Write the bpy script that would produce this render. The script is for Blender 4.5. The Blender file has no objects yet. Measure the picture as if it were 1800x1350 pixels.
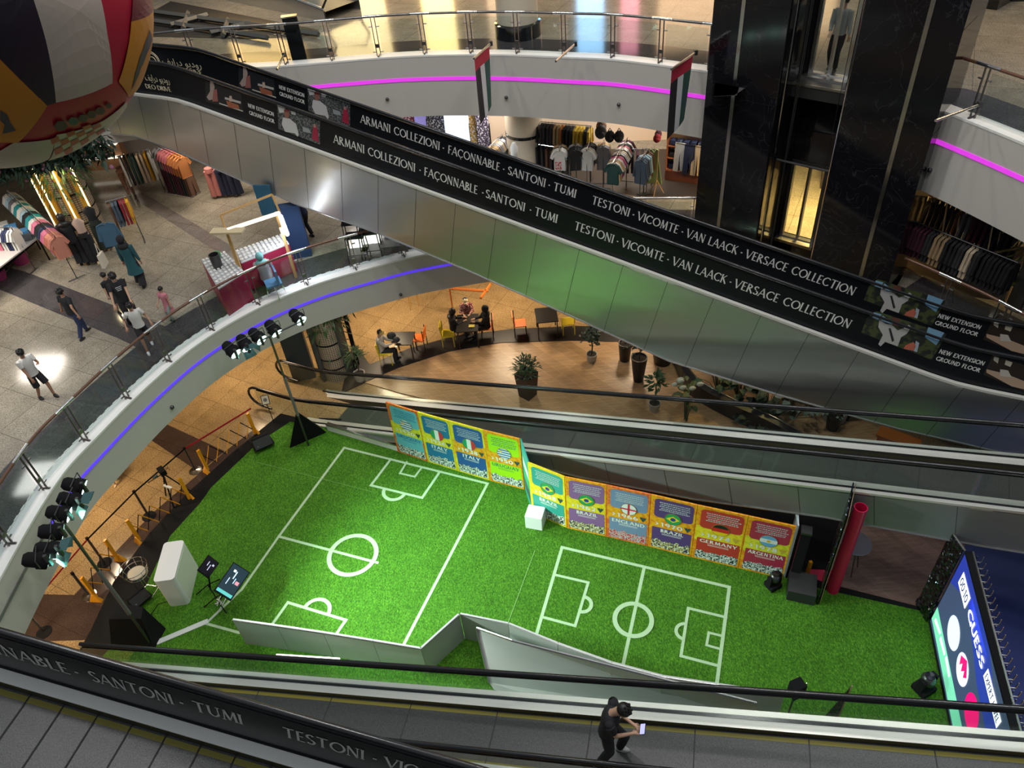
import bpy, bmesh, math, random
from mathutils import Vector, Matrix
from math import sin, cos, tan, pi, radians
random.seed(7)
SC = bpy.context.scene
COL = SC.collection
# ------------------------------------------------------------------ camera
FPX = 1352.0
CAMZ = 16.4
def _axes():
    n = Vector((1055-900, 2213-675, FPX)).normalized()
    y = Vector((0, 0, 1)); y = (y - n*y.dot(n)).normalized()
    z = -n
    x = y.cross(z)
    return x, y, z
AX, AY, AZ = _axes()
def c2w(v): return Vector((AX.dot(v), AY.dot(v), AZ.dot(v)))
cam = bpy.data.cameras.new('camera'); camo = bpy.data.objects.new('camera', cam); COL.objects.link(camo)
cam.sensor_width = 36; cam.lens = 36*FPX/1800; cam.clip_start = 0.05; cam.clip_end = 300
R = Matrix((c2w(Vector((1, 0, 0))), c2w(Vector((0, -1, 0))), c2w(Vector((0, 0, -1))))).transposed()
camo.matrix_world = Matrix.Translation((0, 0, CAMZ)) @ R.to_4x4()
SC.camera = camo
SC.view_settings.view_transform = 'Standard'; SC.view_settings.look = 'None'
SC.view_settings.gamma = 1; SC.view_settings.use_curve_mapping = False
SC.view_settings.exposure = 0.12
# world: dim indoor ambience
W = bpy.data.worlds.new('world'); SC.world = W; W.use_nodes = True
_n = W.node_tree.nodes; _tc = _n.new('ShaderNodeTexCoord'); _sx = _n.new('ShaderNodeSeparateXYZ'); _rp = _n.new('ShaderNodeValToRGB')
W.node_tree.links.new(_tc.outputs['Generated'], _sx.inputs[0]); W.node_tree.links.new(_sx.outputs['Z'], _rp.inputs[0]); W.node_tree.links.new(_rp.outputs[0], _n['Background'].inputs[0])
_rp.color_ramp.elements[0].position = 0.05; _rp.color_ramp.elements[0].color = (.05, .055, .065, 1)
_rp.color_ramp.elements[1].position = 0.85; _rp.color_ramp.elements[1].color = (.62, .68, .75, 1)
W.node_tree.nodes['Background'].inputs[1].default_value = 0.55
def area(loc, sx, sy, power, col=(1, 1, 1), rot=(0, 0, 0), name='ceiling_lamp'):
    l = bpy.data.lights.new(name, 'AREA'); l.shape = 'RECTANGLE'; l.size = sx; l.size_y = sy
    l.energy = power; l.color = col
    o = bpy.data.objects.new(name, l); o.location = loc; o.rotation_euler = rot; COL.objects.link(o)
    return o
def spot(loc, tgt, power, col=(1, 1, 1), ang=50, blend=0.6, rad=0.08, name='spot_lamp'):
    l = bpy.data.lights.new(name, 'SPOT'); l.energy = power; l.color = col
    l.spot_size = radians(ang); l.spot_blend = blend; l.shadow_soft_size = rad
    o = bpy.data.objects.new(name, l); o.location = loc
    o.rotation_euler = (Vector(tgt)-Vector(loc)).to_track_quat('-Z', 'Y').to_euler(); COL.objects.link(o)
    return o
WARM = (1.0, 0.78, 0.52)
# lamps high in the atrium
for x, y in ((-7, 8), (0, 8), (7, 8), (-7, 16), (0, 16), (7, 16)):
    area((x, y, 24), 1.0, 1.0, 470, (0.98, 0.97, 0.94))
# shop lamps under the upper slab (lit first floor)
for x, y, p, c in ((-13, 15, 60, (1, .95, .88)), (-15, 20, 110, (1, .9, .78)), (-9.5, 24.6, 90, (1, .86, .7)), (-5, 26, 100, (1, .93, .85)),
                (0.5, 24.9, 150, (1, .93, .84)), (4.5, 24.2, 140, (1, .93, .84)), (14, 17.5, 6, (1, .85, .7))):
    area((x, y, 7.2), 1.2, 1.2, p, c)
# lamps over the second floor walkway
for x, y, p in ((-8, 30, 150), (-1, 29.5, 150), (6, 27, 140), (15, 18, 130), (12, 24, 80)):
    area((x, y, 13.2), 1.4, 1.4, p, (1, .74, .44))
# warm lamps under the first floor slab
for x, y, p in ((-12.5, 10, 120), (-12.5, 15, 140), (-9, 20.5, 130), (-4.5, 22.6, 150), (0, 23.0, 150), (4.5, 21.6, 110), (9, 18.3, 40)):
    area((x, y, 3.0), 0.9, 0.9, p, WARM)
spot((4.5, -2.5, 19.5), (-3.7, 6.3, 18.4), 420, (1, .95, .88), ang=34, blend=.5, rad=.3, name='ball_fill_spot')  # unseen spot added to brighten the hanging ball
area((-5.0, 18.2, 3.0), .4, .4, 22, (1, .95, .85))  # added lamp, lifts the shaded mesh column beside the cafe
area((-13.0, 22.4, 7.1), .4, .4, 24, (1, .82, .45))  # added warm lamp, brightens the gold column below the ball
# ------------------------------------------------------------------ helpers
def at(px, py, z):
    r = c2w(Vector((px-900, py-675, FPX))); return Vector((0, 0, CAMZ)) + r*((z-CAMZ)/r.z)
def pray(px, py): return c2w(Vector((px-900, py-675, FPX)))
def onv(px, py, p0, n):
    r = pray(px, py); n = Vector(n); t = (Vector(p0)-Vector((0, 0, CAMZ))).dot(n)/r.dot(n)
    return Vector((0, 0, CAMZ)) + r*t
def zat(px, py, base):
    """height of the point on the vertical through base seen at the pixel"""
    r = pray(px, py); t = (base[0]*r.x+base[1]*r.y)/(r.x*r.x+r.y*r.y); return CAMZ + r.z*t
_m = {}
def new_mat(name):
    m = bpy.data.materials.new(name); m.use_nodes = True
    return m, m.node_tree, m.node_tree.nodes['Principled BSDF']
def mat(name, col, rough=0.55, metal=0.0, emit=None, es=1.0, noise=0.0, nscale=8.0, bump=0.0, coat=0.0, spec=0.5):
    if name in _m: return _m[name]
    m, nt, b = new_mat(name)
    b.inputs['Base Color'].default_value = (*col, 1); b.inputs['Roughness'].default_value = rough
    b.inputs['Metallic'].default_value = metal; b.inputs['Coat Weight'].default_value = coat
    b.inputs['Specular IOR Level'].default_value = spec
    if emit: b.inputs['Emission Color'].default_value = (*emit, 1); b.inputs['Emission Strength'].default_value = es
    if noise or bump:
        tc = nt.nodes.new('ShaderNodeTexCoord'); n = nt.nodes.new('ShaderNodeTexNoise'); n.inputs['Scale'].default_value = nscale
        n.inputs['Detail'].default_value = 4
        nt.links.new(tc.outputs['Object'], n.inputs['Vector'])
        if noise:
            mx = nt.nodes.new('ShaderNodeMix'); mx.data_type = 'RGBA'
            mx.inputs['A'].default_value = (*[max(0, c*(1-noise)) for c in col], 1)
            mx.inputs['B'].default_value = (*[min(1, c*(1+noise)) for c in col], 1)
            nt.links.new(n.outputs['Fac'], mx.inputs['Factor']); nt.links.new(mx.outputs['Result'], b.inputs['Base Color'])
        if bump:
            bp = nt.nodes.new('ShaderNodeBump'); bp.inputs['Strength'].default_value = bump; bp.inputs['Distance'].default_value = 0.02
            nt.links.new(n.outputs['Fac'], bp.inputs['Height']); nt.links.new(bp.outputs['Normal'], b.inputs['Normal'])
    _m[name] = m; return m
def glass(name, tint=(0.75, 0.82, 0.82), refl=0.10, dens=0.12):
    if name in _m: return _m[name]
    m, nt, b = new_mat(name)
    out = nt.nodes['Material Output']
    tr = nt.nodes.new('ShaderNodeBsdfTransparent'); tr.inputs[0].default_value = (*tint, 1)
    b.inputs['Base Color'].default_value = (0.8, 0.86, 0.88, 1); b.inputs['Metallic'].default_value = 1; b.inputs['Roughness'].default_value = 0.04
    mx = nt.nodes.new('ShaderNodeMixShader'); mx.inputs[0].default_value = dens
    fr = nt.nodes.new('ShaderNodeLayerWeight'); fr.inputs[0].default_value = 0.5
    pw = nt.nodes.new('ShaderNodeMath'); pw.operation = 'POWER'; pw.inputs[1].default_value = 4
    ad = nt.nodes.new('ShaderNodeMath'); ad.operation = 'MULTIPLY_ADD'; ad.inputs[1].default_value = .5; ad.inputs[2].default_value = dens; ad.use_clamp = True
    nt.links.new(fr.outputs['Facing'], pw.inputs[0]); nt.links.new(pw.outputs[0], ad.inputs[0]); nt.links.new(ad.outputs[0], mx.inputs[0])
    nt.links.new(tr.outputs[0], mx.inputs[1]); nt.links.new(b.outputs[0], mx.inputs[2]); nt.links.new(mx.outputs[0], out.inputs[0])
    _m[name] = m; return m
class MB:
    def __init__(s): s.v = []; s.f = []; s.mi = []; s.cur = 0
    def m(s, i): s.cur = i; return s
    def add(s, vs, fs):
        o = len(s.v); s.v += [tuple(v) for v in vs]
        for f in fs: s.f.append(tuple(i+o for i in f)); s.mi.append(s.cur)
        return s
    def quad(s, a, b, c, d): return s.add([a, b, c, d], [(0, 1, 2, 3)])
    def poly(s, pts): return s.add(pts, [tuple(range(len(pts)))])
    def box(s, c, d, rz=0, M=None, taper=1.0):
        x, y, z = d[0]/2, d[1]/2, d[2]/2; vs = []
        for sz in (-1, 1):
            k = taper if sz > 0 else 1
            for sx, sy in ((-1, -1), (1, -1), (1, 1), (-1, 1)): vs.append(Vector((sx*x*k, sy*y*k, sz*z)))
        Q = Matrix.Translation(c) @ (M.to_4x4() if M else Matrix.Rotation(rz, 4, 'Z'))
        return s.add([Q @ v for v in vs], [(3, 2, 1, 0), (4, 5, 6, 7), (0, 1, 5, 4), (1, 2, 6, 5), (2, 3, 7, 6), (3, 0, 4, 7)])
    def prism(s, pts, z0, z1):
        n = len(pts); a = [(p[0], p[1], z0) for p in pts]; b = [(p[0], p[1], z1) for p in pts]
        ar = sum(pts[i][0]*pts[(i+1) % n][1]-pts[(i+1) % n][0]*pts[i][1] for i in range(n))
        fs = [tuple(range(n-1, -1, -1)), tuple(range(n, 2*n))]+[(i, (i+1) % n, (i+1) % n+n, i+n) for i in range(n)]
        if ar < 0: fs = [tuple(reversed(f)) for f in fs]
        return s.add(a+b, fs)
    def tube(s, path, r, n=8, cap=True, closed=False):
        P = [Vector(p) for p in path]; rs = r if isinstance(r, (list, tuple)) else [r]*len(P)
        rings = []; L = len(P); up = None
        for i, p in enumerate(P):
            a = P[i-1] if (i > 0 or closed) else p; b = P[(i+1) % L] if (i < L-1 or closed) else p
            d = (b-a).normalized() if (b-a).length > 1e-9 else Vector((0, 0, 1))
            if up is None:
                up = Vector((0, 0, 1)) if abs(d.z) < 0.9 else Vector((1, 0, 0))
            x = d.cross(up)
            if x.length < 1e-6: x = d.cross(Vector((1, 0.3, 0)))
            x.normalize(); y = x.cross(d).normalized(); up = y
            rings.append([p + (x*cos(2*pi*k/n)+y*sin(2*pi*k/n))*rs[i] for k in range(n)])
        vs = [v for g in rings for v in g]; fs = []
        for i in range(L if closed else L-1):
            j = (i+1) % L
            for k in range(n): fs.append((i*n+k, i*n+(k+1) % n, j*n+(k+1) % n, j*n+k))
        if cap and not closed: fs += [tuple(range(n-1, -1, -1)), tuple((L-1)*n+k for k in range(n))]
        return s.add(vs, fs)
    def lathe(s, prof, c=(0, 0, 0), n=16, M=None):
        vs = []; L = len(prof); c = Vector(c)
        for r, z in prof:
            for k in range(n):
                v = Vector((max(r, 1e-4)*cos(2*pi*k/n), max(r, 1e-4)*sin(2*pi*k/n), z)); vs.append(c+(M @ v if M else v))
        fs = [(i*n+k, i*n+(k+1) % n, (i+1)*n+(k+1) % n, (i+1)*n+k) for i in range(L-1) for k in range(n)]
        fs += [tuple(range(n-1, -1, -1)), tuple((L-1)*n+k for k in range(n))]
        return s.add(vs, fs)
    def ball(s, c, r, n=10, m=7, sc=(1, 1, 1), M=None):
        pr = [(sin(pi*i/m), -cos(pi*i/m)) for i in range(m+1)]; vs = []; c = Vector(c)
        for a, z in pr:
            for k in range(n):
                v = Vector((max(a, 1e-3)*cos(2*pi*k/n)*sc[0]*r, max(a, 1e-3)*sin(2*pi*k/n)*sc[1]*r, z*sc[2]*r)); vs.append(c+(M @ v if M else v))
        fs = [(i*n+k, i*n+(k+1) % n, (i+1)*n+(k+1) % n, (i+1)*n+k) for i in range(m) for k in range(n)]
        return s.add(vs, fs)
def winv(p):
    M = Matrix.Identity(4)
    while p is not None: M = p.matrix_basis @ M; p = p.parent
    return M.inverted()
def obj(name, mb, mats, parent=None, smooth=False, world=True, bev=0, loc=None, rz=0):
    me = bpy.data.meshes.new(name); vs = mb.v
    if parent is not None and world:
        I = winv(parent); vs = [I @ Vector(v) for v in vs]
    elif parent is None and loc is None and vs:
        # put the origin at the base of a free-standing mesh
        xs = [v[0] for v in vs]; ys = [v[1] for v in vs]; zs = [v[2] for v in vs]
        loc = Vector(((min(xs)+max(xs))/2, (min(ys)+max(ys))/2, min(zs))); vs = [Vector(v)-loc for v in vs]
    me.from_pydata([tuple(v) for v in vs], [], mb.f)
    if not isinstance(mats, (list, tuple)): mats = [mats]
    for m in mats: me.materials.append(m)
    if len(mats) > 1: me.polygons.foreach_set('material_index', mb.mi)
    if smooth: me.polygons.foreach_set('use_smooth', [True]*len(me.polygons))
    me.update()
    o = bpy.data.objects.new(name, me); COL.objects.link(o)
    if smooth:
        try: me.set_sharp_from_angle(angle=radians(50))
        except Exception: pass
    if parent is not None: o.parent = parent
    elif loc is not None: o.location = loc; o.rotation_euler = (0, 0, rz)
    if bev:
        b = o.modifiers.new('bevel', 'BEVEL'); b.width = bev; b.segments = 2; b.limit_method = 'ANGLE'
    return o
def tag(o, label, cat, group=None):
    o['label'] = label; o['category'] = cat
    if group: o['group'] = group
    return o
def thing(name, label, cat, loc=(0, 0, 0), rz=0, group=None):
    o = bpy.data.objects.new(name, None); COL.objects.link(o); o.empty_display_size = 0.2
    o.location = loc; o.rotation_euler = (0, 0, rz); return tag(o, label, cat, group)
def struct(name, mb, mats, smooth=False):
    o = obj(name, mb, mats, smooth=smooth); o['kind'] = 'structure'; return o
def dup(root, loc, rz, label, group=None, scale=None):
    r = root.copy(); COL.objects.link(r); r.location = loc; r.rotation_euler = (0, 0, rz); r['label'] = label
    if scale: r.scale = scale
    if group: r['group'] = group
    for ch in list(root.children):
        c = ch.copy(); COL.objects.link(c); c.parent = r
        for g in list(ch.children):
            d = g.copy(); COL.objects.link(d); d.parent = c
    return r
def smooth_curve(pts, k=6):
    P = [Vector((p[0], p[1], 0)) for p in pts]; P = [P[0]*2-P[1]]+P+[P[-1]*2-P[-2]]; out = []
    for i in range(1, len(P)-2):
        for j in range(k):
            t = j/k; a, b, c, d = P[i-1], P[i], P[i+1], P[i+2]
            out.append(0.5*((2*b)+(c-a)*t+(2*a-5*b+4*c-d)*t*t+(3*b-a-3*c+d)*t**3))
    out.append(P[-2]); return out
def resample(pts, step, off=0.0):
    out = []; acc = -off
    for a, b in zip(pts, pts[1:]):
        L = (b-a).length; d = (b-a)/L
        while acc <= L:
            if acc >= 0: out.append((a+d*acc, d))
            acc += step
        acc -= L
    return out
def offset(pts, d):
    out = []
    for i, p in enumerate(pts):
        a = pts[max(0, i-1)]; b = pts[min(len(pts)-1, i+1)]; t = (b-a).normalized()
        out.append(p+Vector((-t.y, t.x, 0))*d)
    return out
# ------------------------------------------------------------------ materials
def steel(name, col=(0.62, 0.62, 0.62), rough=0.32, sx=1.0, metal=1.0):
    if name in _m: return _m[name]
    m, nt, b = new_mat(name); b.inputs['Metallic'].default_value = metal; b.inputs['Base Color'].default_value = (*col, 1)
    tc = nt.nodes.new('ShaderNodeTexCoord'); mp = nt.nodes.new('ShaderNodeMapping'); mp.inputs['Scale'].default_value = (0.35, 0.35, 1.2)
    n = nt.nodes.new('ShaderNodeTexNoise'); n.inputs['Scale'].default_value = 1.4; n.inputs['Detail'].default_value = 1
    nt.links.new(tc.outputs['Object'], mp.inputs[0]); nt.links.new(mp.outputs[0], n.inputs['Vector'])
    bp = nt.nodes.new('ShaderNodeBump'); bp.inputs['Strength'].default_value = 0.5; bp.inputs['Distance'].default_value = 0.05
    nt.links.new(n.outputs['Fac'], bp.inputs['Height']); nt.links.new(bp.outputs[0], b.inputs['Normal'])
    b.inputs['Roughness'].default_value = rough; b.inputs['Anisotropic'].default_value = 0.3
    _m[name] = m; return m
def granite(name, c1, c2, c3, rough=0.12, tile=1.2, rot=0.5, joint=0.35, sc=42, warp=None):
    if name in _m: return _m[name]
    m, nt, b = new_mat(name); N = nt.nodes; Lk = nt.links
    tc = N.new('ShaderNodeTexCoord'); mp = N.new('ShaderNodeMapping'); mp.inputs['Rotation'].default_value = (0, 0, rot)
    Lk.new(tc.outputs['Object'], mp.inputs[0])
    n1 = N.new('ShaderNodeTexNoise'); n1.inputs['Scale'].default_value = sc; n1.inputs['Detail'].default_value = 5; n1.inputs['Roughness'].default_value = .75
    n2 = N.new('ShaderNodeTexNoise'); n2.inputs['Scale'].default_value = 2.2; n2.inputs['Detail'].default_value = 3
    for n in (n1, n2): Lk.new(mp.outputs[0], n.inputs['Vector'])
    r = N.new('ShaderNodeValToRGB'); e = r.color_ramp.elements
    e[0].position = .36; e[0].color = (*c1, 1); e[1].position = .64; e[1].color = (*c3, 1)
    k = r.color_ramp.elements.new(.5); k.color = (*c2, 1)
    Lk.new(n1.outputs['Fac'], r.inputs[0])
    mx = N.new('ShaderNodeMix'); mx.data_type = 'RGBA'; mx.blend_type = 'MULTIPLY'; mx.inputs['Factor'].default_value = .55
    r2 = N.new('ShaderNodeValToRGB'); r2.color_ramp.elements[0].position = .3; r2.color_ramp.elements[0].color = (.6, .58, .55, 1); r2.color_ramp.elements[1].position = .7
    Lk.new(n2.outputs['Fac'], r2.inputs[0]); Lk.new(r.outputs[0], mx.inputs['A']); Lk.new(r2.outputs[0], mx.inputs['B'])
    br = N.new('ShaderNodeTexBrick'); br.offset = 0; br.inputs['Scale'].default_value = 1/tile; br.inputs['Mortar Size'].default_value = .006
    br.inputs['Brick Width'].default_value = 1; br.inputs['Row Height'].default_value = 1
    br.inputs['Color1'].default_value = (1, 1, 1, 1); br.inputs['Color2'].default_value = (.86, .86, .86, 1); br.inputs['Mortar'].default_value = (joint, joint, joint, 1)
    Lk.new(mp.outputs[0], br.inputs['Vector'])
    m2 = N.new('ShaderNodeMix'); m2.data_type = 'RGBA'; m2.blend_type = 'MULTIPLY'; m2.inputs['Factor'].default_value = 1
    Lk.new(mx.outputs['Result'], m2.inputs['A']); Lk.new(br.outputs['Color'], m2.inputs['B']); Lk.new(m2.outputs['Result'], b.inputs['Base Color'])
    b.inputs['Roughness'].default_value = rough
    _m[name] = m; return m
def planks(name, c1, c2, rot, w=0.2, l=1.6, rough=.35):
    if name in _m: return _m[name]
    m, nt, b = new_mat(name); N = nt.nodes; Lk = nt.links
    tc = N.new('ShaderNodeTexCoord'); mp = N.new('ShaderNodeMapping'); mp.inputs['Rotation'].default_value = (0, 0, rot)
    Lk.new(tc.outputs['Object'], mp.inputs[0])
    br = N.new('ShaderNodeTexBrick'); br.inputs['Scale'].default_value = 1; br.inputs['Brick Width'].default_value = l; br.inputs['Row Height'].default_value = w
    br.inputs['Mortar Size'].default_value = .004; br.inputs['Color1'].default_value = (*c1, 1); br.inputs['Color2'].default_value = (*c2, 1)
    br.inputs['Mortar'].default_value = (*[c*1.35 for c in c2], 1); br.inputs['Bias'].default_value = -.1
    Lk.new(mp.outputs[0], br.inputs['Vector'])
    mp2 = N.new('ShaderNodeMapping'); mp2.inputs['Rotation'].default_value = (0, 0, rot); mp2.inputs['Scale'].default_value = (.8, 9, 1)
    Lk.new(tc.outputs['Object'], mp2.inputs[0])
    n = N.new('ShaderNodeTexNoise'); n.inputs['Scale'].default_value = 2; n.inputs['Detail'].default_value = 5; Lk.new(mp2.outputs[0], n.inputs['Vector'])
    mx = N.new('ShaderNodeMix'); mx.data_type = 'RGBA'; mx.blend_type = 'OVERLAY'; mx.inputs['Factor'].default_value = .55
    Lk.new(br.outputs['Color'], mx.inputs['A']); Lk.new(n.outputs['Fac'], mx.inputs['B']); Lk.new(mx.outputs['Result'], b.inputs['Base Color'])
    b.inputs['Roughness'].default_value = rough
    _m[name] = m; return m
def grass(name):
    m, nt, b = new_mat(name); N = nt.nodes; Lk = nt.links
    tc = N.new('ShaderNodeTexCoord')
    n1 = N.new('ShaderNodeTexNoise'); n1.inputs['Scale'].default_value = 26; n1.inputs['Detail'].default_value = 6; n1.inputs['Roughness'].default_value = .8
    mp = N.new('ShaderNodeMapping'); mp.inputs['Rotation'].default_value = (0, 0, .4); mp.inputs['Scale'].default_value = (1.6, .8, 1)
    n2 = N.new('ShaderNodeTexNoise'); n2.inputs['Scale'].default_value = 1.1; n2.inputs['Detail'].default_value = 4
    Lk.new(tc.outputs['Object'], mp.inputs[0]); Lk.new(mp.outputs[0], n1.inputs['Vector']); Lk.new(tc.outputs['Object'], n2.inputs['Vector'])
    r = N.new('ShaderNodeValToRGB'); e = r.color_ramp.elements
    e[0].position = .38; e[0].color = (.018, .075, .003, 1); e[1].position = .66; e[1].color = (.19, .44, .04, 1)
    k = r.color_ramp.elements.new(.52); k.color = (.062, .20, .010, 1)
    Lk.new(n1.outputs['Fac'], r.inputs[0])
    r2 = N.new('ShaderNodeValToRGB'); r2.color_ramp.elements[0].position = .3; r2.color_ramp.elements[0].color = (.78, .82, .7, 1); r2.color_ramp.elements[1].position = .7; r2.color_ramp.elements[1].color = (1, 1, 1, 1)
    Lk.new(n2.outputs['Fac'], r2.inputs[0])
    mx = N.new('ShaderNodeMix'); mx.data_type = 'RGBA'; mx.blend_type = 'MULTIPLY'; mx.inputs['Factor'].default_value = 1
    Lk.new(r.outputs[0], mx.inputs['A']); Lk.new(r2.outputs[0], mx.inputs['B']); Lk.new(mx.outputs['Result'], b.inputs['Base Color'])
    bp = N.new('ShaderNodeBump'); bp.inputs['Strength'].default_value = .6; bp.inputs['Distance'].default_value = .03
    Lk.new(n1.outputs['Fac'], bp.inputs['Height']); Lk.new(bp.outputs[0], b.inputs['Normal'])
    b.inputs['Roughness'].default_value = .8; b.inputs['Specular IOR Level'].default_value = .2
    _m[name] = m; return m
WHITE = mat('white_paint', (.78, .77, .74), .5); CREAM = mat('cream_kerb', (.85, .84, .80), .4)
FASC = mat('grey_fascia', (.56, .535, .49), .6); BLACK = mat('black_matt', (.009, .009, .010), .85, spec=.15)
GLOSSB = mat('black_gloss', (.008, .008, .010), .08, coat=.3); RUBBER = mat('black_rubber', (.012, .012, .013), .22)
PANELB = mat('black_ad_panel', (.008, .009, .012), .3, spec=.25)
CHROME = mat('chrome', (.75, .75, .75), .15, 1.0); SATIN = steel('satin_steel', (.70, .69, .66), .25); CLAD = steel('brushed_cladding', (.58, .585, .57), .30, metal=.9)
DARKST = mat('dark_steel', (.10, .10, .10), .35, .8); SKIRT = mat('dark_skirt', (.07, .066, .06), .3, .6)
YEL = mat('yellow_paint', (.26, .22, .03), .5); POSTM = mat('post_steel', (.20, .19, .18), .3, .8); YELB = mat('yellow_bright', (.85, .60, .02), .5); OR = mat('orange_paint', (.9, .18, .02), .5)
LETW = mat('white_lettering', (.86, .84, .80), .5); LETC = mat('cream_lettering', (.80, .70, .48), .5)
GL = glass('balustrade_glass', (.88, .92, .92), dens=.02); GLD = glass('travelator_glass', (.86, .90, .88), dens=.02)
WOODR = mat('dark_wood_rail', (.13, .06, .035), .3); GRAN = granite('beige_granite', (.14, .118, .088), (.33, .29, .225), (.50, .455, .365), rough=.14)
GRANO = granite('orange_granite', (.16, .095, .04), (.37, .245, .115), (.54, .39, .20), sc=30, rot=.55, rough=.2)
DECK = steel('deck_steel', (.74, .72, .66), .38, metal=.55); EDGE = mat('deck_edge_pale', (.80, .77, .70), .35, .2)
GRAND = granite('dark_granite', (.035, .032, .035), (.075, .068, .07), (.12, .11, .11), rough=.1, joint=.6)
GRAND2 = granite('brown_granite', (.035, .022, .018), (.075, .048, .038), (.11, .075, .06), rough=.12, joint=.6)
OAK = planks('oak_planks', (.36, .215, .10), (.47, .29, .145), radians(54), w=.34, l=2.4)
WALN = planks('walnut_planks', (.17, .105, .08), (.22, .14, .11), radians(62), w=.2, l=1.5)
TURF = grass('artificial_turf'); LINE = mat('white_turf_line', (.40, .56, .33), .85, noise=.3, nscale=60)
# ------------------------------------------------------------------ structure
Z1, Z2 = 4.4, 9.0
E1a = smooth_curve([(-9.9, 3.5), (-10.25, 6.5), (-10.33, 9.45), (-10.16, 11.94), (-9.74, 13.29), (-9.04, 15.0), (-8.14, 16.58), (-6.87, 17.91), (-5.4, 18.84),
                   (-3.8, 19.45), (-2.31, 19.88), (0.2, 20.15), (2.8, 20.0), (4.45, 19.75), (5.9, 19.45)])
E1b = smooth_curve([(9.8, 15.55), (10.4, 14.6), (11.15, 13.2), (12.1, 10.6), (12.8, 7.5)])
TB = [Vector((6.85, 20.55, 0)), Vector((10.9, 16.9, 0))]
E1 = E1a+TB+E1b
E2L = smooth_curve([(-22, 19.5), (-17, 21.6), (-13.9, 22.9), (-10.65, 23.75), (-8.2, 23.9), (-5.72, 23.55), (-2.35, 23.34), (0.29, 22.74), (2.47, 21.85), (3.79, 21.23), (5.82, 19.77), (5.95, 19.62)])
E2R = smooth_curve([(9.85, 16.4), (10.01, 16.16), (10.78, 14.18), (11.4, 12.2), (12.0, 9)])
fl = MB().quad((-45, -8, 0), (45, -8, 0), (45, 60, 0), (-45, 60, 0)); struct('floor', fl, GRANO)
# dark bands in the ground floor paving
db = MB()
def band(pts, z=.004): db.poly([at(x, y, z) for x, y in pts])
db.poly([at(*p, .004) for p in ((245, 760), (285, 742), (395, 793), (350, 830))])
db.poly([at(*p, .004) for p in ((60, 1044), (130, 1046), (270, 900), (400, 790), (450, 752), (470, 790), (440, 900), (300, 1120), (0, 1130))])
struct('floor_dark_band', db, GRAND2)
# oak floor of the cafe terrace and the black step around it
wf = MB(); oak = [(640, 672), (700, 646), (790, 617), (880, 602), (1000, 598), (1075, 600), (1200, 600), (1330, 640), (1500, 700), (1600, 780), (1560, 850), (1300, 840), (1000, 760), (700, 690)]
op = [at(x, y, .02) for x, y in oak]; wf.prism([(p.x, p.y) for p in op], -.01, .03); struct('floor_oak', wf, OAK)
bs = [(620, 600), (650, 640), (720, 612), (800, 590), (900, 578), (1010, 573), (1130, 575), (1250, 590), (1330, 640), (1200, 600), (1075, 600), (1000, 598), (880, 602), (790, 617), (700, 646), (640, 672), (600, 690)]
bp_ = [at(x, y, .05) for x, y in bs]; m_ = MB(); m_.prism([(p.x, p.y) for p in bp_], 0.0, .05); struct('floor_black_step', m_, mat('black_step', (.018, .016, .016), .4))
wn = MB(); m2 = [at(x, y, .02) for x, y in ((1440, 905), (1700, 905), (1900, 1000), (1900, 1300), (1600, 1300), (1380, 1040))]
wn.prism([(p.x, p.y) for p in m2], -.01, .02); struct('floor_walnut', wn, WALN)
# first floor slab
def slab(edge, far, z, name, mt):
    pts = [(p.x, p.y) for p in edge]+far
    m = MB(); m.prism(pts, z-.9, z); return struct(name, m, mt)
def strip_wall(name, edge, z0, z1, mt):
    m = MB()
    for a, b in zip(edge, edge[1:]): m.quad((b.x, b.y, z0), (a.x, a.y, z0), (a.x, a.y, z1), (b.x, b.y, z1))
    return struct(name, m, mt, smooth=True)
def ribbon(name, edge, w0, w1, z0, z1, mt, kind=True, **k):
    a = offset(edge, w0); b = offset(edge, w1); m = MB()
    for i in range(len(edge)-1):
        p, q, r, s = a[i], a[i+1], b[i+1], b[i]
        for P in ((p, q, r, s),):
            m.add([(v.x, v.y, z0) for v in P]+[(v.x, v.y, z1) for v in P], [(3, 2, 1, 0), (4, 5, 6, 7), (0, 1, 5, 4), (1, 2, 6, 5), (2, 3, 7, 6), (3, 0, 4, 7)])
    if kind: return struct(name, m, mt)
    return obj(name, m, mt, **k)
slab(E1, [(40, 7.5), (40, 60), (-45, 60), (-45, 3.5)], Z1, 'floor_upper_1', GRAN)
slab(E2L+TB+E2R, [(40, 9), (40, 60), (-45, 60), (-45, 19.5)], Z2, 'floor_upper_2', GRAN)
KERB = CREAM
for nm, E, z, h, band_w in (('trim_1', E1a, Z1, 1.3, 1.15), ('trim_4', E1b, Z1, 1.3, 1.15), ('trim_2', E2L, Z2, 1.75, 1.1), ('trim_3', E2R, Z2, 1.85, 1.1)):
    strip_wall('wall_fascia_%s' % nm[-1], [Vector((p.x, p.y, 0)) for p in offset(E, -.012)], z-h, z, FASC)
    ribbon(nm+'_kerb', E, -.02, .38, z, z+.05, KERB)
    ribbon(nm+'_band', E, .38, .38+band_w, z, z+.006, GRAND)
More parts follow.
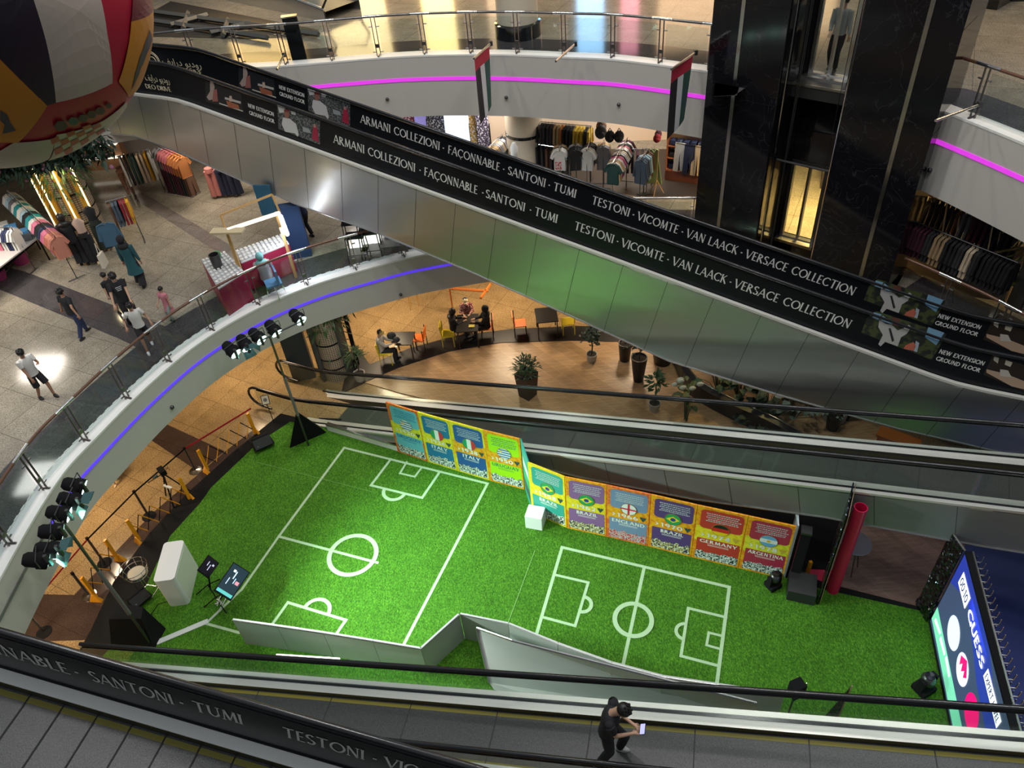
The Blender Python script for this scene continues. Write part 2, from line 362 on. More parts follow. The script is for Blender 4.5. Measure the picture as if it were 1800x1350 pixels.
for nm, pts, mt in (('floor_band_1', [(-60, 485), (0, 467), (43, 477), (211, 541), (330, 590), (300, 640), (211, 596), (0, 509), (-60, 492)], GRAND), ('floor_band_2', [(225, 330), (262, 345), (470, 470), (420, 480), (380, 442), (240, 352)], granite('mauve_granite', (.10, .08, .075), (.20, .17, .155), (.30, .26, .23), rough=.14)),
        ('floor_suit_shop', [(1570, 430), (1700, 410), (1860, 450), (1860, 545), (1700, 520), (1590, 470)], mat('suit_floor', (.02, .015, .013), .4)),
        ('floor_shop_shade', [(905, 262), (1240, 262), (1236, 346), (1120, 345), (980, 318), (905, 300)], mat('shop_floor_shade', (.03, .022, .018), .4))):  # T-shirt shop: its low light put into the colour as a dark sheet
    m = MB(); m.poly([at(x, y, Z1+.004) for x, y in reversed(pts)]); struct(nm, m, mt)
# led lines in the fascias
LEDP = mat('led_purple', (.1, .05, .5), .5, emit=(.085, .035, .72), es=.9); LEDM = mat('led_magenta', (.5, .05, .5), .5, emit=(.62, .035, .66), es=.85)
def led(E, i0, i1, z, w, m, name, label):
    e = [p for p in E[i0:i1]]
    o = ribbon(name, e, -.03, .01, z-w, z, m, kind=False); tag(o, label, 'light strip'); return o
n1 = [i for i, p in enumerate(E1) if p.x < -9.85 and p.y > 10.9][0]; n1b = len(E1a)-8
led(E1, n1, n1b, Z1-.42, .075, LEDP, 'led_strip', 'violet lit line curving along the grey balcony front above the turf')
led(E1, 0, n1+1, Z1-.42, .075, mat('led_off', (.16, .16, .15), .5), 'led_strip', 'unlit dark end of the light line on the balcony front behind the spotlights')
led(E2L, [i for i, p in enumerate(E2L) if p.x > -6.5][0], len(E2L), Z2-.58, .10, LEDM, 'led_strip', 'magenta lit line on the upper balcony front left of the lift tower')
led(E2R, 3, len(E2R), Z2-.58, .10, LEDM, 'led_strip', 'magenta lit line on the upper balcony front right of the lift tower')
# small round sensors on the fascias
for px, py, E, z, lab in ((305, 715, E1, 3.4, 'small dark nozzle on the balcony front above the orange floor'), (705, 518, E1, 3.4, 'small dark nozzle on the balcony front above the cafe'), (684, 174, E2L, 7.9, 'small dark nozzle on the upper balcony front left of the first flag'),
                    (884, 172, E2L, 7.9, 'small dark nozzle on the upper balcony front right of the first flag'), (1090, 184, E2L, 7.9, 'small dark nozzle on the upper balcony front left of the second flag'), (1641, 300, E2R, 7.9, 'small dark nozzle on the balcony front right of the lift tower')):
    p = min(offset(E, -.05), key=lambda q: abs((at(px, py, z).normalized()-Vector((q.x, q.y, 0)).normalized()).length) if False else abs(math.atan2(q.y, q.x)-math.atan2(pray(px, py).y, pray(px, py).x)))
    zz = zat(px, py, (p.x, p.y)); tag(obj('nozzle', MB().ball((p.x, p.y, zz), .055, 8, 5), DARKST, smooth=True), lab, 'nozzle')
# walls
def wall(name, a, b, z0, z1, mt, t=.12):
    a = Vector((*a, 0)); b = Vector((*b, 0)); d = (b-a).normalized(); n = Vector((-d.y, d.x, 0))*t
    m = MB(); m.prism([(a.x, a.y), (b.x, b.y), (b.x+n.x, b.y+n.y), (a.x+n.x, a.y+n.y)], z0, z1); return struct(name, m, mt)
PINK = mat('cream_shop_wall', (.72, .56, .42), .6)
wall('wall_shop', (-1, 27.2), (12.5, 25.2), Z1, Z2-.9, PINK)
wall('wall_left_shop', (-24, 29.5), (-1, 28.6), Z1, Z2-.9, mat('shop_wall_grey', (.35, .31, .28), .6))
wall('wall_far_left', (-24, 3), (-24, 29.5), Z1, Z2-.9, PINK)
wall('wall_right_shop', (10.2, 21.5), (20, 17.5), Z1, Z2-.9, mat('shop_wall_dark', (.03, .022, .02), .5))
wall('wall_ground_back', (-20, 27), (20, 27), 0, Z1-.9, mat('ground_wall', (.30, .17, .08), .6))
wall('wall_ground_left', (-20, -5), (-20, 27), 0, Z1-.9, mat('ground_wall', (.30, .17, .08), .6))
wall('wall_ground_right', (20, 27), (20, -5), 0, Z1-.9, mat('ground_wall', (.30, .17, .08), .6))
# shop fronts on the second floor seen as reflections in the polished floor
wall('wall_back_2', (-30, 37), (30, 37), Z2, 16, mat('upper_wall', (.30, .21, .12), .5))
for x, w, c, s in ((-9.5, 3.2, (1, .62, .22), 2.2), (-5.2, 2.6, (1, .72, .34), 2.6), (-1.6, 1.4, (1, .75, .30), 3.4), (1.6, 2.0, (.9, .6, .35), 1.4), (5.2, 1.2, (.35, .65, 1), 3.0), (7.0, .8, (1, .35, .45), 1.8), (10, 3.4, (1, .62, .34), 1.2), (15, 3, (1, .6, .3), 1.4)):
    o = obj('shop_window', MB().box((x, 36.9, Z2+2.9), (w, .06, 4.6)), mat('shopwin%d' % int(x*10), (.2, .15, .1), .4, emit=c, es=s*2)); o['kind'] = 'structure'; o.name = 'window_%d' % (int(x)+20)
# joints in the near dark skirting
# ------------------------------------------------------------------ balustrades
def balustrade(E, z, i0, i1, off, step, rail, label, start=0.0, inset=.16):
    e = offset(E[i0:i1], inset); root = thing('glass_balustrade', label, 'balustrade', (e[len(e)//2].x, e[len(e)//2].y, z+.05))
    P = resample(e, step, start)
    for k, (p, d) in enumerate(P):
        n = Vector((-d.y, d.x, 0)); m = MB()
        for s in (-.055, .055):
            b = p+d*s
            m.box((b.x, b.y, z+.05+.53), (.045, .018, 1.06), rz=math.atan2(d.y, d.x)+pi/2)
            for zz in (.16, .86): m.tube([(b.x, b.y, z+zz), tuple(b+d*(.10 if s > 0 else -.10)+Vector((0, 0, z+zz)))], .018, 6)
        m.box((p.x, p.y, z+.33), (.05, .12, .10), rz=math.atan2(d.y, d.x)+pi/2)
        m.tube([tuple(p-n*.13+Vector((0, 0, z+.07))), tuple(p+n*.06+Vector((0, 0, z+.07)))], .025, 6)
        pm = obj('post', m, POSTM, root); obj('handrail_joint', MB().tube([tuple(p-d*.28+Vector((0, 0, z+1.133))), tuple(p+d*.28+Vector((0, 0, z+1.133)))], .039, 8), SATIN, pm, smooth=True)
    for (p, d), (q, d2) in zip(P, P[1:]):
        a = p+d*.12; b = q-d2*.12; m = MB(); t = Vector((-(b-a).y, (b-a).x, 0)).normalized()*.012
        m.add([(a.x, a.y, z+.12), (b.x, b.y, z+.12), (b.x, b.y, z+1.02), (a.x, a.y, z+1.02), (a.x+t.x, a.y+t.y, z+.12), (b.x+t.x, b.y+t.y, z+.12), (b.x+t.x, b.y+t.y, z+1.02), (a.x+t.x, a.y+t.y, z+1.02)],
              [(0, 1, 2, 3), (7, 6, 5, 4), (3, 2, 6, 7), (0, 4, 5, 1), (1, 5, 6, 2), (0, 3, 7, 4)])
        obj('glass_pane', m, GL, root)
    obj('handrail', MB().tube([(p.x, p.y, z+1.13) for p in e], .035, 8), rail, root, smooth=True)
    return root, P
i = [k for k, p in enumerate(E1) if p.x > -.5][0]
BALA = balustrade(E1, Z1, 0, i, 0, 1.48, WOODR, 'glass balustrade with wooden handrail on the balcony left of the turf', start=.55)
j = [k for k, p in enumerate(E1) if p.x > 2.8][0]; j2 = len(E1a)
BALB = balustrade(E1, Z1, j, j2, 0, 1.48, SATIN, 'glass balustrade in front of the T-shirt shop, mostly behind the long travelator', start=.3)
BALC = balustrade(E1b, Z1, 0, len(E1b), 0, 1.48, WOODR, 'glass balustrade with wooden handrail in front of the dark suit shop', start=.3)
k0 = [k for k, p in enumerate(E2L) if p.x > -9.4][0]
BALD = balustrade(E2L, Z2, k0, len(E2L), 0, 1.38, POSTM, 'curved glass balustrade along the upper balcony left of the lift tower', start=.4)
BALE = balustrade(E2R, Z2, 2, len(E2R), 0, 1.38, WOODR, 'glass balustrade of the upper balcony right of the lift tower', start=.15)
# white dots and dashes of the safety film at the foot of the glass
e = offset(E1[:i], .37); tp = thing('safety_tape', 'white dashed tape along the foot of the left balcony glass', 'tape', (-9.7, 13.3, Z1+.05))
for p, d in resample(e, .28, 0): obj('dash', MB().box((p.x, p.y, Z1+.056), (.15, .035, .012), rz=math.atan2(d.y, d.x)), LETW, tp)
# ------------------------------------------------------------------ lettering
SF = {  # strokes on a 1-high grid; (points..., weight) w: 1 thick, 0 thin ; arcs given as ('a',cx,cy,rx,ry,a0,a1,w)
 'A': (.78, [((0, 0), (.39, 1), 0), ((.39, 1), (.78, 0), 1), ((.15, .36), (.62, .36), 0)], [(0, 0), (.78, 0)]),
 'B': (.55, [((.08, 0), (.08, 1), 1), ('a', .16, .76, .28, .24, -90, 90, 1), ('a', .16, .27, .36, .27, -90, 90, 1), ((.08, 1), (.2, 1), 0), ((.08, .52), (.2, .52), 0), ((.08, 0), (.2, 0), 0)], []),
 'C': (.80, [('a', .48, .5, .44, .5, 45, 315, 1)], []),
 'D': (.78, [((.08, 0), (.08, 1), 1), ('a', .25, .5, .48, .5, -90, 90, 1), ((.08, 1), (.27, 1), 0), ((.08, 0), (.27, 0), 0)], []),
 'E': (.50, [((.08, 0), (.08, 1), 1), ((.08, 1), (.47, 1), 0), ((.08, .52), (.42, .52), 0), ((.08, 0), (.5, 0), 0)], []),
 'F': (.48, [((.08, 0), (.08, 1), 1), ((.08, 1), (.47, 1), 0), ((.08, .52), (.42, .52), 0)], [(.08, 0)]),
 'G': (.82, [('a', .48, .5, .44, .5, 45, 330, 1), ((.8, .0), (.8, .42), 1)], []),
 'H': (.75, [((.08, 0), (.08, 1), 1), ((.68, 0), (.68, 1), 1), ((.08, .52), (.68, .52), 0)], [(.08, 0), (.08, 1), (.68, 0), (.68, 1)]),
 'I': (.16, [((.08, 0), (.08, 1), 1)], [(.08, 0), (.08, 1)]),
 'K': (.68, [((.08, 0), (.08, 1), 1), ((.08, .48), (.6, 1), 0), ((.22, .58), (.68, 0), 1)], [(.08, 0), (.08, 1)]),
 'L': (.50, [((.08, 0), (.08, 1), 1), ((.08, 0), (.5, 0), 0)], [(.08, 1)]),
 'M': (.92, [((.1, 0), (.18, 1), 0), ((.18, 1), (.47, .08), 1), ((.47, .08), (.78, 1), 0), ((.78, 1), (.86, 0), 1)], [(.1, 0), (.86, 0)]),
 'N': (.80, [((.1, 0), (.1, 1), 0), ((.1, 1), (.7, 0), 1), ((.7, 0), (.7, 1), 0)], [(.1, 0), (.7, 1)]),
 'O': (.92, [('a', .48, .5, .44, .5, 0, 360, 1)], []),
 'P': (.55, [((.08, 0), (.08, 1), 1), ('a', .18, .74, .33, .26, -90, 90, 1), ((.08, 1), (.2, 1), 0), ((.08, .48), (.2, .48), 0)], [(.08, 0)]),
 'R': (.66, [((.08, 0), (.08, 1), 1), ('a', .18, .75, .30, .25, -90, 90, 1), ((.08, 1), (.2, 1), 0), ((.08, .5), (.22, .5), 0), ((.25, .5), (.66, 0), 1)], [(.08, 0)]),
 'S': (.52, [('a', .26, .76, .22, .24, 30, 270, 1), ('a', .26, .26, .24, .26, -150, 90, 1)], []),
 'T': (.72, [((.36, 0), (.36, 1), 1), ((0, 1), (.72, 1), 0)], [(.36, 0)]),
 'U': (.74, [((.1, 1), (.1, .32), 1), ('a', .38, .32, .28, .32, 180, 360, 1), ((.66, .32), (.66, 1), 0)], [(.1, 1), (.66, 1)]),
 'V': (.76, [((0, 1), (.38, 0), 1), ((.38, 0), (.76, 1), 0)], [(0, 1), (.76, 1)]),
 'W': (1.0, [((0, 1), (.26, 0), 1), ((.26, 0), (.5, 1), 0), ((.5, 1), (.76, 0), 1), ((.76, 0), (1.0, 1), 0)], [(0, 1), (1, 1)]),
 'X': (.7, [((0, 1), (.7, 0), 1), ((0, 0), (.7, 1), 0)], []),
 'Y': (.7, [((0, 1), (.35, .45), 1), ((.7, 1), (.35, .45), 0), ((.35, .45), (.35, 0), 1)], []),
 'Z': (.66, [((.04, 1), (.64, 1), 0), ((.64, 1), (.02, 0), 1), ((.02, 0), (.66, 0), 0)], []),
 '.': (.18, [((.09, .36), (.09, .48), 2)], []), ' ': (.36, [], []), ':': (.18, [((.09, .2), (.09, .32), 2), ((.09, .65), (.09, .77), 2)], []), '>': (.5, [((.05, .9), (.45, .5), 1), ((.45, .5), (.05, .1), 1)], []),
 '-': (.4, [((.05, .5), (.35, .5), 1)], []),
 '0': (.7, [('a', .35, .5, .3, .5, 0, 360, 1)], []), '1': (.36, [((.2, 0), (.2, 1), 1), ((.2, 1), (.02, .8), 1)], []), '2': (.62, [('a', .3, .72, .26, .28, -30, 170, 1), ((.52, .58), (.04, 0), 1), ((.04, 0), (.58, 0), 1)], []),
 '3': (.6, [('a', .28, .75, .25, .25, -90, 150, 1), ('a', .28, .26, .27, .26, -150, 90, 1)], []), '4': (.66, [((.48, 0), (.48, 1), 1), ((.48, 1), (.02, .3), 1), ((.02, .3), (.64, .3), 1)], []),
 '5': (.6, [((.52, 1), (.1, 1), 1), ((.1, 1), (.08, .55), 1), ('a', .28, .32, .27, .32, -150, 110, 1)], []), '6': (.62, [('a', .3, .3, .26, .3, 0, 360, 1), ('a', .48, .4, .44, .6, 110, 180, 1)], []),
 '7': (.6, [((.03, 1), (.57, 1), 1), ((.57, 1), (.2, 0), 1)], []), '8': (.62, [('a', .3, .75, .23, .25, 0, 360, 1), ('a', .3, .26, .27, .26, 0, 360, 1)], []), '9': (.62, [('a', .3, .7, .26, .3, 0, 360, 1), ('a', .12, .6, .44, .6, -70, 0, 1)], []),
}
def text_mb(txt, O, U, V, h, width=None, thick=.17, thin=.085, serif=True, gap=.14, nrm=None, squash=1.0, proud=.004):
    """lettering in the plane through O spanned by U (reading direction) and V (up)"""
    U = Vector(U).normalized(); V = Vector(V).normalized(); Nn = Vector(nrm) if nrm else U.cross(V)
    tot = 0; xs = []
    for ch in txt:
        c = 'C' if ch == 'Ç' else ch
        xs.append(tot); tot += SF[c][0]+gap
    tot -= gap; sx = (width/tot) if width else h*squash; m = MB(); O = Vector(O)+Nn*proud
    def P(x, y): return O+U*(x*sx)+V*(y*h)
    def seg(a, b, w):
        d = Vector((b[0]-a[0], (b[1]-a[1]))); L = math.hypot(*d)
        if L < 1e-6: return
        n = (-d.y/L*w/2, d.x/L*w/2)
        m.quad(P(a[0]-n[0], a[1]-n[1]), P(b[0]-n[0], b[1]-n[1]), P(b[0]+n[0], b[1]+n[1]), P(a[0]+n[0], a[1]+n[1]))
    for ch, x0 in zip(txt, xs):
        c = 'C' if ch == 'Ç' else ch
        for st in SF[c][1]:
            if st[0] == 'a':
                _, cx, cy, rx, ry, a0, a1, w = st; K = max(4, int(abs(a1-a0)/22))
                In = []; Out = []
                for k in range(K+1):
                    a = radians(a0+(a1-a0)*k/K); ww = thin+(thick-thin)*abs(cos(a)); ww = ww/2
                    yb = cy if True else 0
                    e = .5/(.5)  # arcs stay inside the cap height
                    In.append(P(x0+cx+(rx-ww)*cos(a), cy+(ry-2*ww if ry >= .24 else ry-ww)*sin(a))); Out.append(P(x0+cx+(rx+ww)*cos(a), cy+ry*sin(a)))
                for k in range(K): m.quad(In[k], Out[k], Out[k+1], In[k+1])
            else:
                a, b, w = st; ww = (thin, thick, thick)[w]
                a = [x0+a[0], a[1]]; b = [x0+b[0], b[1]]
                if a[1] == b[1]:
                    y = a[1]+(ww/2 if a[1] < .1 else -ww/2 if a[1] > .9 else 0); a[1] = b[1] = y
                seg(a, b, ww)
        if serif:
            for sx_, sy_ in SF[c][2]:
                y = sy_+(thin/2.4 if sy_ < .5 else -thin/2.4); seg((x0+sx_-.12, y), (x0+sx_+.12, y), thin*.8)
        if ch == 'Ç': seg((x0+.5, 0), (x0+.44, -.14), .07); seg((x0+.44, -.14), (x0+.56, -.2), .07)
    return m
def font_mb(txt, O, U, V, h, font=None):
    cu = bpy.data.curves.new('t', 'FONT'); cu.body = txt; cu.size = h; o = bpy.data.objects.new('t', cu); COL.objects.link(o)
    dg = bpy.context.evaluated_depsgraph_get(); me = bpy.data.meshes.new_from_object(o.evaluated_get(dg)); U = Vector(U).normalized(); V = Vector(V).normalized(); N = U.cross(V)
    m = MB(); m.add([Vector(O)+U*v.co.x+V*v.co.y+N*.004 for v in me.vertices], [tuple(p.vertices) for p in me.polygons])
    bpy.data.objects.remove(o); bpy.data.meshes.remove(me); return m
# ------------------------------------------------------------------ travelators
class Trav:
    def __init__(s, az, hr_px, hr_h, slope, W, G, flats, name, label, cladz=None, near_side_out=.12, panel=None, deckw=.16, skirt=.16):
        """az: plan direction; hr_px/hr_h: pixel and depth below camera of a point on the reference handrail (lateral 0)"""
        s.u = Vector((cos(radians(az)), sin(radians(az)), 0)); s.n = Vector((-s.u.y, s.u.x, 0))
        s.O = at(hr_px[0], hr_px[1], CAMZ-hr_h); s.k = tan(radians(slope)); s.G = G; s.W = W; s.fl = flats
        s.root = thing(name, label, 'travelator', (s.O.x, s.O.y, 0)); s.deckw = deckw; s.skirt = skirt; s.out = near_side_out; s.panel = panel
    def dz(s, t):  # deck height at distance t
        a, b = s.fl; t = min(max(t, a), b); return s.O.z-s.G+s.k*t
    def S(s, t0, t1):
        a, b = s.fl; L = [t0, t1]
        for c in (a, b):
            for d in (-.6, -.35, -.15, 0, .15, .35, .6):
                if t0 < c+d < t1: L.append(c+d)
        k = math.ceil((t1-t0)/3.0); L += [t0+(t1-t0)*i/k for i in range(1, k)]
        return sorted(set(L))
    def sdz(s, t):  # softened corners
        return (s.dz(t-.5)+s.dz(t)*2+s.dz(t+.5))/4
    def P(s, t, lat, dz=0): return Vector((s.O.x, s.O.y, 0))+s.u*t+s.n*lat+Vector((0, 0, s.sdz(t)+dz))
    def strip(s, name, t0, t1, a, b, mt, parent=None, **k):
        """band between (lat,dz) a and b"""
        m = MB(); T = s.S(t0, t1)
        for p, q in zip(T, T[1:]): m.quad(s.P(p, *a), s.P(q, *a), s.P(q, *b), s.P(p, *b))
        return obj(name, m, mt, parent or s.root, smooth=True, **k)
    def solid(s, name, t0, t1, prof, mt, parent=None, **k):
        m = MB(); T = s.S(t0, t1); n = len(prof); vs = []
        for p in T: vs += [s.P(p, *c) for c in prof]
        fs = [(i*n+j, i*n+(j+1) % n, (i+1)*n+(j+1) % n, (i+1)*n+j) for i in range(len(T)-1) for j in range(n)]
        fs += [tuple(range(n-1, -1, -1)), tuple((len(T)-1)*n+j for j in range(n))]
        m.add(vs, fs); return obj(name, m, mt, parent or s.root, **k)
    def build(s, t0, t1, loops=(True, True), sides=(0, 1), clad=(.9, .9)):
        W, G = s.W, s.G; dw, sk = s.deckw, s.skirt
        for side in (0, 1):
            L0 = 0 if side == 0 else W; o = -1 if side == 0 else 1; tall = G-.05
            s.solid('inner_deck', t0+.5, t1-.5, [(L0, 0), (L0-o*dw, -.02), (L0-o*dw, -.06), (L0, -.06)], DECK)
            s.solid('outer_deck', t0+.5, t1-.5, [(L0, 0), (L0+o*s.out, 0), (L0+o*s.out, -.10), (L0, -.10)], EDGE if s.panel else DECK)
            s.strip('skirt_panel', t0+.5, t1-.5, (L0-o*dw, -.03), (L0-o*dw*1.02, -sk-.03), SKIRT)
            s.strip('gasket', t0+.5, t1-.5, (L0-.03, .004), (L0+.03, .004), RUBBER)
            pm = s.panel or GLD
            b = s.solid('balustrade_panel', t0+.25, t1-.25, [(L0-.012, .0), (L0+.012, .0), (L0+.012, tall), (L0-.012, tall)], pm)
            if side == 0: s.pan0 = b
            else: s.pan1 = b
            pts = []
            T = [t for t in s.S(t0+.35, t1-.35)]
            top = [s.P(t, L0, G) for t in T]
            if loops[0]:
                q = s.P(t0+.35, L0, 0); pts += [q+s.u*(-.42*sin(a))+Vector((0, 0, G-.38+.38*cos(a))) for a in [pi*k/8 for k in range(8, 0, -1)]]
                pts = [q+s.u*.35+Vector((0, 0, G-.78))]+pts
            pts += top
            if loops[1]:
                q = s.P(t1-.35, L0, 0); pts += [q+s.u*(.42*sin(a))+Vector((0, 0, G-.38+.38*cos(a))) for a in [pi*k/8 for k in range(1, 9)]]+[q-s.u*.35+Vector((0, 0, G-.78))]
            obj('handrail', MB().tube(pts, .042, 8), RUBBER, s.root, smooth=True)
            s.strip('handrail_guide', t0+.35, t1-.35, (L0-o*.05, G-.055), (L0+o*.05, G-.055), CHROME)
        # belt with pallets: its own dark treads and yellow edges
        b0 = s.solid('pallet_belt', t0+.9, t1-.9, [(dw, -sk), (W-dw, -sk), (W-dw, -sk-.1), (dw, -sk-.1)], BELT)
        y = MB()
        for lat in (dw+.02, W-dw-.09):
            T = s.S(t0+.9, t1-.9)
            for p, q in zip(T, T[1:]): y.quad(s.P(p, lat, -sk+.004), s.P(q, lat, -sk+.004), s.P(q, lat+.065, -sk+.004), s.P(p, lat+.065, -sk+.004))
        obj('yellow_edge_line', y, YEL, b0)
        g = MB(); t = t0+1.2
        while t < t1-1.1:
            g.quad(s.P(t, dw, -sk+.006), s.P(t+.018, dw, -sk+.006), s.P(t+.018, W-dw, -sk+.006), s.P(t, W-dw, -sk+.006)); t += .4 if s.panel else 1.6
        obj('pallet_gap', g, mat('pallet_gap_%d' % (s.panel is not None), (.008, .008, .008) if s.panel else (.03, .03, .03), .6), b0)
    def cladding(s, t0, t1, lat, bottom, mt, seam=1.12, name='side_cladding', tilt=0.21):
        """panel hanging below the outer deck; bottom(t) gives the lower edge height"""
        m = MB(); T = s.S(t0, t1); o = -1 if lat <= 0 else 1; g = MB()
        for p, q in zip(T, T[1:]):
            a, b = s.P(p, lat, -.06), s.P(q, lat, -.06); c = Vector((b.x, b.y, bottom(q))); d = Vector((a.x, a.y, bottom(p)))
            m.quad(a, b, c, d)
            if o < 0 or True:
                e = s.n*(s.W*(-o)*.98); m.quad(d, c, c+e, d+e)
        ob = obj(name, m, mt, s.root, smooth=False)
        t = t0+.3
        while t < t1-.2:
            A = s.P(t, lat+o*.004, -.06); zb = bottom(t); H = A.z-zb; sh = -H*s.k if s.fl[0] < t < s.fl[1] else 0
            # seams are square to the slope
            t2 = t+H*s.k
            if t2 < t1-.05 and t2 > t0+.05:
                zb2 = bottom(t2)+.01; B = Vector((s.O.x, s.O.y, 0))+s.u*(t2)+s.n*(lat+o*.004); B.z = zb2
                g.quad(A, A+s.u*.012, B+s.u*.012, B)
            t += seam
        obj('panel_joint', g, DARKST, ob)
        ed = MB()
        for p, q in zip(T, T[1:]):
            a = Vector((*s.P(p, lat+o*.01)[:2], bottom(p))); b = Vector((*s.P(q, lat+o*.01)[:2], bottom(q))); ed.tube([a, b], .016, 6)
        obj('edge_trim', ed, SATIN, ob)
        return ob
    def tpix(s, px, py, lat):
        """distance along the travelator of a pixel in the vertical plane of a balustrade"""
        p0 = Vector((s.O.x, s.O.y, 0))+s.n*lat; q = onv(px, py, p0, s.n); return (q-p0).dot(s.u), q.z
def beltmat():
    m, nt, b = new_mat('travelator_belt'); N = nt.nodes; L = nt.links
    tc = N.new('ShaderNodeTexCoord'); n = N.new('ShaderNodeTexNoise'); n.inputs['Scale'].default_value = 90; n2 = N.new('ShaderNodeTexNoise'); n2.inputs['Scale'].default_value = 1.3
    L.new(tc.outputs['Object'], n.inputs['Vector']); L.new(tc.outputs['Object'], n2.inputs['Vector'])
    r = N.new('ShaderNodeValToRGB'); r.color_ramp.elements[0].position = .4; r.color_ramp.elements[0].color = (.035, .036, .035, 1); r.color_ramp.elements[1].position = .62; r.color_ramp.elements[1].color = (.085, .087, .084, 1)
    L.new(n.outputs['Fac'], r.inputs[0]); L.new(r.outputs[0], b.inputs['Base Color'])
    b.inputs['Metallic'].default_value = .15; b.inputs['Roughness'].default_value = .38
    bp = N.new('ShaderNodeBump'); bp.inputs['Strength'].default_value = .15; bp.inputs['Distance'].default_value = .01; L.new(n.outputs['Fac'], bp.inputs['Height']); L.new(bp.outputs[0], b.inputs['Normal'])
    return m
BELT = beltmat()
# --- the long travelator across the picture (first to second floor)
A_ = Trav(331.5, (450, 167.5), 7.15, -12, 1.22, .93, (-2.9, 17.9), 'moving_walkway', 'long sloping travelator with black lettered sides crossing above the turf', panel=PANELB)
A_.build(-8.8, 20.5, loops=(True, True))
cl = []
for px, py in ((150, 232), (215, 235), (265, 245), (495, 350), (700, 423), (900, 509), (1100, 600), (1275, 680), (1350, 688), (1445, 720), (1575, 753), (1740, 791), (1800, 806)):
    cl.append(A_.tpix(px, py, -.12))
cl.sort()
def clz(t):
    if t <= cl[0][0]: return cl[0][1]
    for (a, za), (b, zb) in zip(cl, cl[1:]):
        if a <= t <= b: return za+(zb-za)*(t-a)/(b-a)
    return cl[-1][1]
CLA = A_.cladding(-8.0, 19.9, -.12, clz, CLAD)
def lett(T, txt, pa, pb, lat, hcap, base, mt=LETW, side=-1, **k):
    ta, _ = T.tpix(*pa, lat); tb, _ = T.tpix(*pb, lat)
    U = (T.P(tb, lat)-T.P(ta, lat)).normalized(); V = T.n.cross(U); V = V if V.z > 0 else -V
    nr = T.n*side
    O = T.P(ta, lat, base)+nr*.014
    L = (T.P(tb, lat)-T.P(ta, lat)).length
    return text_mb(txt, O, U, V, hcap, width=None if txt == '.' else L, nrm=nr, proud=.002, **k)
A_.pan0['label'] = 'black side panel with white shop names'
def phrase(T, items, lat, hcap, base, parent, side=-1):
    for txt, a, b in items: obj('lettering', lett(T, txt, a, b, lat, hcap, base, side=side), LETW, parent)
phrase(A_, [('ARMANI COLLEZIONI', (585, 240), (728, 292)), ('.', (736, 296), (741, 297)), ('FAÇONNABLE', (745, 298), (838, 332)), ('.', (846, 334), (850, 335)), ('SANTONI', (853, 337), (921, 361)), ('.', (930, 365), (935, 366)), ('TUMI', (939, 368), (978, 380)),
            ('TESTONI', (1009, 388), (1077, 414)), ('.', (1083, 417), (1088, 419)), ('VICOMTE', (1092, 420), (1166, 446)), ('.', (1172, 448), (1177, 450)), ('VAN LAACK', (1182, 452), (1276, 485)), ('.', (1282, 488), (1287, 490)), ('VERSACE COLLECTION', (1291, 492), (1496, 558))], 0, .24, .36, A_.pan0)
phrase(A_, [('ARMANI COLLEZIONI', (633, 207), (771, 253)), ('.', (777, 257), (782, 258)), ('FAÇONNABLE', (787, 260), (877, 290)), ('.', (883, 293), (887, 294)), ('SANTONI', (892, 296), (957, 318)), ('.', (963, 321), (968, 323)), ('TUMI', (972, 324), (1011, 339)),
            ('TESTONI', (1040, 349), (1105, 371)), ('.', (1111, 375), (1116, 377)), ('VICOMTE', (1120, 378), (1191, 402)), ('.', (1197, 405), (1202, 407)), ('VAN LAACK', (1206, 409), (1295, 437)), ('.', (1301, 441), (1306, 443)), ('VERSACE COLLECTION', (1310, 445), (1503, 503))], A_.W, .24, .42, A_.pan1)
# --- the mid travelator: ground floor up to the right, in front of the cafe
B_ = Trav(331.4, (700, 663), 14.85, 12, 1.42, .93, (-3.0, 30), 'moving_walkway', 'glass sided travelator rising to the right in front of the cafe planters', deckw=.2, skirt=.2)
B_.O = B_.O - B_.n*B_.W
B_.build(-4.9, 21, loops=(True, False))
cb = sorted(B_.tpix(px, py, -.12) for px, py in ((1100, 862), (1350, 895), (1460, 911), (1600, 932), (1667, 949), (1800, 975)))
def clb(t):
    if t < cb[0][0]: return min(cb[0][1], B_.P(t, 0, -.3).z)
    for (a, za), (b, zb) in zip(cb, cb[1:]):
        if a <= t <= b: return za+(zb-za)*(t-a)/(b-a)
    return cb[-1][1]+(t-cb[-1][0])*B_.k
B_.cladding(-2.2, 21, -.12, clb, steel('lower_cladding', (.26, .27, .265), .42, metal=.55), seam=1.5)
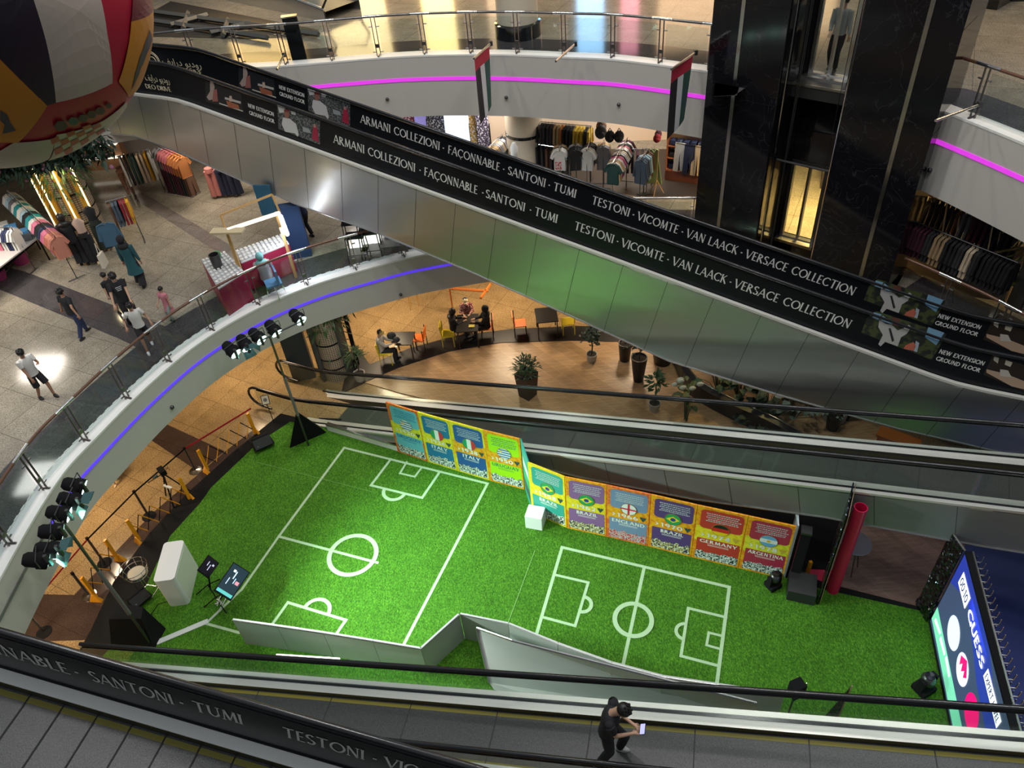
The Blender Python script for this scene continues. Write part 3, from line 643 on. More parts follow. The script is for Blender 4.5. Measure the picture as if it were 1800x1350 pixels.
# --- the lower travelator carrying the person, and the near one at the bottom left
C_ = Trav(343.4, (900, 1184), 11.6, 12, 1.25, .85, (-30, 30), 'moving_walkway', 'glass sided travelator at the bottom with the person in black on it')
C_.O = C_.O - C_.n*C_.W
C_.build(-9.5, 9.5, loops=(False, False)); C_.out = .2
C_.cladding(-9, 9, -.2, lambda t: C_.P(t, 0, -.9).z, CLAD, seam=2.0)
D_ = Trav(343.6, (300, 1196), 7.2, -12, 1.25, .98, (-30, 30), 'moving_walkway', 'near travelator in the bottom left corner with a black lettered side', panel=PANELB)
D_.O = D_.O - D_.n*D_.W
D_.build(-3.6, 5.2, loops=(False, False))
D_.cladding(-3, 5, D_.W+.12, lambda t: D_.P(t, 0, -1.0).z, CLAD, seam=2.0)
m = MB()
for txt, a, b in (('FAÇONNABLE', (-160, 1078), (106, 1161)), ('.', (116, 1163), (122, 1165)), ('SANTONI', (140, 1166), (291, 1215)), ('.', (304, 1219), (311, 1221)), ('TUMI', (325, 1220), (414, 1250)), ('TESTONI', (485, 1266), (630, 1311)), ('.', (646, 1316), (653, 1318)), ('VICOMTE', (667, 1318), (830, 1372))):
    obj('lettering', lett(D_, txt, a, b, D_.W, .26, .38), LETW, D_.pan1)
# ------------------------------------------------------------------ lift tower
TL = Vector((5.63, 19.2, 0)); TU = Vector((.743, -.669, 0)).normalized(); TN = Vector((.669, .743, 0)).normalized()
def T(w, d, z): return TL+TU*w+TN*d+Vector((0, 0, z))
def tbox(m, w0, w1, d0, d1, z0, z1):
    m.prism([tuple(T(w, d, 0)[:2]) for w, d in ((w0, d0), (w1, d0), (w1, d1), (w0, d1))], z0, z1); return m
def marble():
    m, nt, b = new_mat('black_marble'); N = nt.nodes; L = nt.links
    tc = N.new('ShaderNodeTexCoord'); n = N.new('ShaderNodeTexNoise'); n.inputs['Scale'].default_value = 1.1; n.inputs['Detail'].default_value = 7; n.inputs['Distortion'].default_value = 1.6
    L.new(tc.outputs['Object'], n.inputs['Vector'])
    r = N.new('ShaderNodeValToRGB'); e = r.color_ramp.elements; e[0].position = .493; e[0].color = (.007, .007, .009, 1); e[1].position = .507; e[1].color = (.007, .007, .009, 1); k = e.new(.5); k.color = (.030, .030, .033, 1)
    L.new(n.outputs['Fac'], r.inputs[0]); L.new(r.outputs[0], b.inputs['Base Color']); b.inputs['Roughness'].default_value = .09
    return m
MARB = marble()
tw = thing('lift_tower', 'black marble lift tower with two steel strips and an open shaft', 'lift tower', T(2.7, .9, 0))
for w0, w1, sw in ((0, 1.85, .75), (3.45, 5.43, 4.74)):
    p = obj('pier', tbox(MB(), w0, w1, 0, 1.7, 0, 22), MARB, tw)
    obj('steel_strip', tbox(MB(), sw-.045, sw+.045, -.02, 0.02, 0, 22), SATIN, p)
    g = MB()
    for z in (2.1, 4.3, 6.5, 8.7, 10.9, 13.1, 15.3): tbox(g, w0-.002, w1+.002, -.003, 1.0, z, z+.012)
    obj('joint', g, BLACK, p)
bw = MB(); d0, d1 = 1.55, 1.7
tbox(bw, 1.85, 1.85+.12, d0, d1, 0, 22); tbox(bw, 2.95, 3.45, d0, d1, 0, 22); tbox(bw, 1.97, 2.95, d0, d1, 0, Z1); tbox(bw, 1.97, 2.95, d0, d1, Z1+2.35, Z2); tbox(bw, 1.97, 2.95, d0, d1, Z2+2.35, 22)
obj('shaft_wall', bw, GLOSSB, tw)
for w, d in ((1.92, .25), (3.38, .2), (1.99, .9)): obj('guide_rail', MB().tube([T(w, d, 0), T(w, d, 22)], .028, 8), CHROME if d != .9 else DARKST, tw)
m = MB(); tbox(m, 1.85, 3.45, .9, 1.55, Z2-.35, Z2-.02); obj('sill_beam', m, DARKST, tw)
obj('sill_edge', tbox(MB(), 1.85, 3.45, .87, .9, Z2-.06, Z2-.0), SATIN, tw)
for z in (Z1, Z2):
    fr = MB()
    tbox(fr, 1.97, 2.05, d0-.04, d0+.1, z, z+2.35); tbox(fr, 2.87, 2.95, d0-.04, d0+.1, z, z+2.35); tbox(fr, 2.44, 2.50, d0-.04, d0+.1, z, z+2.35)
    tbox(fr, 2.05, 2.87, d0-.04, d0+.1, z, z+.07); tbox(fr, 2.05, 2.87, d0-.04, d0+.1, z+2.25, z+2.35)
    f = obj('door_frame', fr, SATIN if z == Z2 else DARKST, tw)
    obj('door_glass', tbox(MB(), 2.05, 2.87, d0+.02, d0+.035, z+.07, z+2.25), GL, f)
    m = MB(); tbox(m, 1.9, 3.0, d0-.25, d0-.02, z-.05, z+.03); obj('door_sill', m, SATIN, f)
hb = MB(); hb.tube([T(1.9, .5, Z1+2.75), T(3.4, .5, Z1+2.75)], .03, 8); obj('cross_beam', hb, DARKST, tw)
for w in (2.1, 3.1): obj('lift_cable', MB().tube([T(w, .7, Z1+2.75), T(w, .7, 22)], .008, 5), SATIN, tw)
area(tuple(T(2.6, 2.9, 6.9)), .5, .5, 420, (1, .66, .22))
# columns
for z0, z1, lab in ((Z2, 18, 'round cream column with a black base on the upper walkway'), (Z1, Z2-.9, 'round cream column with a dark ring beside the T-shirt racks')):
    c = (1.25, 24.35 if z0 == Z2 else 24.6); r = .62
    t = thing('round_column', lab, 'column', (c[0], c[1], z0))
    obj('shaft', MB().lathe([(r, z0), (r, z1)], (c[0], c[1], 0), 32), mat('column_cream', (.62, .54, .42), .35), t, smooth=True)
    if z0 == Z2: obj('base', MB().lathe([(r+.08, z0), (r+.08, z0+.38), (r, z0+.42)], (c[0], c[1], 0), 32), GLOSSB, t, smooth=True)
    else: obj('ring', MB().lathe([(r+.01, z0+1.42), (r+.02, z0+1.42), (r+.02, z0+1.52), (r+.01, z0+1.52)], (c[0], c[1], 0), 32), GLOSSB, t, smooth=True)
# ------------------------------------------------------------------ upper left escalator on the second floor
us = thing('escalator', 'steel escalator on the upper floor behind the big painted ball', 'escalator', at(440, 30, Z2))
p0 = at(575, 38, Z2); p1 = at(270, -28, Z2)
d = (p1-p0).normalized(); n = Vector((-d.y, d.x, 0)); L = (p1-p0).length
for s, nm in ((0, 'truss_side'), (-1.5, 'truss_side')):
    m = MB(); a = p0+n*s; b = p1+n*s; m.add([a, b, b+Vector((0, 0, 1.6)), a+Vector((0, 0, .35))], [(0, 1, 2, 3)]); q = n*.05
    m.add([a+q, b+q, b+q+Vector((0, 0, 1.6)), a+q+Vector((0, 0, .35))], [(3, 2, 1, 0)]); obj('side_panel', m, CLAD, us)
    obj('handrail', MB().tube([a+d*.1+Vector((0, 0, .4)), a-d*.25+Vector((0, 0, .75)), a+d*.1+Vector((0, 0, 1.2)), b+Vector((0, 0, 2.5))], .04, 8), RUBBER, us, smooth=True)
    obj('deck_strip', MB().tube([a+Vector((0, 0, .37)), b+Vector((0, 0, 1.62))], .05, 6), SATIN, us)
m = MB(); a, b = p0, p1; e = -n*-1.5
m.quad(a+Vector((0, 0, .3)), b+Vector((0, 0, 1.5)), b+n*-1.5+Vector((0, 0, 1.5)), a+n*-1.5+Vector((0, 0, .3))); obj('steps', m, BELT, us)
# a dark floor opening with steel beams in front of it
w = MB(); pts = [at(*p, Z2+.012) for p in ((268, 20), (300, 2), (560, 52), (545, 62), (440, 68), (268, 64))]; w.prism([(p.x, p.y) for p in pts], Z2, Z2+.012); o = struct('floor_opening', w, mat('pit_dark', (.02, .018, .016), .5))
bm_ = thing('steel_truss', 'exposed steel beams beside the upper escalator', 'steel truss', at(380, 45, Z2+.01))
for a, b in (((268, 36), (470, 66)), ((268, 20), (560, 60)), ((300, 44), (365, 26)), ((370, 58), (440, 40)), ((330, 22), (322, 50)), ((400, 34), (392, 62))):
    obj('beam', MB().tube([at(*a, Z2+.12), at(*b, Z2+.12)], .09, 4), mat('beam_grey', (.09, .088, .08), .5), bm_)
m = MB(); c = at(557, 10, Z2); fs = thing('floor_sign', 'white and green standing sign beside the upper escalator', 'sign', c)
obj('stand', MB().box(c+Vector((0, 0, .35)), (.06, .06, .7)), DARKST, fs); obj('board', MB().box(c+Vector((0, 0, 1.0)), (.45, .05, .7), rz=.3), mat('sign_white_lit', (.85, .9, .88), .4, emit=(.8, .9, .85), es=.5), fs)
obj('green_patch', MB().box(c+Vector((-.01, -.035, 1.12)), (.3, .01, .3), rz=.3), mat('sign_green', (.02, .45, .2), .5), fs)
c = at(526, 106, Z2); t = thing('litter_bin', 'black fabric stand beside the upper balustrade behind its first posts', 'stand', c)
obj('body', MB().box(c+Vector((0, .1, .6)), (.42, .2, 1.2), rz=.1), BLACK, t); obj('top_frame', MB().box(c+Vector((0, .1, 1.21)), (.46, .24, .04), rz=.1), SATIN, t)
m = MB(); m.prism([tuple(at(x, y, Z2)[:2]) for x, y in ((1685, -12), (1706, 12), (1752, 18), (1778, 3), (1860, 0), (1860, -30))], Z2, Z2+.25); tag(obj('display_plinth', m, GLOSSB), 'dark low display base on the upper floor at the top right corner', 'plinth')
# ------------------------------------------------------------------ flags on poles
def flagpole(a, b, za, zb, label, flag=None):
    A = at(*a, za); B = at(*b, zb); t = thing('flag_pole', label, 'flag pole', A)
    obj('pole', MB().tube([A, B], .028, 8), SATIN, t); obj('bracket', MB().box(A, (.09, .09, .12)), DARKST, t)
    if flag:
        x0 = B+(A-B)*.02; x1 = B+(A-B)*.85
        down = Vector((0, 0, -1))
        m = MB(); H = 1.75; dU = (x1-x0); W_ = dU.length; K = 10
        def Q(u, v):  # hanging cloth with a fold
            return x0+dU*(u*(1-.18*v))+down*(v*H*(1.0-.10*u))+Vector((-dU.y, dU.x, 0)).normalized()*(.02*sin(u*5+v*1.5))
        for i in range(8):
            for j in range(K):
                u0, u1, v0, v1 = i/8, (i+1)/8, j/K, (j+1)/K
                m.m(0 if (v0+v1)/2 < .24 else (2 if u0 < .37 else 1 if u0 < .62 else 3)); m.quad(Q(u0, v0), Q(u0, v1), Q(u1, v1), Q(u1, v0))
        f = obj('hanging_flag', m, [mat('flag_red', (.55, .02, .05), .7), mat('flag_white', (.75, .75, .75), .7), mat('flag_black', (.02, .02, .02), .7), mat('flag_green', (.02, .10, .07), .7)], smooth=True)
        f['label'] = 'x'; tag(f, flag[2] if len(flag) > 2 else label, 'flag', 'national flags hung from the upper balcony'); pass
flagpole((863, 76), (833, 103), Z2+.55, Z2+.75, 'slanting flag pole on the upper balcony left of the round column', (0, 0, 'red, green, white and black flag hanging below the round column'))
flagpole((1011, 77), (977, 108), Z2+.55, Z2+.75, 'slanting flag pole without a flag on the upper balcony')
flagpole((1223, 92), (1180, 122), Z2+.55, Z2+.75, 'slanting flag pole on the upper balcony next to the lift tower', (0, 0, 'red, green, white and black flag hanging next to the lift tower'))
flagpole((1722, 184), (1645, 212), Z2+.55, Z2+.75, 'bare slanting flag pole right of the lift tower')
flagpole((499, 96), (487, 122), Z2+.55, Z2+.75, 'short bare flag pole near the landing of the long travelator')
flagpole((1644, 350), (1592, 398), Z1+1.6, Z1+1.7, 'bare slanting pole in front of the suits next to the lift tower')
flagpole((1806, 434), (1722, 448), Z1+1.4, Z1+1.5, 'bare slanting pole in front of the suits near the wire mesh column')
# ------------------------------------------------------------------ stage, turf, lines
ZT = .115
def P2(pts, z): return [tuple(at(x, y, z)[:2]) for x, y in pts]
stage = MB(); stage.prism(P2([(494, 728), (590, 752), (700, 786), (925, 856), (1000, 920), (1200, 955), (1400, 1005), (1450, 1026), (1640, 1074), (1700, 1330), (900, 1330), (120, 1180), (160, 1110), (200, 1025), (262, 940), (330, 868), (410, 796)], .06), 0, .095)
tag(obj('stage_platform', stage, mat('stage_black', (.008, .008, .008), .8, spec=.15)), 'low black platform carrying the artificial turf', 'stage')
tf = MB(); tf.prism(P2([(510, 742), (575, 752), (700, 790), (925, 858), (1000, 926), (1200, 968), (1375, 1014), (1445, 1036), (1630, 1077), (1690, 1320), (900, 1320), (170, 1165), (222, 1110), (262, 1020), (300, 942), (352, 885), (372, 857), (455, 778)], .1), .095, ZT)
tag(obj('artificial_turf', tf, TURF), 'bright green artificial turf with two small white football pitches', 'turf')
_lz = [0]
def line(m, pts, w=.075, z=ZT+.004):
    _lz[0] += 1; z += .0006*(_lz[0] % 9)
    P = [at(x, y, z) for x, y in pts]
    for a, b in zip(P, P[1:]):
        _lz[0] += 1; d = (b-a).normalized(); n = Vector((-d.y, d.x, 0))*w/2; a = a-d*w/2+Vector((0, 0, .0005*(_lz[0] % 4))); b = b+d*w/2; b.z = a.z; m.quad(a-n, b-n, b+n, a+n)
def ring(m, c, r, a0=0, a1=360, w=.10, z=ZT+.0125, K=40):
    c = at(*c, z) if not isinstance(c, Vector) else c
    for k in range(K):
        a = radians(a0+(a1-a0)*k/K); b = radians(a0+(a1-a0)*(k+1)/K); q = [c+Vector((cos(t)*rr, sin(t)*rr, 0)) for t, rr in ((a, r-w/2), (b, r-w/2), (b, r+w/2), (a, r+w/2))]; m.quad(*reversed(q))
m = MB()
line(m, [(707, 1138), (857, 850), (605, 787), (490, 943)]); line(m, [(490, 943), (425, 1036), (362, 1096), (420, 1112)], w=.07); line(m, [(490, 943), (663, 989)])
ring(m, (620, 975), .62, w=.12)
line(m, [(687, 807), (652, 853), (742, 875), (772, 831)]); line(m, [(715, 812), (703, 832), (729, 838), (742, 821)], w=.06)
u = (at(742, 875, ZT)-at(652, 853, ZT)); az = math.degrees(math.atan2(u.y, u.x)); ring(m, (694, 863), .32, az-180, az, K=20)
line(m, [(478, 1098), (506, 1059), (608, 1090), (590, 1116)]); ring(m, (556, 1074), .33, az, az+180, K=20)
tag(obj('pitch_markings', m, LINE), 'white painted lines of the football pitch on the left of the turf', 'pitch lines')
m = MB()
line(m, [(943, 1115), (988, 962), (1282, 1032), (1260, 1203)], w=.08); line(m, [(1132, 999), (1095, 1170)], w=.08); ring(m, (1113, 1089), .43, w=.11)
line(m, [(974, 1010), (1034, 1024), (1011, 1100), (955, 1085)], w=.07); line(m, [(1276, 1085), (1210, 1069), (1197, 1153), (1262, 1170)], w=.07); line(m, [(1270, 1118), (1246, 1112), (1242, 1134), (1267, 1141)], w=.06)
u = (at(1034, 1024, ZT)-at(974, 1010, ZT)); az = math.degrees(math.atan2(u.y, u.x)); ring(m, (1024, 1062), .21, az-90, az+90, K=20, w=.09); ring(m, (1204, 1110), .20, az+90, az+270, K=20, w=.08)
tag(obj('pitch_markings', m, LINE), 'white painted lines of the smaller football pitch on the right of the turf', 'pitch lines')
m = MB(); line(m, [(940, 968), (892, 1098)], w=.02); line(m, [(450, 812), (660, 866)], w=.012); tag(obj('turf_seam', m, mat('turf_seam', (.16, .34, .08), .8)), 'thin pale seams where the strips of turf meet', 'seam')
# ------------------------------------------------------------------ world cup history boards
def crowd(name, c1, c2, c3=None):
    if name in _m: return _m[name]
    m, nt, b = new_mat(name); N = nt.nodes; L = nt.links
    tc = N.new('ShaderNodeTexCoord'); v = N.new('ShaderNodeTexVoronoi'); v.inputs['Scale'].default_value = 22; n = N.new('ShaderNodeTexNoise'); n.inputs['Scale'].default_value = 30
    L.new(tc.outputs['Object'], v.inputs['Vector']); L.new(tc.outputs['Object'], n.inputs['Vector'])
    r = N.new('ShaderNodeValToRGB'); r.color_ramp.interpolation = 'CONSTANT'; e = r.color_ramp.elements; e[0].color = (*c1, 1); e[1].position = .74; e[1].color = (*c2, 1)
    if c3: k = e.new(.84); k.color = (*c3, 1)
    mx = N.new('ShaderNodeMath'); mx.operation = 'MULTIPLY_ADD'; mx.inputs[1].default_value = .5
    L.new(v.outputs['Distance'], mx.inputs[0]); L.new(n.outputs['Fac'], mx.inputs[2]); L.new(mx.outputs[0], r.inputs[0]); L.new(r.outputs[0], b.inputs['Base Color']); b.inputs['Roughness'].default_value = .6
    _m[name] = m; return m
def blotch(name, c1, c2, scale=9, th=.5):
    if name in _m: return _m[name]
    m, nt, b = new_mat(name); N = nt.nodes; L = nt.links
    tc = N.new('ShaderNodeTexCoord'); n = N.new('ShaderNodeTexNoise'); n.inputs['Scale'].default_value = scale; n.inputs['Detail'].default_value = 5
    r = N.new('ShaderNodeValToRGB'); e = r.color_ramp.elements; e[0].position = th-.04; e[0].color = (*c1, 1); e[1].position = th+.04; e[1].color = (*c2, 1)
    L.new(tc.outputs['Object'], n.inputs['Vector']); L.new(n.outputs['Fac'], r.inputs[0]); L.new(r.outputs[0], b.inputs['Base Color']); b.inputs['Roughness'].default_value = .5
    _m[name] = m; return m
ORY = blotch('poster_orange', (.80, .25, .01), (.88, .42, .01)); YLW = blotch('poster_yellow', (.80, .58, .01), (.88, .70, .03)); YGR = blotch('poster_yellowgreen', (.62, .62, .02), (.80, .72, .04)); REDO = blotch('poster_redorange', (.75, .12, .03), (.85, .25, .03))
CR1 = crowd('crowd_mono', (.03, .04, .04), (.75, .78, .75)); CR2 = crowd('crowd_yellow', (.03, .03, .10), (.75, .6, .1), (.7, .75, .7)); CR3 = crowd('crowd_red', (.55, .03, .05), (.80, .68, .6), (.25, .3, .45))
def colm(c): return mat('print_%02x%02x%02x' % tuple(int(x*255) for x in c), c, .45)
FLAGS = {'URUGUAY': ('h', [(.8, .8, .8), (.03, .15, .42)]*4+[(.8, .8, .8)]), 'ITALY': ('v', [(.01, .32, .12), (.8, .8, .8), (.65, .03, .05)]), 'BRAZIL': ('b', []), 'ENGLAND': ('e', []),
         'GERMANY': ('h', [(.01, .01, .01), (.65, .02, .02), (.85, .6, .01)]), 'ARGENTINA': ('h', [(.15, .4, .7), (.82, .82, .82), (.15, .4, .7)])}
def emblem(country, O, U, V, N, r, parent):
    typ, cols = FLAGS[country]; ob = None
    def sl(f0, f1, vert, col, k=0, rr=r):
        m = MB(); K = 8; A = []; B = []
        for i in range(K+1):
            t = -1+2*(f0+(f1-f0)*i/K); w = math.sqrt(max(0, 1-t*t))
            (A if True else B).append((t, w))
        pts = [(t, w) for t, w in A]+[(t, -w) for t, w in reversed(A)]
        P = [O+(U*(a*rr)+V*(b*rr) if vert else V*(-a*rr)+U*(b*rr))+N*(.006+k*.002) for a, b in pts]
        if not vert: pass
        m.poly(P); return m
    obj('emblem_rim', MB().tube([O+N*.006+U*(cos(a)*r*1.02)+V*(sin(a)*r*1.02) for a in [2*pi*k/24 for k in range(24)]], .006, 4, closed=True), colm((.25, .16, .03)), parent)
    root = obj('flag_emblem', sl(0, 1, True, None), colm((.02, .34, .10) if typ == 'b' else (.82, .82, .82)), parent)
    if typ in 'hv':
        n = len(cols)
        for i, c in enumerate(cols):
            obj('stripe', sl(i/n, (i+1)/n, typ == 'v', c, 1), colm(c), root)
        if country in ('URUGUAY', 'ARGENTINA'):
            c0 = O+(U*(-.45*r)+V*(.35*r) if country == 'URUGUAY' else Vector()); m = MB(); m.poly([c0+U*(cos(a)*r*.22)+V*(sin(a)*r*.22)+N*.012 for a in [2*pi*k/12 for k in range(12)]]); obj('sun_mark', m, colm((.8, .5, .05)), root)
    elif typ == 'b':
        m = MB(); m.poly([O+N*.009+U*(r*.85), O+N*.009+V*(r*.58), O+N*.009-U*(r*.85), O+N*.009-V*(r*.58)]); obj('yellow_rhombus', m, colm((.85, .68, .02)), root)
        m = MB(); m.poly([O+N*.012+U*(cos(a)*r*.32)+V*(sin(a)*r*.32) for a in [2*pi*k/16 for k in range(16)]]); obj('blue_disc', m, colm((.02, .05, .30)), root)
    else:
        for a, b in ((r, r*.13), (r*.13, r)):
            m = MB(); m.poly([O+N*.009+U*(sx*a*.99)+V*(sy*b*.99) for sx, sy in ((-1, -1), (1, -1), (1, 1), (-1, 1))]); obj('red_bar', m, colm((.65, .02, .06)), root)
def board(a, b, year, country, col, bg, mid, crowdm, top=2.0, txtcol=None):
    A = at(*a, ZT); B = at(*b, ZT); U = (B-A).normalized(); U.z = 0; W_ = (B-A).length-.01; V = Vector((0, 0, 1)); N = U.cross(V)
    if N.dot(Vector((0, 0, CAMZ))-A) < 0: N = -N
    t = thing('history_board', 'upright printed board for %s %s with a round flag, between its neighbours' % (year, country.title()), 'display board', (A+B)/2, math.atan2(U.y, U.x), 'printed boards along the turf')
    t['label'] = 'upright %s printed board reading %s %s' % (txtcol[1], year, country)
    def Q(u, v, k=0): return A+U*(u*W_)+V*(v*top)+N*(.021+k)
    m = MB(); m.prism([tuple((A+U*0+N*.02)[:2]), tuple((A+U*W_+N*.02)[:2]), tuple((A+U*W_-N*.02)[:2]), tuple((A-N*.02)[:2])], ZT, ZT+top); obj('panel', m, bg, t)
    def rr(u0, v0, u1, v1, k, rad=.06, tl=True):
        pts = []
        for cx, cy, a0 in ((u0+rad, v0+rad/2, 180), (u1-rad, v0+rad/2, 270), (u1-rad, v1-rad/2, 0), (u0+rad, v1-rad/2, 90)):
            for q in range(4): a = radians(a0+30*q); pts.append(Q(cx+rad*cos(a), cy+rad/2*sin(a), k))
        return MB().poly(pts)
    obj('middle_band', rr(.02, .37, .98, .66, .001, .01), mid, t)
    obj('upper_field', rr(.09, .625, .95, .965, .002, .10), colm(col), t); obj('lower_field', rr(.07, .13, .96, .43, .002, .02), colm(col), t)
    m = MB(); K = 14; pts = [Q(.07, .03, .004), Q(.96, .03, .004)]+[Q(.96-.89*i/K, .165+.035*random.random()+.015*sin(i*1.7), .004) for i in range(K+1)]; m.poly(pts); obj('crowd_print', m, crowdm, t)
    emblem(country, Q(.52, .645, .003), U, V, N, .20, t)
    w = txtcol[0]
    def tx(s, u0, u1, v, h, **k): return obj('lettering', text_mb(s, Q(u0, v, .003), U, V, h, width=(u1-u0)*W_, nrm=N, serif=False, proud=.003, **k), k2, t)
    k2 = LETW
    tx('>', .14, .21, .472, .12, thick=.22, thin=.2); tx(year, .27, .74, .462, .15, thick=.22, thin=.17, gap=.24)
    if w: k2 = w
    tx(country, .14 if len(country) > 6 else .27, .90 if len(country) > 6 else .78, .352, .125, thick=.21, thin=.15, gap=.20)
    for i, (v, u0, u1) in enumerate(((.90, .20, .86), (.865, .22, .84), (.83, .2, .86), (.795, .24, .82), (.765, .2, .85))):
        m = MB(); u = u0
        while u < u1:
            L = random.uniform(.015, .05); m.quad(Q(u, v, .004), Q(u+L, v, .004), Q(u+L, v+.014+.006*random.random(), .004), Q(u, v+.014, .004)); u += L+.012
        obj('small_print', m, mat('small_print', (.55, .58, .6), .6) if not w else w, t)
    m = MB()
    for v in (.325, .308): m.quad(Q(.3, v, .004), Q(.74, v, .004), Q(.74, v+.006, .004), Q(.3, v+.006, .004))
    obj('small_print', m, k2, t)
    c = Q(.86, .50, .006); m = MB()
    for sx in (-1, 1): m.poly([c+U*(sx*x)+V*y for x, y in ((.0, -.09), (.035, -.02), (.07, .03), (.085, .10), (.05, .075), (.03, .10), (0, .06))])
    obj('cup_mark', m, colm((.03, .07, .08)) if year not in ('1974', '1978') else colm((.6, .42, .05)), t)
TEALP = (.03, .36, .30)
bd = [((700, 793), (753, 811), '1930', 'URUGUAY', (.14, .48, .60), REDO, YGR, CR1, (colm((.02, .15, .35)), 'light blue')),
      ((753, 811), (805, 827), '1934', 'ITALY', (.01, .16, .36), YLW, YLW, CR1, (None, 'blue')),
      ((805, 827), (862, 844), '1938', 'ITALY', (.02, .09, .33), YLW, ORY, CR1, (None, 'dark blue')),
      ((862, 844), (923, 860), '1950', 'URUGUAY', (.40, .75, .01), ORY, ORY, CR1, (colm((.03, .25, .12)), 'lime green')),
      ((936, 901), (997, 927), '1958', 'BRAZIL', (.04, .35, .29), YLW, YLW, CR1, (None, 'teal')),
      ((997, 927), (1066, 942), '1962', 'BRAZIL', (.27, .12, .32), ORY, YLW, CR2, (None, 'light purple')),
      ((1066, 942), (1139, 959), '1966', 'ENGLAND', (.19, .27, .45), REDO, ORY, CR3, (None, 'slate blue')),
      ((1139, 959), (1215, 978), '1970', 'BRAZIL', (.10, .045, .20), ORY, ORY, CR2, (None, 'dark purple')),
      ((1215, 978), (1298, 997.5), '1974', 'GERMANY', (.55, .04, .03), ORY, YLW, CR1, (None, 'bright red')),
      ((1298, 997.5), (1376, 1016), '1978', 'ARGENTINA', (.42, .03, .07), ORY, YGR, CR1, (None, 'crimson'))]
for q in bd: board(*q[:8], txtcol=q[8])
# the short side board at the corner
A = at(923, 860, ZT); B = at(936, 901, ZT); m = MB(); n = Vector((.03, .01, 0))
m.prism([tuple(A[:2]), tuple(B[:2]), tuple((B+n)[:2]), tuple((A+n)[:2])], ZT, ZT+2.0); t = thing('history_board', 'narrow side board turning the corner beside the lime green board', 'display board', (A+B)/2)
obj('panel', m, colm(TEALP), t)
for v, c in ((1.05, (.7, .75, .72)), (.25, (.06, .09, .1)), (.72, (.03, .42, .18))):
    d = B-A; k = MB(); o = Vector((-.004, -.002, 0)); k.quad(A+d*.12+o+Vector((0, 0, v)), A+d*.88+o+Vector((0, 0, v)), A+d*.88+o+Vector((0, 0, v+.42)), A+d*.12+o+Vector((0, 0, v+.42))); obj('printed_patch', k, colm(c), t)
# board feet at the right end
m = MB(); A = at(1376, 1016, ZT); m.box(A+Vector((.12, .25, 1.0)), (.03, .5, 2.0), rz=-.3); tag(obj('side_banner', m, mat('banner_white', (.6, .66, .7), .4)), 'pale banner edge beside the crimson 1978 board', 'banner')
# white box, low white kerb
c = at(943, 926, ZT); m = MB(); m.box((c.x, c.y+.12, ZT+.24), (.46, .42, .48), rz=radians(-20)); tag(obj('white_box', m, mat('white_gloss', (.82, .82, .82), .3), bev=.01), 'small white cube on the turf in front of the teal board', 'box')
A, B = at(577, 758, ZT), at(702, 795, ZT); d = (B-A); m = MB(); m.box((A+B)/2+Vector((0, .08, .11)), (d.length, .10, .24), rz=math.atan2(d.y, d.x))
t = thing('low_barrier', 'low white rail at the back edge of the turf', 'barrier', (A+B)/2); obj('board', m, mat('white_gloss', (.82, .82, .82), .3), t); m = MB(); m.box((A+B)/2+Vector((0, .08, .245)), (d.length, .14, .03), rz=math.atan2(d.y, d.x)); obj('cap', m, SATIN, t)
# ------------------------------------------------------------------ steel screens between turf and lower travelator
top = [(408, 1090), (487, 1101), (568, 1113), (655, 1127), (740, 1141), (808, 1080), (893, 1097), (980, 1132), (1075, 1166), (1165, 1190), (1260, 1204), (1380, 1222)]
zt = 1.15; Pt = [at(x, y, zt) for x, y in top]; t = thing('steel_screen', 'brushed steel screen zigzagging along the near edge of the turf', 'screen wall', (Pt[4].x, Pt[4].y, 0))
CLAD2 = steel('screen_steel', (.50, .51, .48), .5, metal=.2)
for i, (a, b) in enumerate(zip(Pt, Pt[1:])):
    m = MB(); d = (b-a).normalized(); n = Vector((-d.y, d.x, 0))*.05; q = .006
    m.prism([tuple((a+d*q)[:2]), tuple((b-d*q)[:2]), tuple((b-d*q+n)[:2]), tuple((a+d*q+n)[:2])], 0, zt); obj('panel', m, CLAD2, t)
m = MB()
for a, b in zip(Pt, Pt[1:]): m.tube([a, b], .014, 6)
obj('top_edge', m, SATIN, t)
a, b, c, d = at(838, 1104, 1.1), at(1330, 1236, 2.0), at(1330, 1270, .2), at(860, 1200, .2); e = at(900, 1126, 1.5)
m = MB(); m.add([a, e, b, c, d, at(1200, 1300, .0), at(880, 1230, .0)], [(0, 4, 3, 1), (1, 3, 2), (4, 6, 5, 3)]); 
tag(obj('steel_hood', m, CLAD2), 'wedge shaped steel hood between the turf screen and the lower travelator', 'hood'); 
m = MB(); m.tube([a, e, b], .03, 6); m.tube([a, d], .03, 6); tag(obj('steel_edge', m, SATIN), 'bright folded edge of the steel hood beside the turf', 'edge trim')
c = at(538, 1155, 1.6); m = MB(); m.tube([at(486, 1152, 1.6), at(597, 1159, 1.6)], .035, 8); tag(obj('tube_lamp', m, mat('tube_lit', (1, 1, .9), .4, emit=(1, 1, .8), es=1.6)), 'white tube lamp lying along the steel screen below the turf', 'lamp')
# black floor behind the boards
m = MB(); m.prism(P2([(560, 735), (935, 850), (1010, 920), (1380, 1005), (1440, 1030), (1480, 905), (1250, 865), (1000, 815), (700, 740)], .02), 0, .034); o = struct('floor_black_carpet', m, BLACK)
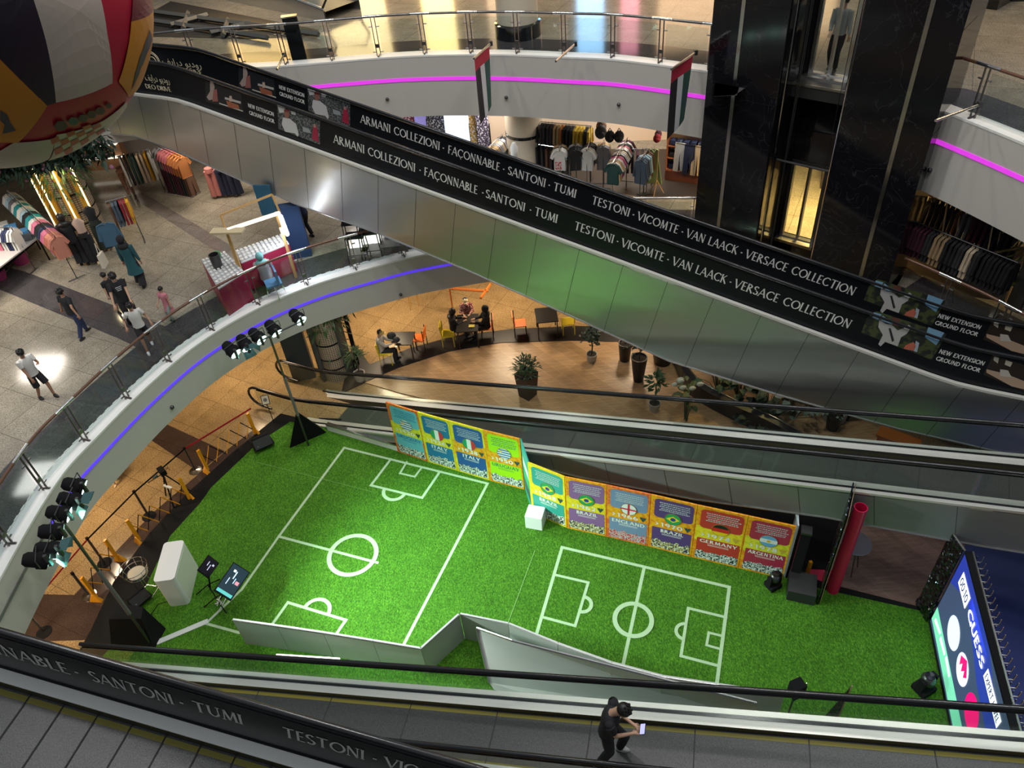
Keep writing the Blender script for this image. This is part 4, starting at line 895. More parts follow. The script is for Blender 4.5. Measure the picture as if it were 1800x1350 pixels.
# ------------------------------------------------------------------ people
def skin_obj(name, nodes, edges, mt, parent, root=0, sub=1, loc=None):
    me = bpy.data.meshes.new(name); me.from_pydata([n[0] for n in nodes], edges, []); me.update()
    o = bpy.data.objects.new(name, me); COL.objects.link(o)
    me.materials.append(mt); o.parent = parent
    bm = bmesh.new(); bm.from_mesh(me); ly = bm.verts.layers.skin.verify(); bm.verts.ensure_lookup_table()
    for i, n in enumerate(nodes):
        r = n[1] if isinstance(n[1], tuple) else (n[1], n[1]); bm.verts[i][ly].radius = r; bm.verts[i][ly].use_root = (i == root)
    bm.to_mesh(me); bm.free()
    s = o.modifiers.new('skin', 'SKIN'); s.use_smooth_shade = True; s.branch_smoothing = .3
    if sub: q = o.modifiers.new('sub', 'SUBSURF'); q.levels = sub; q.render_levels = sub
    return o
def ik(a, b, l1, l2, pole):
    a, b = Vector(a), Vector(b); d = b-a; L = min(d.length, (l1+l2)*.998); d.normalize(); b = a+d*L
    x = (l1*l1-l2*l2+L*L)/(2*L); h = math.sqrt(max(0, l1*l1-x*x)); p = Vector(pole); p = (p-d*p.dot(d)).normalized(); return a+d*x+p*h, b
SKIN1 = mat('skin_tan', (.38, .20, .12), .5); SKIN2 = mat('skin_light', (.55, .33, .22), .5); HAIR = mat('hair_black', (.008, .007, .007), .45)
def cloth(n, c): return mat('cloth_'+n, c, .85, noise=.12, nscale=30)
def person(label, loc, face, H=1.7, top=None, bottom=None, lh=None, rh=None, lf=(-.10, .05), rf=(.10, -.05), lean=0.0, headfwd=.0, sit=False, skin=SKIN1, sleeve=.6, legs='trousers', hair=HAIR, shoes=None, scarf=None, cap=None, dress=0, head_turn=0, lz=0, rz_=0, print_=None, group=None):
    k = H/1.75; root = thing('person', label, 'person', loc, face, group); root.scale = (k, k, k)
    hz = .50 if sit else .93; ln = lean
    pel = Vector((0, 0, hz)); ax = Vector((0, sin(ln), cos(ln))); wa = pel+ax*.16; ch = pel+ax*.40; nk = pel+ax*.56; hd0 = nk+ax*.05+Vector((0, headfwd*.14, 0))
    hfw = Vector((0, sin(ln+headfwd*2.2), cos(ln+headfwd*2.2))); hd = hd0+hfw*.11
    sh = {s: pel+ax*.49+Vector((s*.175, 0, 0)) for s in (-1, 1)}; hp = {s: pel+Vector((s*.09, 0, -.03)) for s in (-1, 1)}
    HT = {-1: lh or (-.27, .06, hz-.10), 1: rh or (.27, .06, hz-.10)}
    FT = {-1: (lf[0], lf[1], .08+lz), 1: (rf[0], rf[1], .08+rz_)}
    el = {}; ha = {}; kn = {}; fo = {}
    for s in (-1, 1):
        el[s], ha[s] = ik(sh[s], HT[s], .28, .26, (s*.5, -.8, -.5)); kn[s], fo[s] = ik(hp[s], FT[s], .44, .43, (s*.05, 1, 0.1))
    N = [(pel, .115), (wa, .10), (ch, (.135, .11)), (nk, .052), (hd0, .062), (hd, (.085, .10)), (hd+hfw*.07, .07)]; E = [(0, 1), (1, 2), (2, 3), (3, 4), (4, 5), (5, 6)]
    def ap(p, r, j): N.append((Vector(p), r)); E.append((j, len(N)-1)); return len(N)-1
    for s in (-1, 1):
        i = ap(sh[s], .058, 2); i = ap(sh[s].lerp(el[s], .5), .046, i); i = ap(el[s], .038, i); i = ap(el[s].lerp(ha[s], .85), .026, i)
        dr = (ha[s]-el[s]).normalized(); sd = dr.cross(Vector((0, 0, 1))); sd = sd.normalized() if sd.length > .05 else Vector((1, 0, 0)); dn = dr.cross(sd)
        if dn.z > 0: dn = -dn
        pm = ap(ha[s]+dr*.045, (.022, .034), i)
        for f, (o, L) in enumerate(((-.03, .062), (-.010, .075), (.011, .070), (.031, .055))):
            a = ap(ha[s]+dr*.085+sd*o, .0095, pm); b = ap(ha[s]+dr*(.085+L*.5)+sd*o*1.1+dn*.010, .0085, a); ap(ha[s]+dr*(.085+L*.85)+sd*o*1.1+dn*.034, .007, b)
        tside = -s if sd.dot(Vector((s, 0, 0))) > 0 else s
        a = ap(ha[s]+dr*.03+sd*(.045*tside)+dn*.01, .011, pm); ap(ha[s]+dr*.07+sd*(.055*tside)+dn*.025, .009, a)
        i = ap(hp[s], .082, 0); i = ap(hp[s].lerp(kn[s], .5), .072, i); i = ap(kn[s], .054, i); i = ap(kn[s].lerp(fo[s], .4), .050, i); ap(fo[s], .036, i)
    body = skin_obj('body', N, E, skin, root)
    # face
    fw = Vector((0, cos(ln+headfwd*2.2), -sin(ln+headfwd*2.2)))
    f = MB(); f.ball(hd+fw*.112-hfw*.01, .016, 6, 4, (.8, 1, 1.3)); obj('nose', f, skin, body, smooth=True, world=False)
    f = MB()
    for s in (-1, 1): f.ball(hd+fw*.095+Vector((s*.034, 0, 0))+hfw*.018, .011, 6, 4)
    obj('eyes', f, HAIR, body, world=False)
    f = MB(); f.ball(hd+fw*.098-hfw*.05, .02, 6, 4, (1.2, .4, .35)); obj('mouth', f, mat('lips', (.30, .10, .09), .5), body, world=False)
    f = MB()
    for s in (-1, 1): f.ball(hd+Vector((s*.095, 0, 0)), .022, 6, 4, (.4, .8, 1.2))
    obj('ears', f, skin, body, smooth=True, world=False)
    if scarf:
        f = MB(); f.ball(hd+fw*-.012+hfw*.022, .128, 14, 10, (.92, 1.0, 1.12)); f.ball(nk+Vector((0, -.03, -.03)), .15, 12, 8, (1.25, .9, .75)); obj('headscarf', f, scarf, root, smooth=True, world=False)
    else:
        f = MB(); rr = random.Random(int(H*100)); Mh = Matrix.Rotation(-(ln+headfwd*2.2), 3, 'X')
        f.ball(hd-fw*.018+hfw*.042, .112, 16, 10, (.92, 1.03, .92), M=Mh)
        for q in range(26):
            a = rr.uniform(0, 2*pi); e = rr.uniform(.1, 1.4); v = Vector((cos(a)*cos(e)*.96, sin(a)*cos(e), sin(e)))*.100; f.ball(hd-fw*.018+hfw*.046+Mh@v, .022, 5, 4)
        obj('hair', f, hair, root, smooth=True, world=False)
    if cap:
        f = MB(); f.ball(hd+hfw*.05, .115, 14, 8, (.95, 1.05, .85)); f.ball(hd+fw*.11+hfw*.045, .075, 10, 5, (1, 1, .18)); obj('cap', f, cap, root, smooth=True, world=False)
    # top garment: one sheet of cloth round the torso with two sleeves
    if top:
        X = Vector((1, 0, 0)); hem = pel+ax*(.0 if dress else -.04); rows = []
        if dress and not sit: rows += [(pel-Vector((0, 0, dress)), .20+.10*dress, .17+.08*dress), (pel-Vector((0, 0, dress*.5)), .185, .16)]
        rows += [(hem, .178, .142), (wa, .158, .128), (pel+ax*.30, .182, .138), (ch+ax*.03, .196, .135), (pel+ax*.50, .188, .112), (pel+ax*.555, .085, .078)]
        if not rounds: rows = rows
        m = MB(); etube(m, rows, X, ax)
        for s in (-1, 1):
            a = sh[s]+Vector((-s*.05, 0, -.02)); e1 = sh[s].lerp(el[s], min(1, sleeve)*.98); pth = [a, sh[s]+Vector((s*.005, 0, .012)), e1]; rr_ = [.074, .080, .062]; m.ball(sh[s]+Vector((-s*.02, 0, -.01)), .078, 10, 7)
            if sleeve > 1: pth.append(el[s].lerp(ha[s], .88)); rr_ += [.042]
            m.tube(pth, rr_, 12)
        obj('shirt' if not dress else 'dress', m, top, root, smooth=True, world=False)
    if bottom:
        m = MB(); etube(m, [(pel+ax*.05, .150, .122), (pel-Vector((0, 0, .04)), .168, .140), (pel-Vector((0, 0, .10)), .15, .125)], Vector((1, 0, 0)), Vector((0, 0, 1)))
        K = {'trousers': .93, 'shorts': -.1, 'wide': .97}[legs]
        for s in (-1, 1):
            h0 = hp[s]-Vector((0, 0, .0))
            if K > 0: m.tube([h0, hp[s].lerp(kn[s], .5), kn[s], kn[s].lerp(fo[s], .5), kn[s].lerp(fo[s], K)], [.092, .092, .074, .070, .062] if legs == 'trousers' else [.095, .10, .098, .105, .115], 12)
            else: m.tube([h0, hp[s].lerp(kn[s], .45), hp[s].lerp(kn[s], .9)], [.094, .096, .092], 12)
        obj('trousers' if K > 0 else 'shorts', m, bottom, root, smooth=True, world=False)
    sc = shoes or mat('shoe_black', (.02, .02, .02), .5)
    for s in (-1, 1):
        f = MB(); c = fo[s]; zb = c.z-.08; f.lathe([(.040, 0), (.050, .012), (.050, .05), (.036, .085)], (0, 0, 0), 12)
        f.v = [(c.x+v[0]*.95, c.y+.045+v[1]*2.45*(1 if v[1] > 0 else .9), zb+v[2]*(1 if v[1] < .01 else .75)) for v in f.v]; obj('shoe', f, sc, root, smooth=True, world=False)
    if print_:
        f = MB()
        for r_ in range(3): f.box(ch+Vector((0, .137, .03-.05*r_)), (.16-.02*r_, .004, .018))
        obj('shirt_print', f, print_, root, world=False)
    return root
def etube(m, rows, X, up, n=14):
    Y = Vector((0, 1, 0)); Y = (Y-up*Y.dot(up)).normalized(); vs = []
    for c, rx, ry in rows:
        for k in range(n): a = 2*pi*k/n; vs.append(c+X*(cos(a)*rx)+Y*(sin(a)*ry))
    L = len(rows); m.add(vs, [(i*n+k, i*n+(k+1) % n, (i+1)*n+(k+1) % n, (i+1)*n+k) for i in range(L-1) for k in range(n)]+[tuple(range(n-1, -1, -1)), tuple((L-1)*n+k for k in range(n))])
rounds = 1
def facing(p, q, z):  # yaw that looks from pixel p towards pixel q
    d = at(*q, z)-at(*p, z); return math.atan2(d.y, d.x)-pi/2
BT = cloth('black', (.012, .012, .015)); WT = cloth('white', (.62, .60, .56)); NV = cloth('navy', (.02, .03, .08)); TEAL = cloth('teal', (.015, .085, .10)); PINKC = cloth('pink', (.55, .20, .24)); GREY = cloth('grey', (.40, .40, .38))
def g1(x, y): return at(x, y, Z1)
person('woman in a black headscarf and long teal tunic walking with a pale bag', g1(250, 503), facing((250, 503), (300, 420), Z1), 1.66, TEAL, BT, scarf=BT, dress=.42, sleeve=1.2, legs='wide', lf=(-.1, .14), rf=(.1, -.12))
b = g1(222, 490); bag = MB(); bag.box(b+Vector((-.38, -.05, .75)), (.09, .34, .42), taper=.85); bag.tube([b+Vector((-.38, -.14, .95)), b+Vector((-.38, -.05, 1.30)), b+Vector((-.38, .05, .95))], .012, 5)
tag(obj('tote_bag', bag, cloth('cream', (.62, .56, .46))), 'pale tote bag hanging beside the woman in the teal tunic', 'bag')
person('boy in a black T-shirt and dark jeans walking alone across the granite floor', g1(149, 590), facing((149, 590), (185, 560), Z1), 1.52, BT, NV, lf=(-.1, .22), rf=(.1, -.24), rh=(.42, -.15, .98), lh=(-.42, .02, .92))
person('small boy in a dark shirt behind the man in the printed T-shirt', g1(214, 548), facing((214, 548), (262, 562), Z1), 1.28, BT, cloth('darkgrey', (.03, .03, .035)), legs='shorts', skin=SKIN2)
person('man in a black printed T-shirt leading the small girl in pink', g1(240, 572), facing((240, 572), (290, 640), Z1), 1.72, BT, BT, lh=(-.10, .42, .82), rh=(.34, .34, .85), headfwd=.16, print_=mat('print_white', (.6, .6, .6), .6), skin=SKIN2, lf=(-.1, .1), rf=(.12, -.1))
person('boy in a white T-shirt and black shorts running beside the handrail', g1(264, 612), facing((264, 612), (290, 660), Z1), 1.45, WT, BT, legs='shorts', lf=(-.12, -.25), rf=(.12, .26), lh=(-.34, .18, 1.0), rh=(.36, .1, 1.06), headfwd=.1, shoes=cloth('shoewhite', (.6, .6, .6)))
person('little girl in a pink dress holding hands with the man in the printed T-shirt', g1(306, 563), facing((306, 563), (262, 600), Z1), 1.08, PINKC, cloth('palegreen', (.25, .30, .26)), dress=.34, rh=(.25, .30, .90), lf=(-.09, .08), skin=SKIN2)
person('boy in a white T-shirt and black shorts at the left edge of the balcony floor', g1(84, 698), facing((84, 698), (130, 715), Z1), 1.5, WT, BT, legs='shorts', lh=(-.12, .32, 1.28), rh=(.2, .24, .8), headfwd=.12, lf=(-.12, .18), rf=(.13, -.16))
person('child walking on the orange floor under the left balcony', at(203, 848, 0), facing((203, 848), (180, 900), 0), 1.15, cloth('rose', (.45, .22, .18)), cloth('maroon', (.22, .05, .05)), legs='shorts', skin=SKIN2, shoes=cloth('shoetan', (.55, .40, .25)), lf=(-.1, .2), rf=(.1, -.2))
# person on the lower travelator
pt = C_.tpix(1068, 1312, C_.W*.42); base = C_.P(pt[0], C_.W*.42, -C_.skirt)
pp = person('person in black on the lower travelator looking at a pale phone', base+Vector((0, 0, .005)), radians(343.4-90), 1.74, BT, BT, lh=(-.06, .36, 1.12), rh=(.07, .36, 1.10), headfwd=.38, lean=.10, skin=SKIN2, lf=(-.13, .17), rf=(.13, -.10), shoes=cloth('shoebw', (.5, .5, .48)), lz=.035, rz_=-.02)
Mp = Matrix.Translation(pp.location) @ Matrix.Rotation(radians(343.4-90), 4, 'Z'); c = Mp @ Vector((.0, .50, 1.14)); U = (Mp.to_3x3() @ Vector((1, 0, 0))); F = (Mp.to_3x3() @ Vector((0, .85, .5)))
m = MB(); m.box(c, (.16, .085, .010), M=Matrix((U, F.normalized(), U.cross(F).normalized())).transposed()); ph = thing('phone', 'pale lit phone held by the person on the lower travelator', 'phone', c); obj('body', m, BLACK, ph)
m = MB(); m.box(c+U.cross(F).normalized()*.007, (.15, .075, .003), M=Matrix((U, F.normalized(), U.cross(F).normalized())).transposed()); obj('screen', m, mat('phone_screen', (.4, .4, .8), .3, emit=(.45, .45, .85), es=.8), ph)
# person waiting behind the upper lift door
q = T(2.38, 2.05, Z2); person('person in a grey top and black trousers behind the upper lift door', q, math.atan2(-TN.y, -TN.x)-pi/2, 1.7, GREY, BT, skin=SKIN2, sleeve=1.2, rh=(.14, .28, 1.0), lf=(-.09, .1), rf=(.1, -.06))
# ------------------------------------------------------------------ clothes racks and shop things
def garment_mesh(kind, mt, w=.42, h=.68):
    """one hanging garment seen in the plane of its hanger, thickness along y"""
    m = MB(); t = .035
    if kind == 'shirt':  pts = [(-.07, 0), (-.20, -.06), (-.31, -.27), (-.235, -.31), (-.18, -.20), (-.19, -h), (.19, -h), (.18, -.20), (.235, -.31), (.31, -.27), (.20, -.06), (.07, 0), (0, -.04)]
    elif kind == 'long': pts = [(-.06, 0), (-.20, -.06), (-.27, -.55), (-.21, -.56), (-.18, -.25), (-.20, -h-.1), (.20, -h-.1), (.18, -.25), (.21, -.56), (.27, -.55), (.20, -.06), (.06, 0), (0, -.05)]
    elif kind == 'dress': pts = [(-.08, 0), (-.14, -.02), (-.15, -.30), (-.30, -1.15), (.30, -1.15), (.15, -.30), (.14, -.02), (.08, 0), (0, -.10)]
    else: pts = [(-.17, 0), (-.20, -1.0), (-.04, -1.0), (0, -.35), (.04, -1.0), (.20, -1.0), (.17, 0)]
    n = len(pts)
    vs = []
    for y, k in ((-t*.5, 1), (-t, .93), (t, .93), (t*.5, 1)):
        for i, (x, z) in enumerate(pts): vs.append((x*k*w/.42, y+.012*sin(x*30+z*6), z))
    fs = [tuple(range(n-1, -1, -1)), tuple(range(3*n, 4*n))]
    for l in range(3): fs += [(l*n+i, l*n+(i+1) % n, (l+1)*n+(i+1) % n, (l+1)*n+i) for i in range(n)]
    m.add(vs, fs); m.tube([(0, 0, -.02), (0, 0, .075), (.03, 0, .09)], .005, 4); m.tube([(-.18, 0, -.055), (0, 0, -.005), (.18, 0, -.055)], .007, 4); return m
_gm = {}
def garment(kind, col, loc, rz, label, group, cat='garment', hook=True, name=None):
    key = (kind, col)
    nm = name or {'shirt': 'hanging_shirt', 'long': 'hanging_jacket', 'dress': 'hanging_dress', 'pants': 'hanging_trousers'}[kind]
    if key not in _gm:
        _gm[key] = obj(nm, garment_mesh(kind, None), cloth('g%02d%02d%02d' % tuple(int(c*99) for c in col), col), loc=Vector(loc), smooth=False)
        o = _gm[key]
    else:
        o = _gm[key].copy(); COL.objects.link(o); o.name = nm; o.location = loc
    o.rotation_euler = (0, 0, rz); tag(o, label, cat, group); return o
def rack(a, b, z, H, label, cols, kind, glabel, group, spacing=.085, n=None, stand=True, angle=pi/2, jit=.10):
    """rail from a to b (ground points) carrying garments; label texts are per garment via glabel(i, colname)"""
    a = Vector((a.x, a.y, z)); b = Vector((b.x, b.y, z)); d = (b-a).normalized(); L = (b-a).length
    t = thing('clothes_rack', label, 'clothes rack', (a+b)/2)
    obj('rail', MB().tube([a+Vector((0, 0, H)), b+Vector((0, 0, H))], .016, 8), CHROME, t)
    if stand:
        for p in (a+d*.04, b-d*.04):
            obj('upright', MB().tube([p, p+Vector((0, 0, H))], .014, 6), DARKST, t); nn = Vector((-d.y, d.x, 0))*.25
            obj('foot', MB().tube([p-nn+Vector((0, 0, .03)), p+nn+Vector((0, 0, .03))], .014, 6), DARKST, t)
    n = n or int(L/spacing); az = math.atan2(d.y, d.x)+angle
    hk = MB()
    for i in range(n):
        p = a+d*(L*(i+.5)/n); hk.tube([p+Vector((0, 0, H+.012)), p+Vector((0, 0, H-.07))], .005, 4)
    for i in range(n):
        p = a+d*(L*(i+.5)/n); cname, c = cols[i*len(cols)//n] if isinstance(cols, list) else cols(i)
        garment(kind if isinstance(kind, str) else kind(i), c, p+Vector((0, 0, H-.06)), az+random.uniform(-jit, jit), '%s %s' % (cname, glabel), group % cname if '%s' in group else group)
    return t
C = {'white': (.62, .61, .58), 'pale blue': (.35, .50, .58), 'teal': (.02, .25, .27), 'pink': (.55, .16, .25), 'black': (.015, .015, .017), 'navy': (.02, .03, .08), 'salmon': (.55, .22, .15), 'grey': (.17, .17, .18), 'light grey': (.38, .38, .40),
     'mustard': (.60, .32, .02), 'red': (.30, .02, .03), 'slate': (.08, .11, .15), 'brown': (.12, .06, .035), 'cream': (.62, .50, .36), 'dark green': (.02, .06, .05), 'orange': (.42, .15, .04), 'plum': (.07, .015, .03), 'yellow': (.65, .45, .05), 'tan': (.42, .29, .15), 'charcoal': (.035, .032, .035), 'rose': (.42, .12, .14), 'mint': (.30, .42, .36)}
def cl(*n): return [(x, C[x]) for x in n]
G = 'garments on the %s rack'
def R_(p, q, z, H, zr=None): return None
# left shop: long rack of pale clothes behind the folding table
def rk(pa, pb, H, label, cols, kind, gl, grp, **k): return rack(at(*pa, Z1+H), at(*pb, Z1+H), Z1, H, label, cols, kind, gl, grp, **k)
rk((12, 336), (96, 415), 1.5, 'long rack of pale T-shirts in the left shop', cl('white', 'pale blue', 'grey', 'white', 'teal', 'white', 'pale blue', 'black', 'teal', 'white', 'pink', 'black', 'navy', 'pink', 'salmon', 'salmon'), 'shirt', 'T-shirt on the long rack left of the lit column', '%s T-shirts on the long rack', spacing=.075)
rk((-30, 400), (22, 400), 1.5, 'rack of pale clothes at the left edge', cl('light grey', 'pink', 'white', 'navy', 'white'), 'shirt', 'T-shirt on the rack at the left edge', '%s T-shirts at the left edge')
rk((185, 355), (222, 345), 1.55, 'rack with mustard, red and slate jackets', cl('brown', 'slate', 'slate', 'light grey', 'red', 'red', 'mustard', 'mustard'), 'long', 'jacket on the rack right of the lit columns', '%s jackets right of the lit columns', spacing=.09)
rk((205, 275), (262, 262), 1.55, 'rack of long trousers below the garland', cl('white', 'black', 'dark green', 'dark green', 'cream', 'cream', 'mustard', 'white'), 'pants', 'trousers on the rack below the hanging garland', '%s trousers below the garland', spacing=.12)
rk((272, 255), (318, 275), 1.9, 'upper rail of small coloured tops', cl('grey', 'rose', 'rose', 'orange', 'orange'), 'shirt', 'top on the short upper rail under the long travelator', '%s tops on the short upper rail', spacing=.16, stand=False)
rk((285, 291), (330, 299), .95, 'lower rail of dark trousers', cl('plum', 'charcoal', 'plum', 'charcoal', 'brown'), 'pants', 'trousers on the low rail under the long travelator', '%s trousers on the low rail', spacing=.10)
# T-shirt shop below the upper balcony
rk((938, 213), (1040, 222), 1.9, 'high rail of dark and yellow clothes in the T-shirt shop', cl('black', 'charcoal', 'charcoal', 'charcoal', 'tan', 'orange', 'black', 'charcoal', 'yellow', 'yellow', 'charcoal', 'yellow'), 'long', 'garment on the high rail of the T-shirt shop', '%s garments on the high rail', spacing=.11)
rk((985, 250), (983, 262), 1.5, 'short rack ending in a white printed T-shirt', cl('tan', 'black', 'white', 'white'), 'shirt', 'T-shirt on the short rack with the red print', '%s T-shirts on the first short rack', n=6)
rk((1012, 248), (1012, 262), 1.5, 'short rack of black T-shirts', cl('white', 'black', 'black'), 'shirt', 'T-shirt on the second short rack', '%s T-shirts on the second short rack', n=6)
rk((1037, 246), (1031, 262), 1.5, 'short rack ending in a plain white shirt', cl('black', 'charcoal', 'white', 'white'), 'shirt', 'shirt on the third short rack', '%s shirts on the third short rack', n=7)
rk((1062, 246), (1060, 256), 1.5, 'short rack of dull grey jackets', cl('tan', 'grey', 'grey'), 'long', 'jacket on the short grey rack', '%s jackets on the short grey rack', n=4)
rk((1103, 242), (1077, 286), 1.5, 'deep rack of striped T-shirts running towards the camera', cl('plum', 'white', 'black', 'rose', 'white', 'charcoal', 'cream', 'white', 'black', 'pink', 'white', 'tan', 'white', 'dark green'), 'shirt', 'T-shirt on the deep rack facing the camera', '%s T-shirts on the deep rack', spacing=.09)
rk((1140, 262), (1126, 280), 1.5, 'round rail of slate shirts next to the green dress', cl('brown', 'pale blue', 'slate', 'slate'), 'long', 'shirt on the rail left of the green dress', '%s shirts left of the green dress', n=7)
garment('dress', (.22, .30, .13), at(1150, 262, Z1+1.45), radians(-20), 'green and yellow sleeveless dress on a wooden stand', 'single dress', 'dress', name='green_dress')
m = MB(); p = at(1153, 342, Z1)
for a in (0, 2.1, 4.2): m.tube([p+Vector((0, 0, .5)), p+Vector((cos(a)*.25, sin(a)*.25, .02))], .016, 6)
m.tube([p+Vector((0, 0, .5)), p+Vector((0, 0, 1.5))], .014, 6); tag(obj('wooden_stand', m, mat('light_wood', (.5, .3, .12), .5)), 'wooden tripod stand under the green dress', 'stand')
p = at(1131, 340, Z1); tag(obj('rack_base', MB().lathe([(.2, 0), (.2, .03), (.02, .05), (.02, .9)], p, 16), DARKST), 'black round base below the slate shirts', 'stand')
rk((935, 252), (1000, 262), 1.2, 'low rail of dark trousers behind the short racks', cl('black', 'charcoal', 'brown', 'charcoal', 'black', 'grey'), 'pants', 'trousers on the low rail behind the short racks', '%s trousers on the low rail behind the short racks', spacing=.16)
rk((1100, 262), (1150, 262), 1.3, 'low rail of dark clothes between the deep rack and the green dress', cl('black', 'plum', 'charcoal', 'navy'), 'shirt', 'top on the low rail left of the green dress', '%s tops on the low rail left of the green dress', spacing=.14)
def shirt_print(px, py, z, w, h, mt, lab, txt=None):
    p = at(px, py, z)-Vector((0, .03, 0)); U = Vector((.995, -.1, 0)); m = MB(); m.quad(p, p+U*w, p+U*w+Vector((0, 0, h)), p+Vector((0, 0, h))); t = thing('shirt_print', lab, 'print', p); obj('patch', m, mt, t)
    if txt: obj('lettering', text_mb(txt, p+Vector((0, -.01, h*.3)), U, Vector((0, 0, 1)), h*.4, width=w, serif=False, thick=.2, thin=.15, nrm=(0, -1, 0)), mat('ink', (.04, .04, .03), .6), t)
shirt_print(976, 298, Z1+.95, .20, .26, crowd('redprint', (.45, .03, .05), (.6, .5, .45)), 'red printed square on the white T-shirt of the first short rack')
# printed front T-shirts and signs
def flat(px, py, z0, w, h, rz, m_, label, cat, depth=.02, name='printed_panel'):
    p = at(px, py, z0); mb = MB(); mb.box(p+Vector((0, 0, h/2)), (w, depth, h), rz=rz); return tag(obj(name, mb, m_), label, cat)
# wall shelf at the right of the T-shirt shop
S0, S1 = at(1166, 335, Z1), at(1232, 350, Z1); S0 = S0+Vector((.25, .8, 0)); S1 = S1+Vector((.5, .9, 0)); d = (S1-S0).normalized(); n = Vector((-d.y, d.x, 0)); L = (S1-S0).length; az = math.atan2(d.y, d.x)
sh = thing('shelf_unit', 'red edged wall shelf with folded clothes and shoes beside the lift tower', 'shelf', (S0+S1)/2)
WD = mat('shelf_wood', (.40, .13, .06), .45)
m = MB(); m.box((S0+S1)/2+n*.3+Vector((0, 0, 1.35)), (L, .03, 2.7), rz=az); obj('back_panel', m, mat('shelf_back', (.55, .45, .42), .6), sh)
for p in (S0, S1): obj('side_panel', MB().box(p+n*.12+Vector((0, 0, 1.35)), (.04, .36, 2.7), rz=az), WD, sh)
for z in (.35, .75, 1.15, 1.75, 2.3): obj('shelf_board', MB().box((S0+S1)/2+n*.12+Vector((0, 0, z)), (L, .36, .03), rz=az), WD, sh)
obj('base_cabinet', MB().box((S0+S1)/2+n*.1+Vector((0, 0, .17)), (L, .38, .33), rz=az), mat('cabinet_brown', (.16, .05, .03), .5), sh)
obj('light_strip', MB().box((S0+S1)/2+n*.05+Vector((0, 0, 2.66)), (L*.9, .05, .04), rz=az), mat('shelf_light', (1, 1, 1), .4, emit=(1, 1, .95), es=3), sh)
area(tuple((S0+S1)/2-n*.6+Vector((0, 0, 2.75))), .8, .3, 26, (1, .97, .92))
for k, z in enumerate((.385, .785, 1.185, 1.785, 2.33)):
    names = ['lowest shelf', 'second shelf', 'middle shelf', 'shelf with white shoes', 'top shelf']
    for i in range(6 if k != 3 else 4):
        p = S0+d*(L*(i+.7)/(6.4 if k != 3 else 4.6))+n*.10+Vector((0, 0, z))
        if k == 3:
            m = MB(); m.ball(p+Vector((0, 0, .09)), .10, 10, 6, (.9, .6, 1.0)); m.box(p+Vector((0, 0, .01)), (.16, .10, .02), rz=az); tag(obj('shoe_pair', m, mat('shoe_white', (.7, .68, .66), .5), smooth=True), 'pair of pale shoes on the lit shelf beside the lift tower', 'shoes', 'pale shoes on the shelf')
        else:
            c = [C['navy'], C['charcoal'], C['navy'], None, C['pale blue']][k]; m = MB()
            for j in range(3): m.box(p+Vector((0, 0, .03+.05*j)), (.17, .24, .045), rz=az+random.uniform(-.1, .1))
            tag(obj('folded_clothes', m, cloth('fold%d' % k, c), bev=.01), 'pile of folded clothes on the %s beside the lift tower' % names[k], 'folded clothes', 'folded clothes on the %s' % names[k])
for px, py, c, lab in ((1192, 318, C['white'], 'white trousers hanging in front of the wall shelf'), (1208, 322, C['navy'], 'navy trousers hanging in front of the wall shelf'), (1222, 324, C['cream'], 'cream trousers hanging nearest the lift tower')):
    p = at(px, py, Z1); garment('pants', c, Vector((p.x, p.y, Z1+1.3)), az, lab, 'trousers in front of the wall shelf')
# panelled cream wall mouldings
for x0, x1 in ((1.9, 4.2), (4.5, 6.4)):
    m = MB(); z0, z1 = Z1+1.2, Z1+2.6; y = lambda x: 27.2+(x+1)*(-2.0/13.5)-.04
    m.tube([(x0, y(x0), z0), (x1, y(x1), z0), (x1, y(x1), z1), (x0, y(x0), z1), (x0, y(x0), z0)], .02, 4); struct('trim_moulding', m, mat('moulding', (.30, .16, .10), .5))
# backpacks and caps
for i, (px, py, r, c, lab) in enumerate(((1056, 232, .20, C['charcoal'], 'black backpack hanging above the grey jackets'), (1057, 222, .18, C['brown'], 'dark brown backpack, topmost of the hanging bags'), (1072, 240, .17, C['black'], 'black rucksack left of the round caps'), (1088, 240, .17, C['black'], 'black rucksack hanging next to the cream wall'), (1155, 243, .13, C['red'], 'red handbag above the green dress'), (1157, 236, .12, C['plum'], 'dark handbag above the red one'))):
    p = at(px, py, Z1+1.8); m = MB(); m.ball(p, r, 12, 8, (.95, .6, 1.15)); m.ball(p+Vector((0, -r*.5, -r*.25)), r*.6, 10, 6, (1, .6, .8)); t = thing('backpack' if r > .15 else 'handbag', lab, 'bag', p-Vector((0, 0, r)))
    obj('body', m, cloth('bag%d' % i, c), t, smooth=True); obj('strap', MB().tube([p+Vector((-.06, 0, r)), p+Vector((0, 0, r*1.6)), p+Vector((.06, 0, r))], .014, 6), BLACK, t)
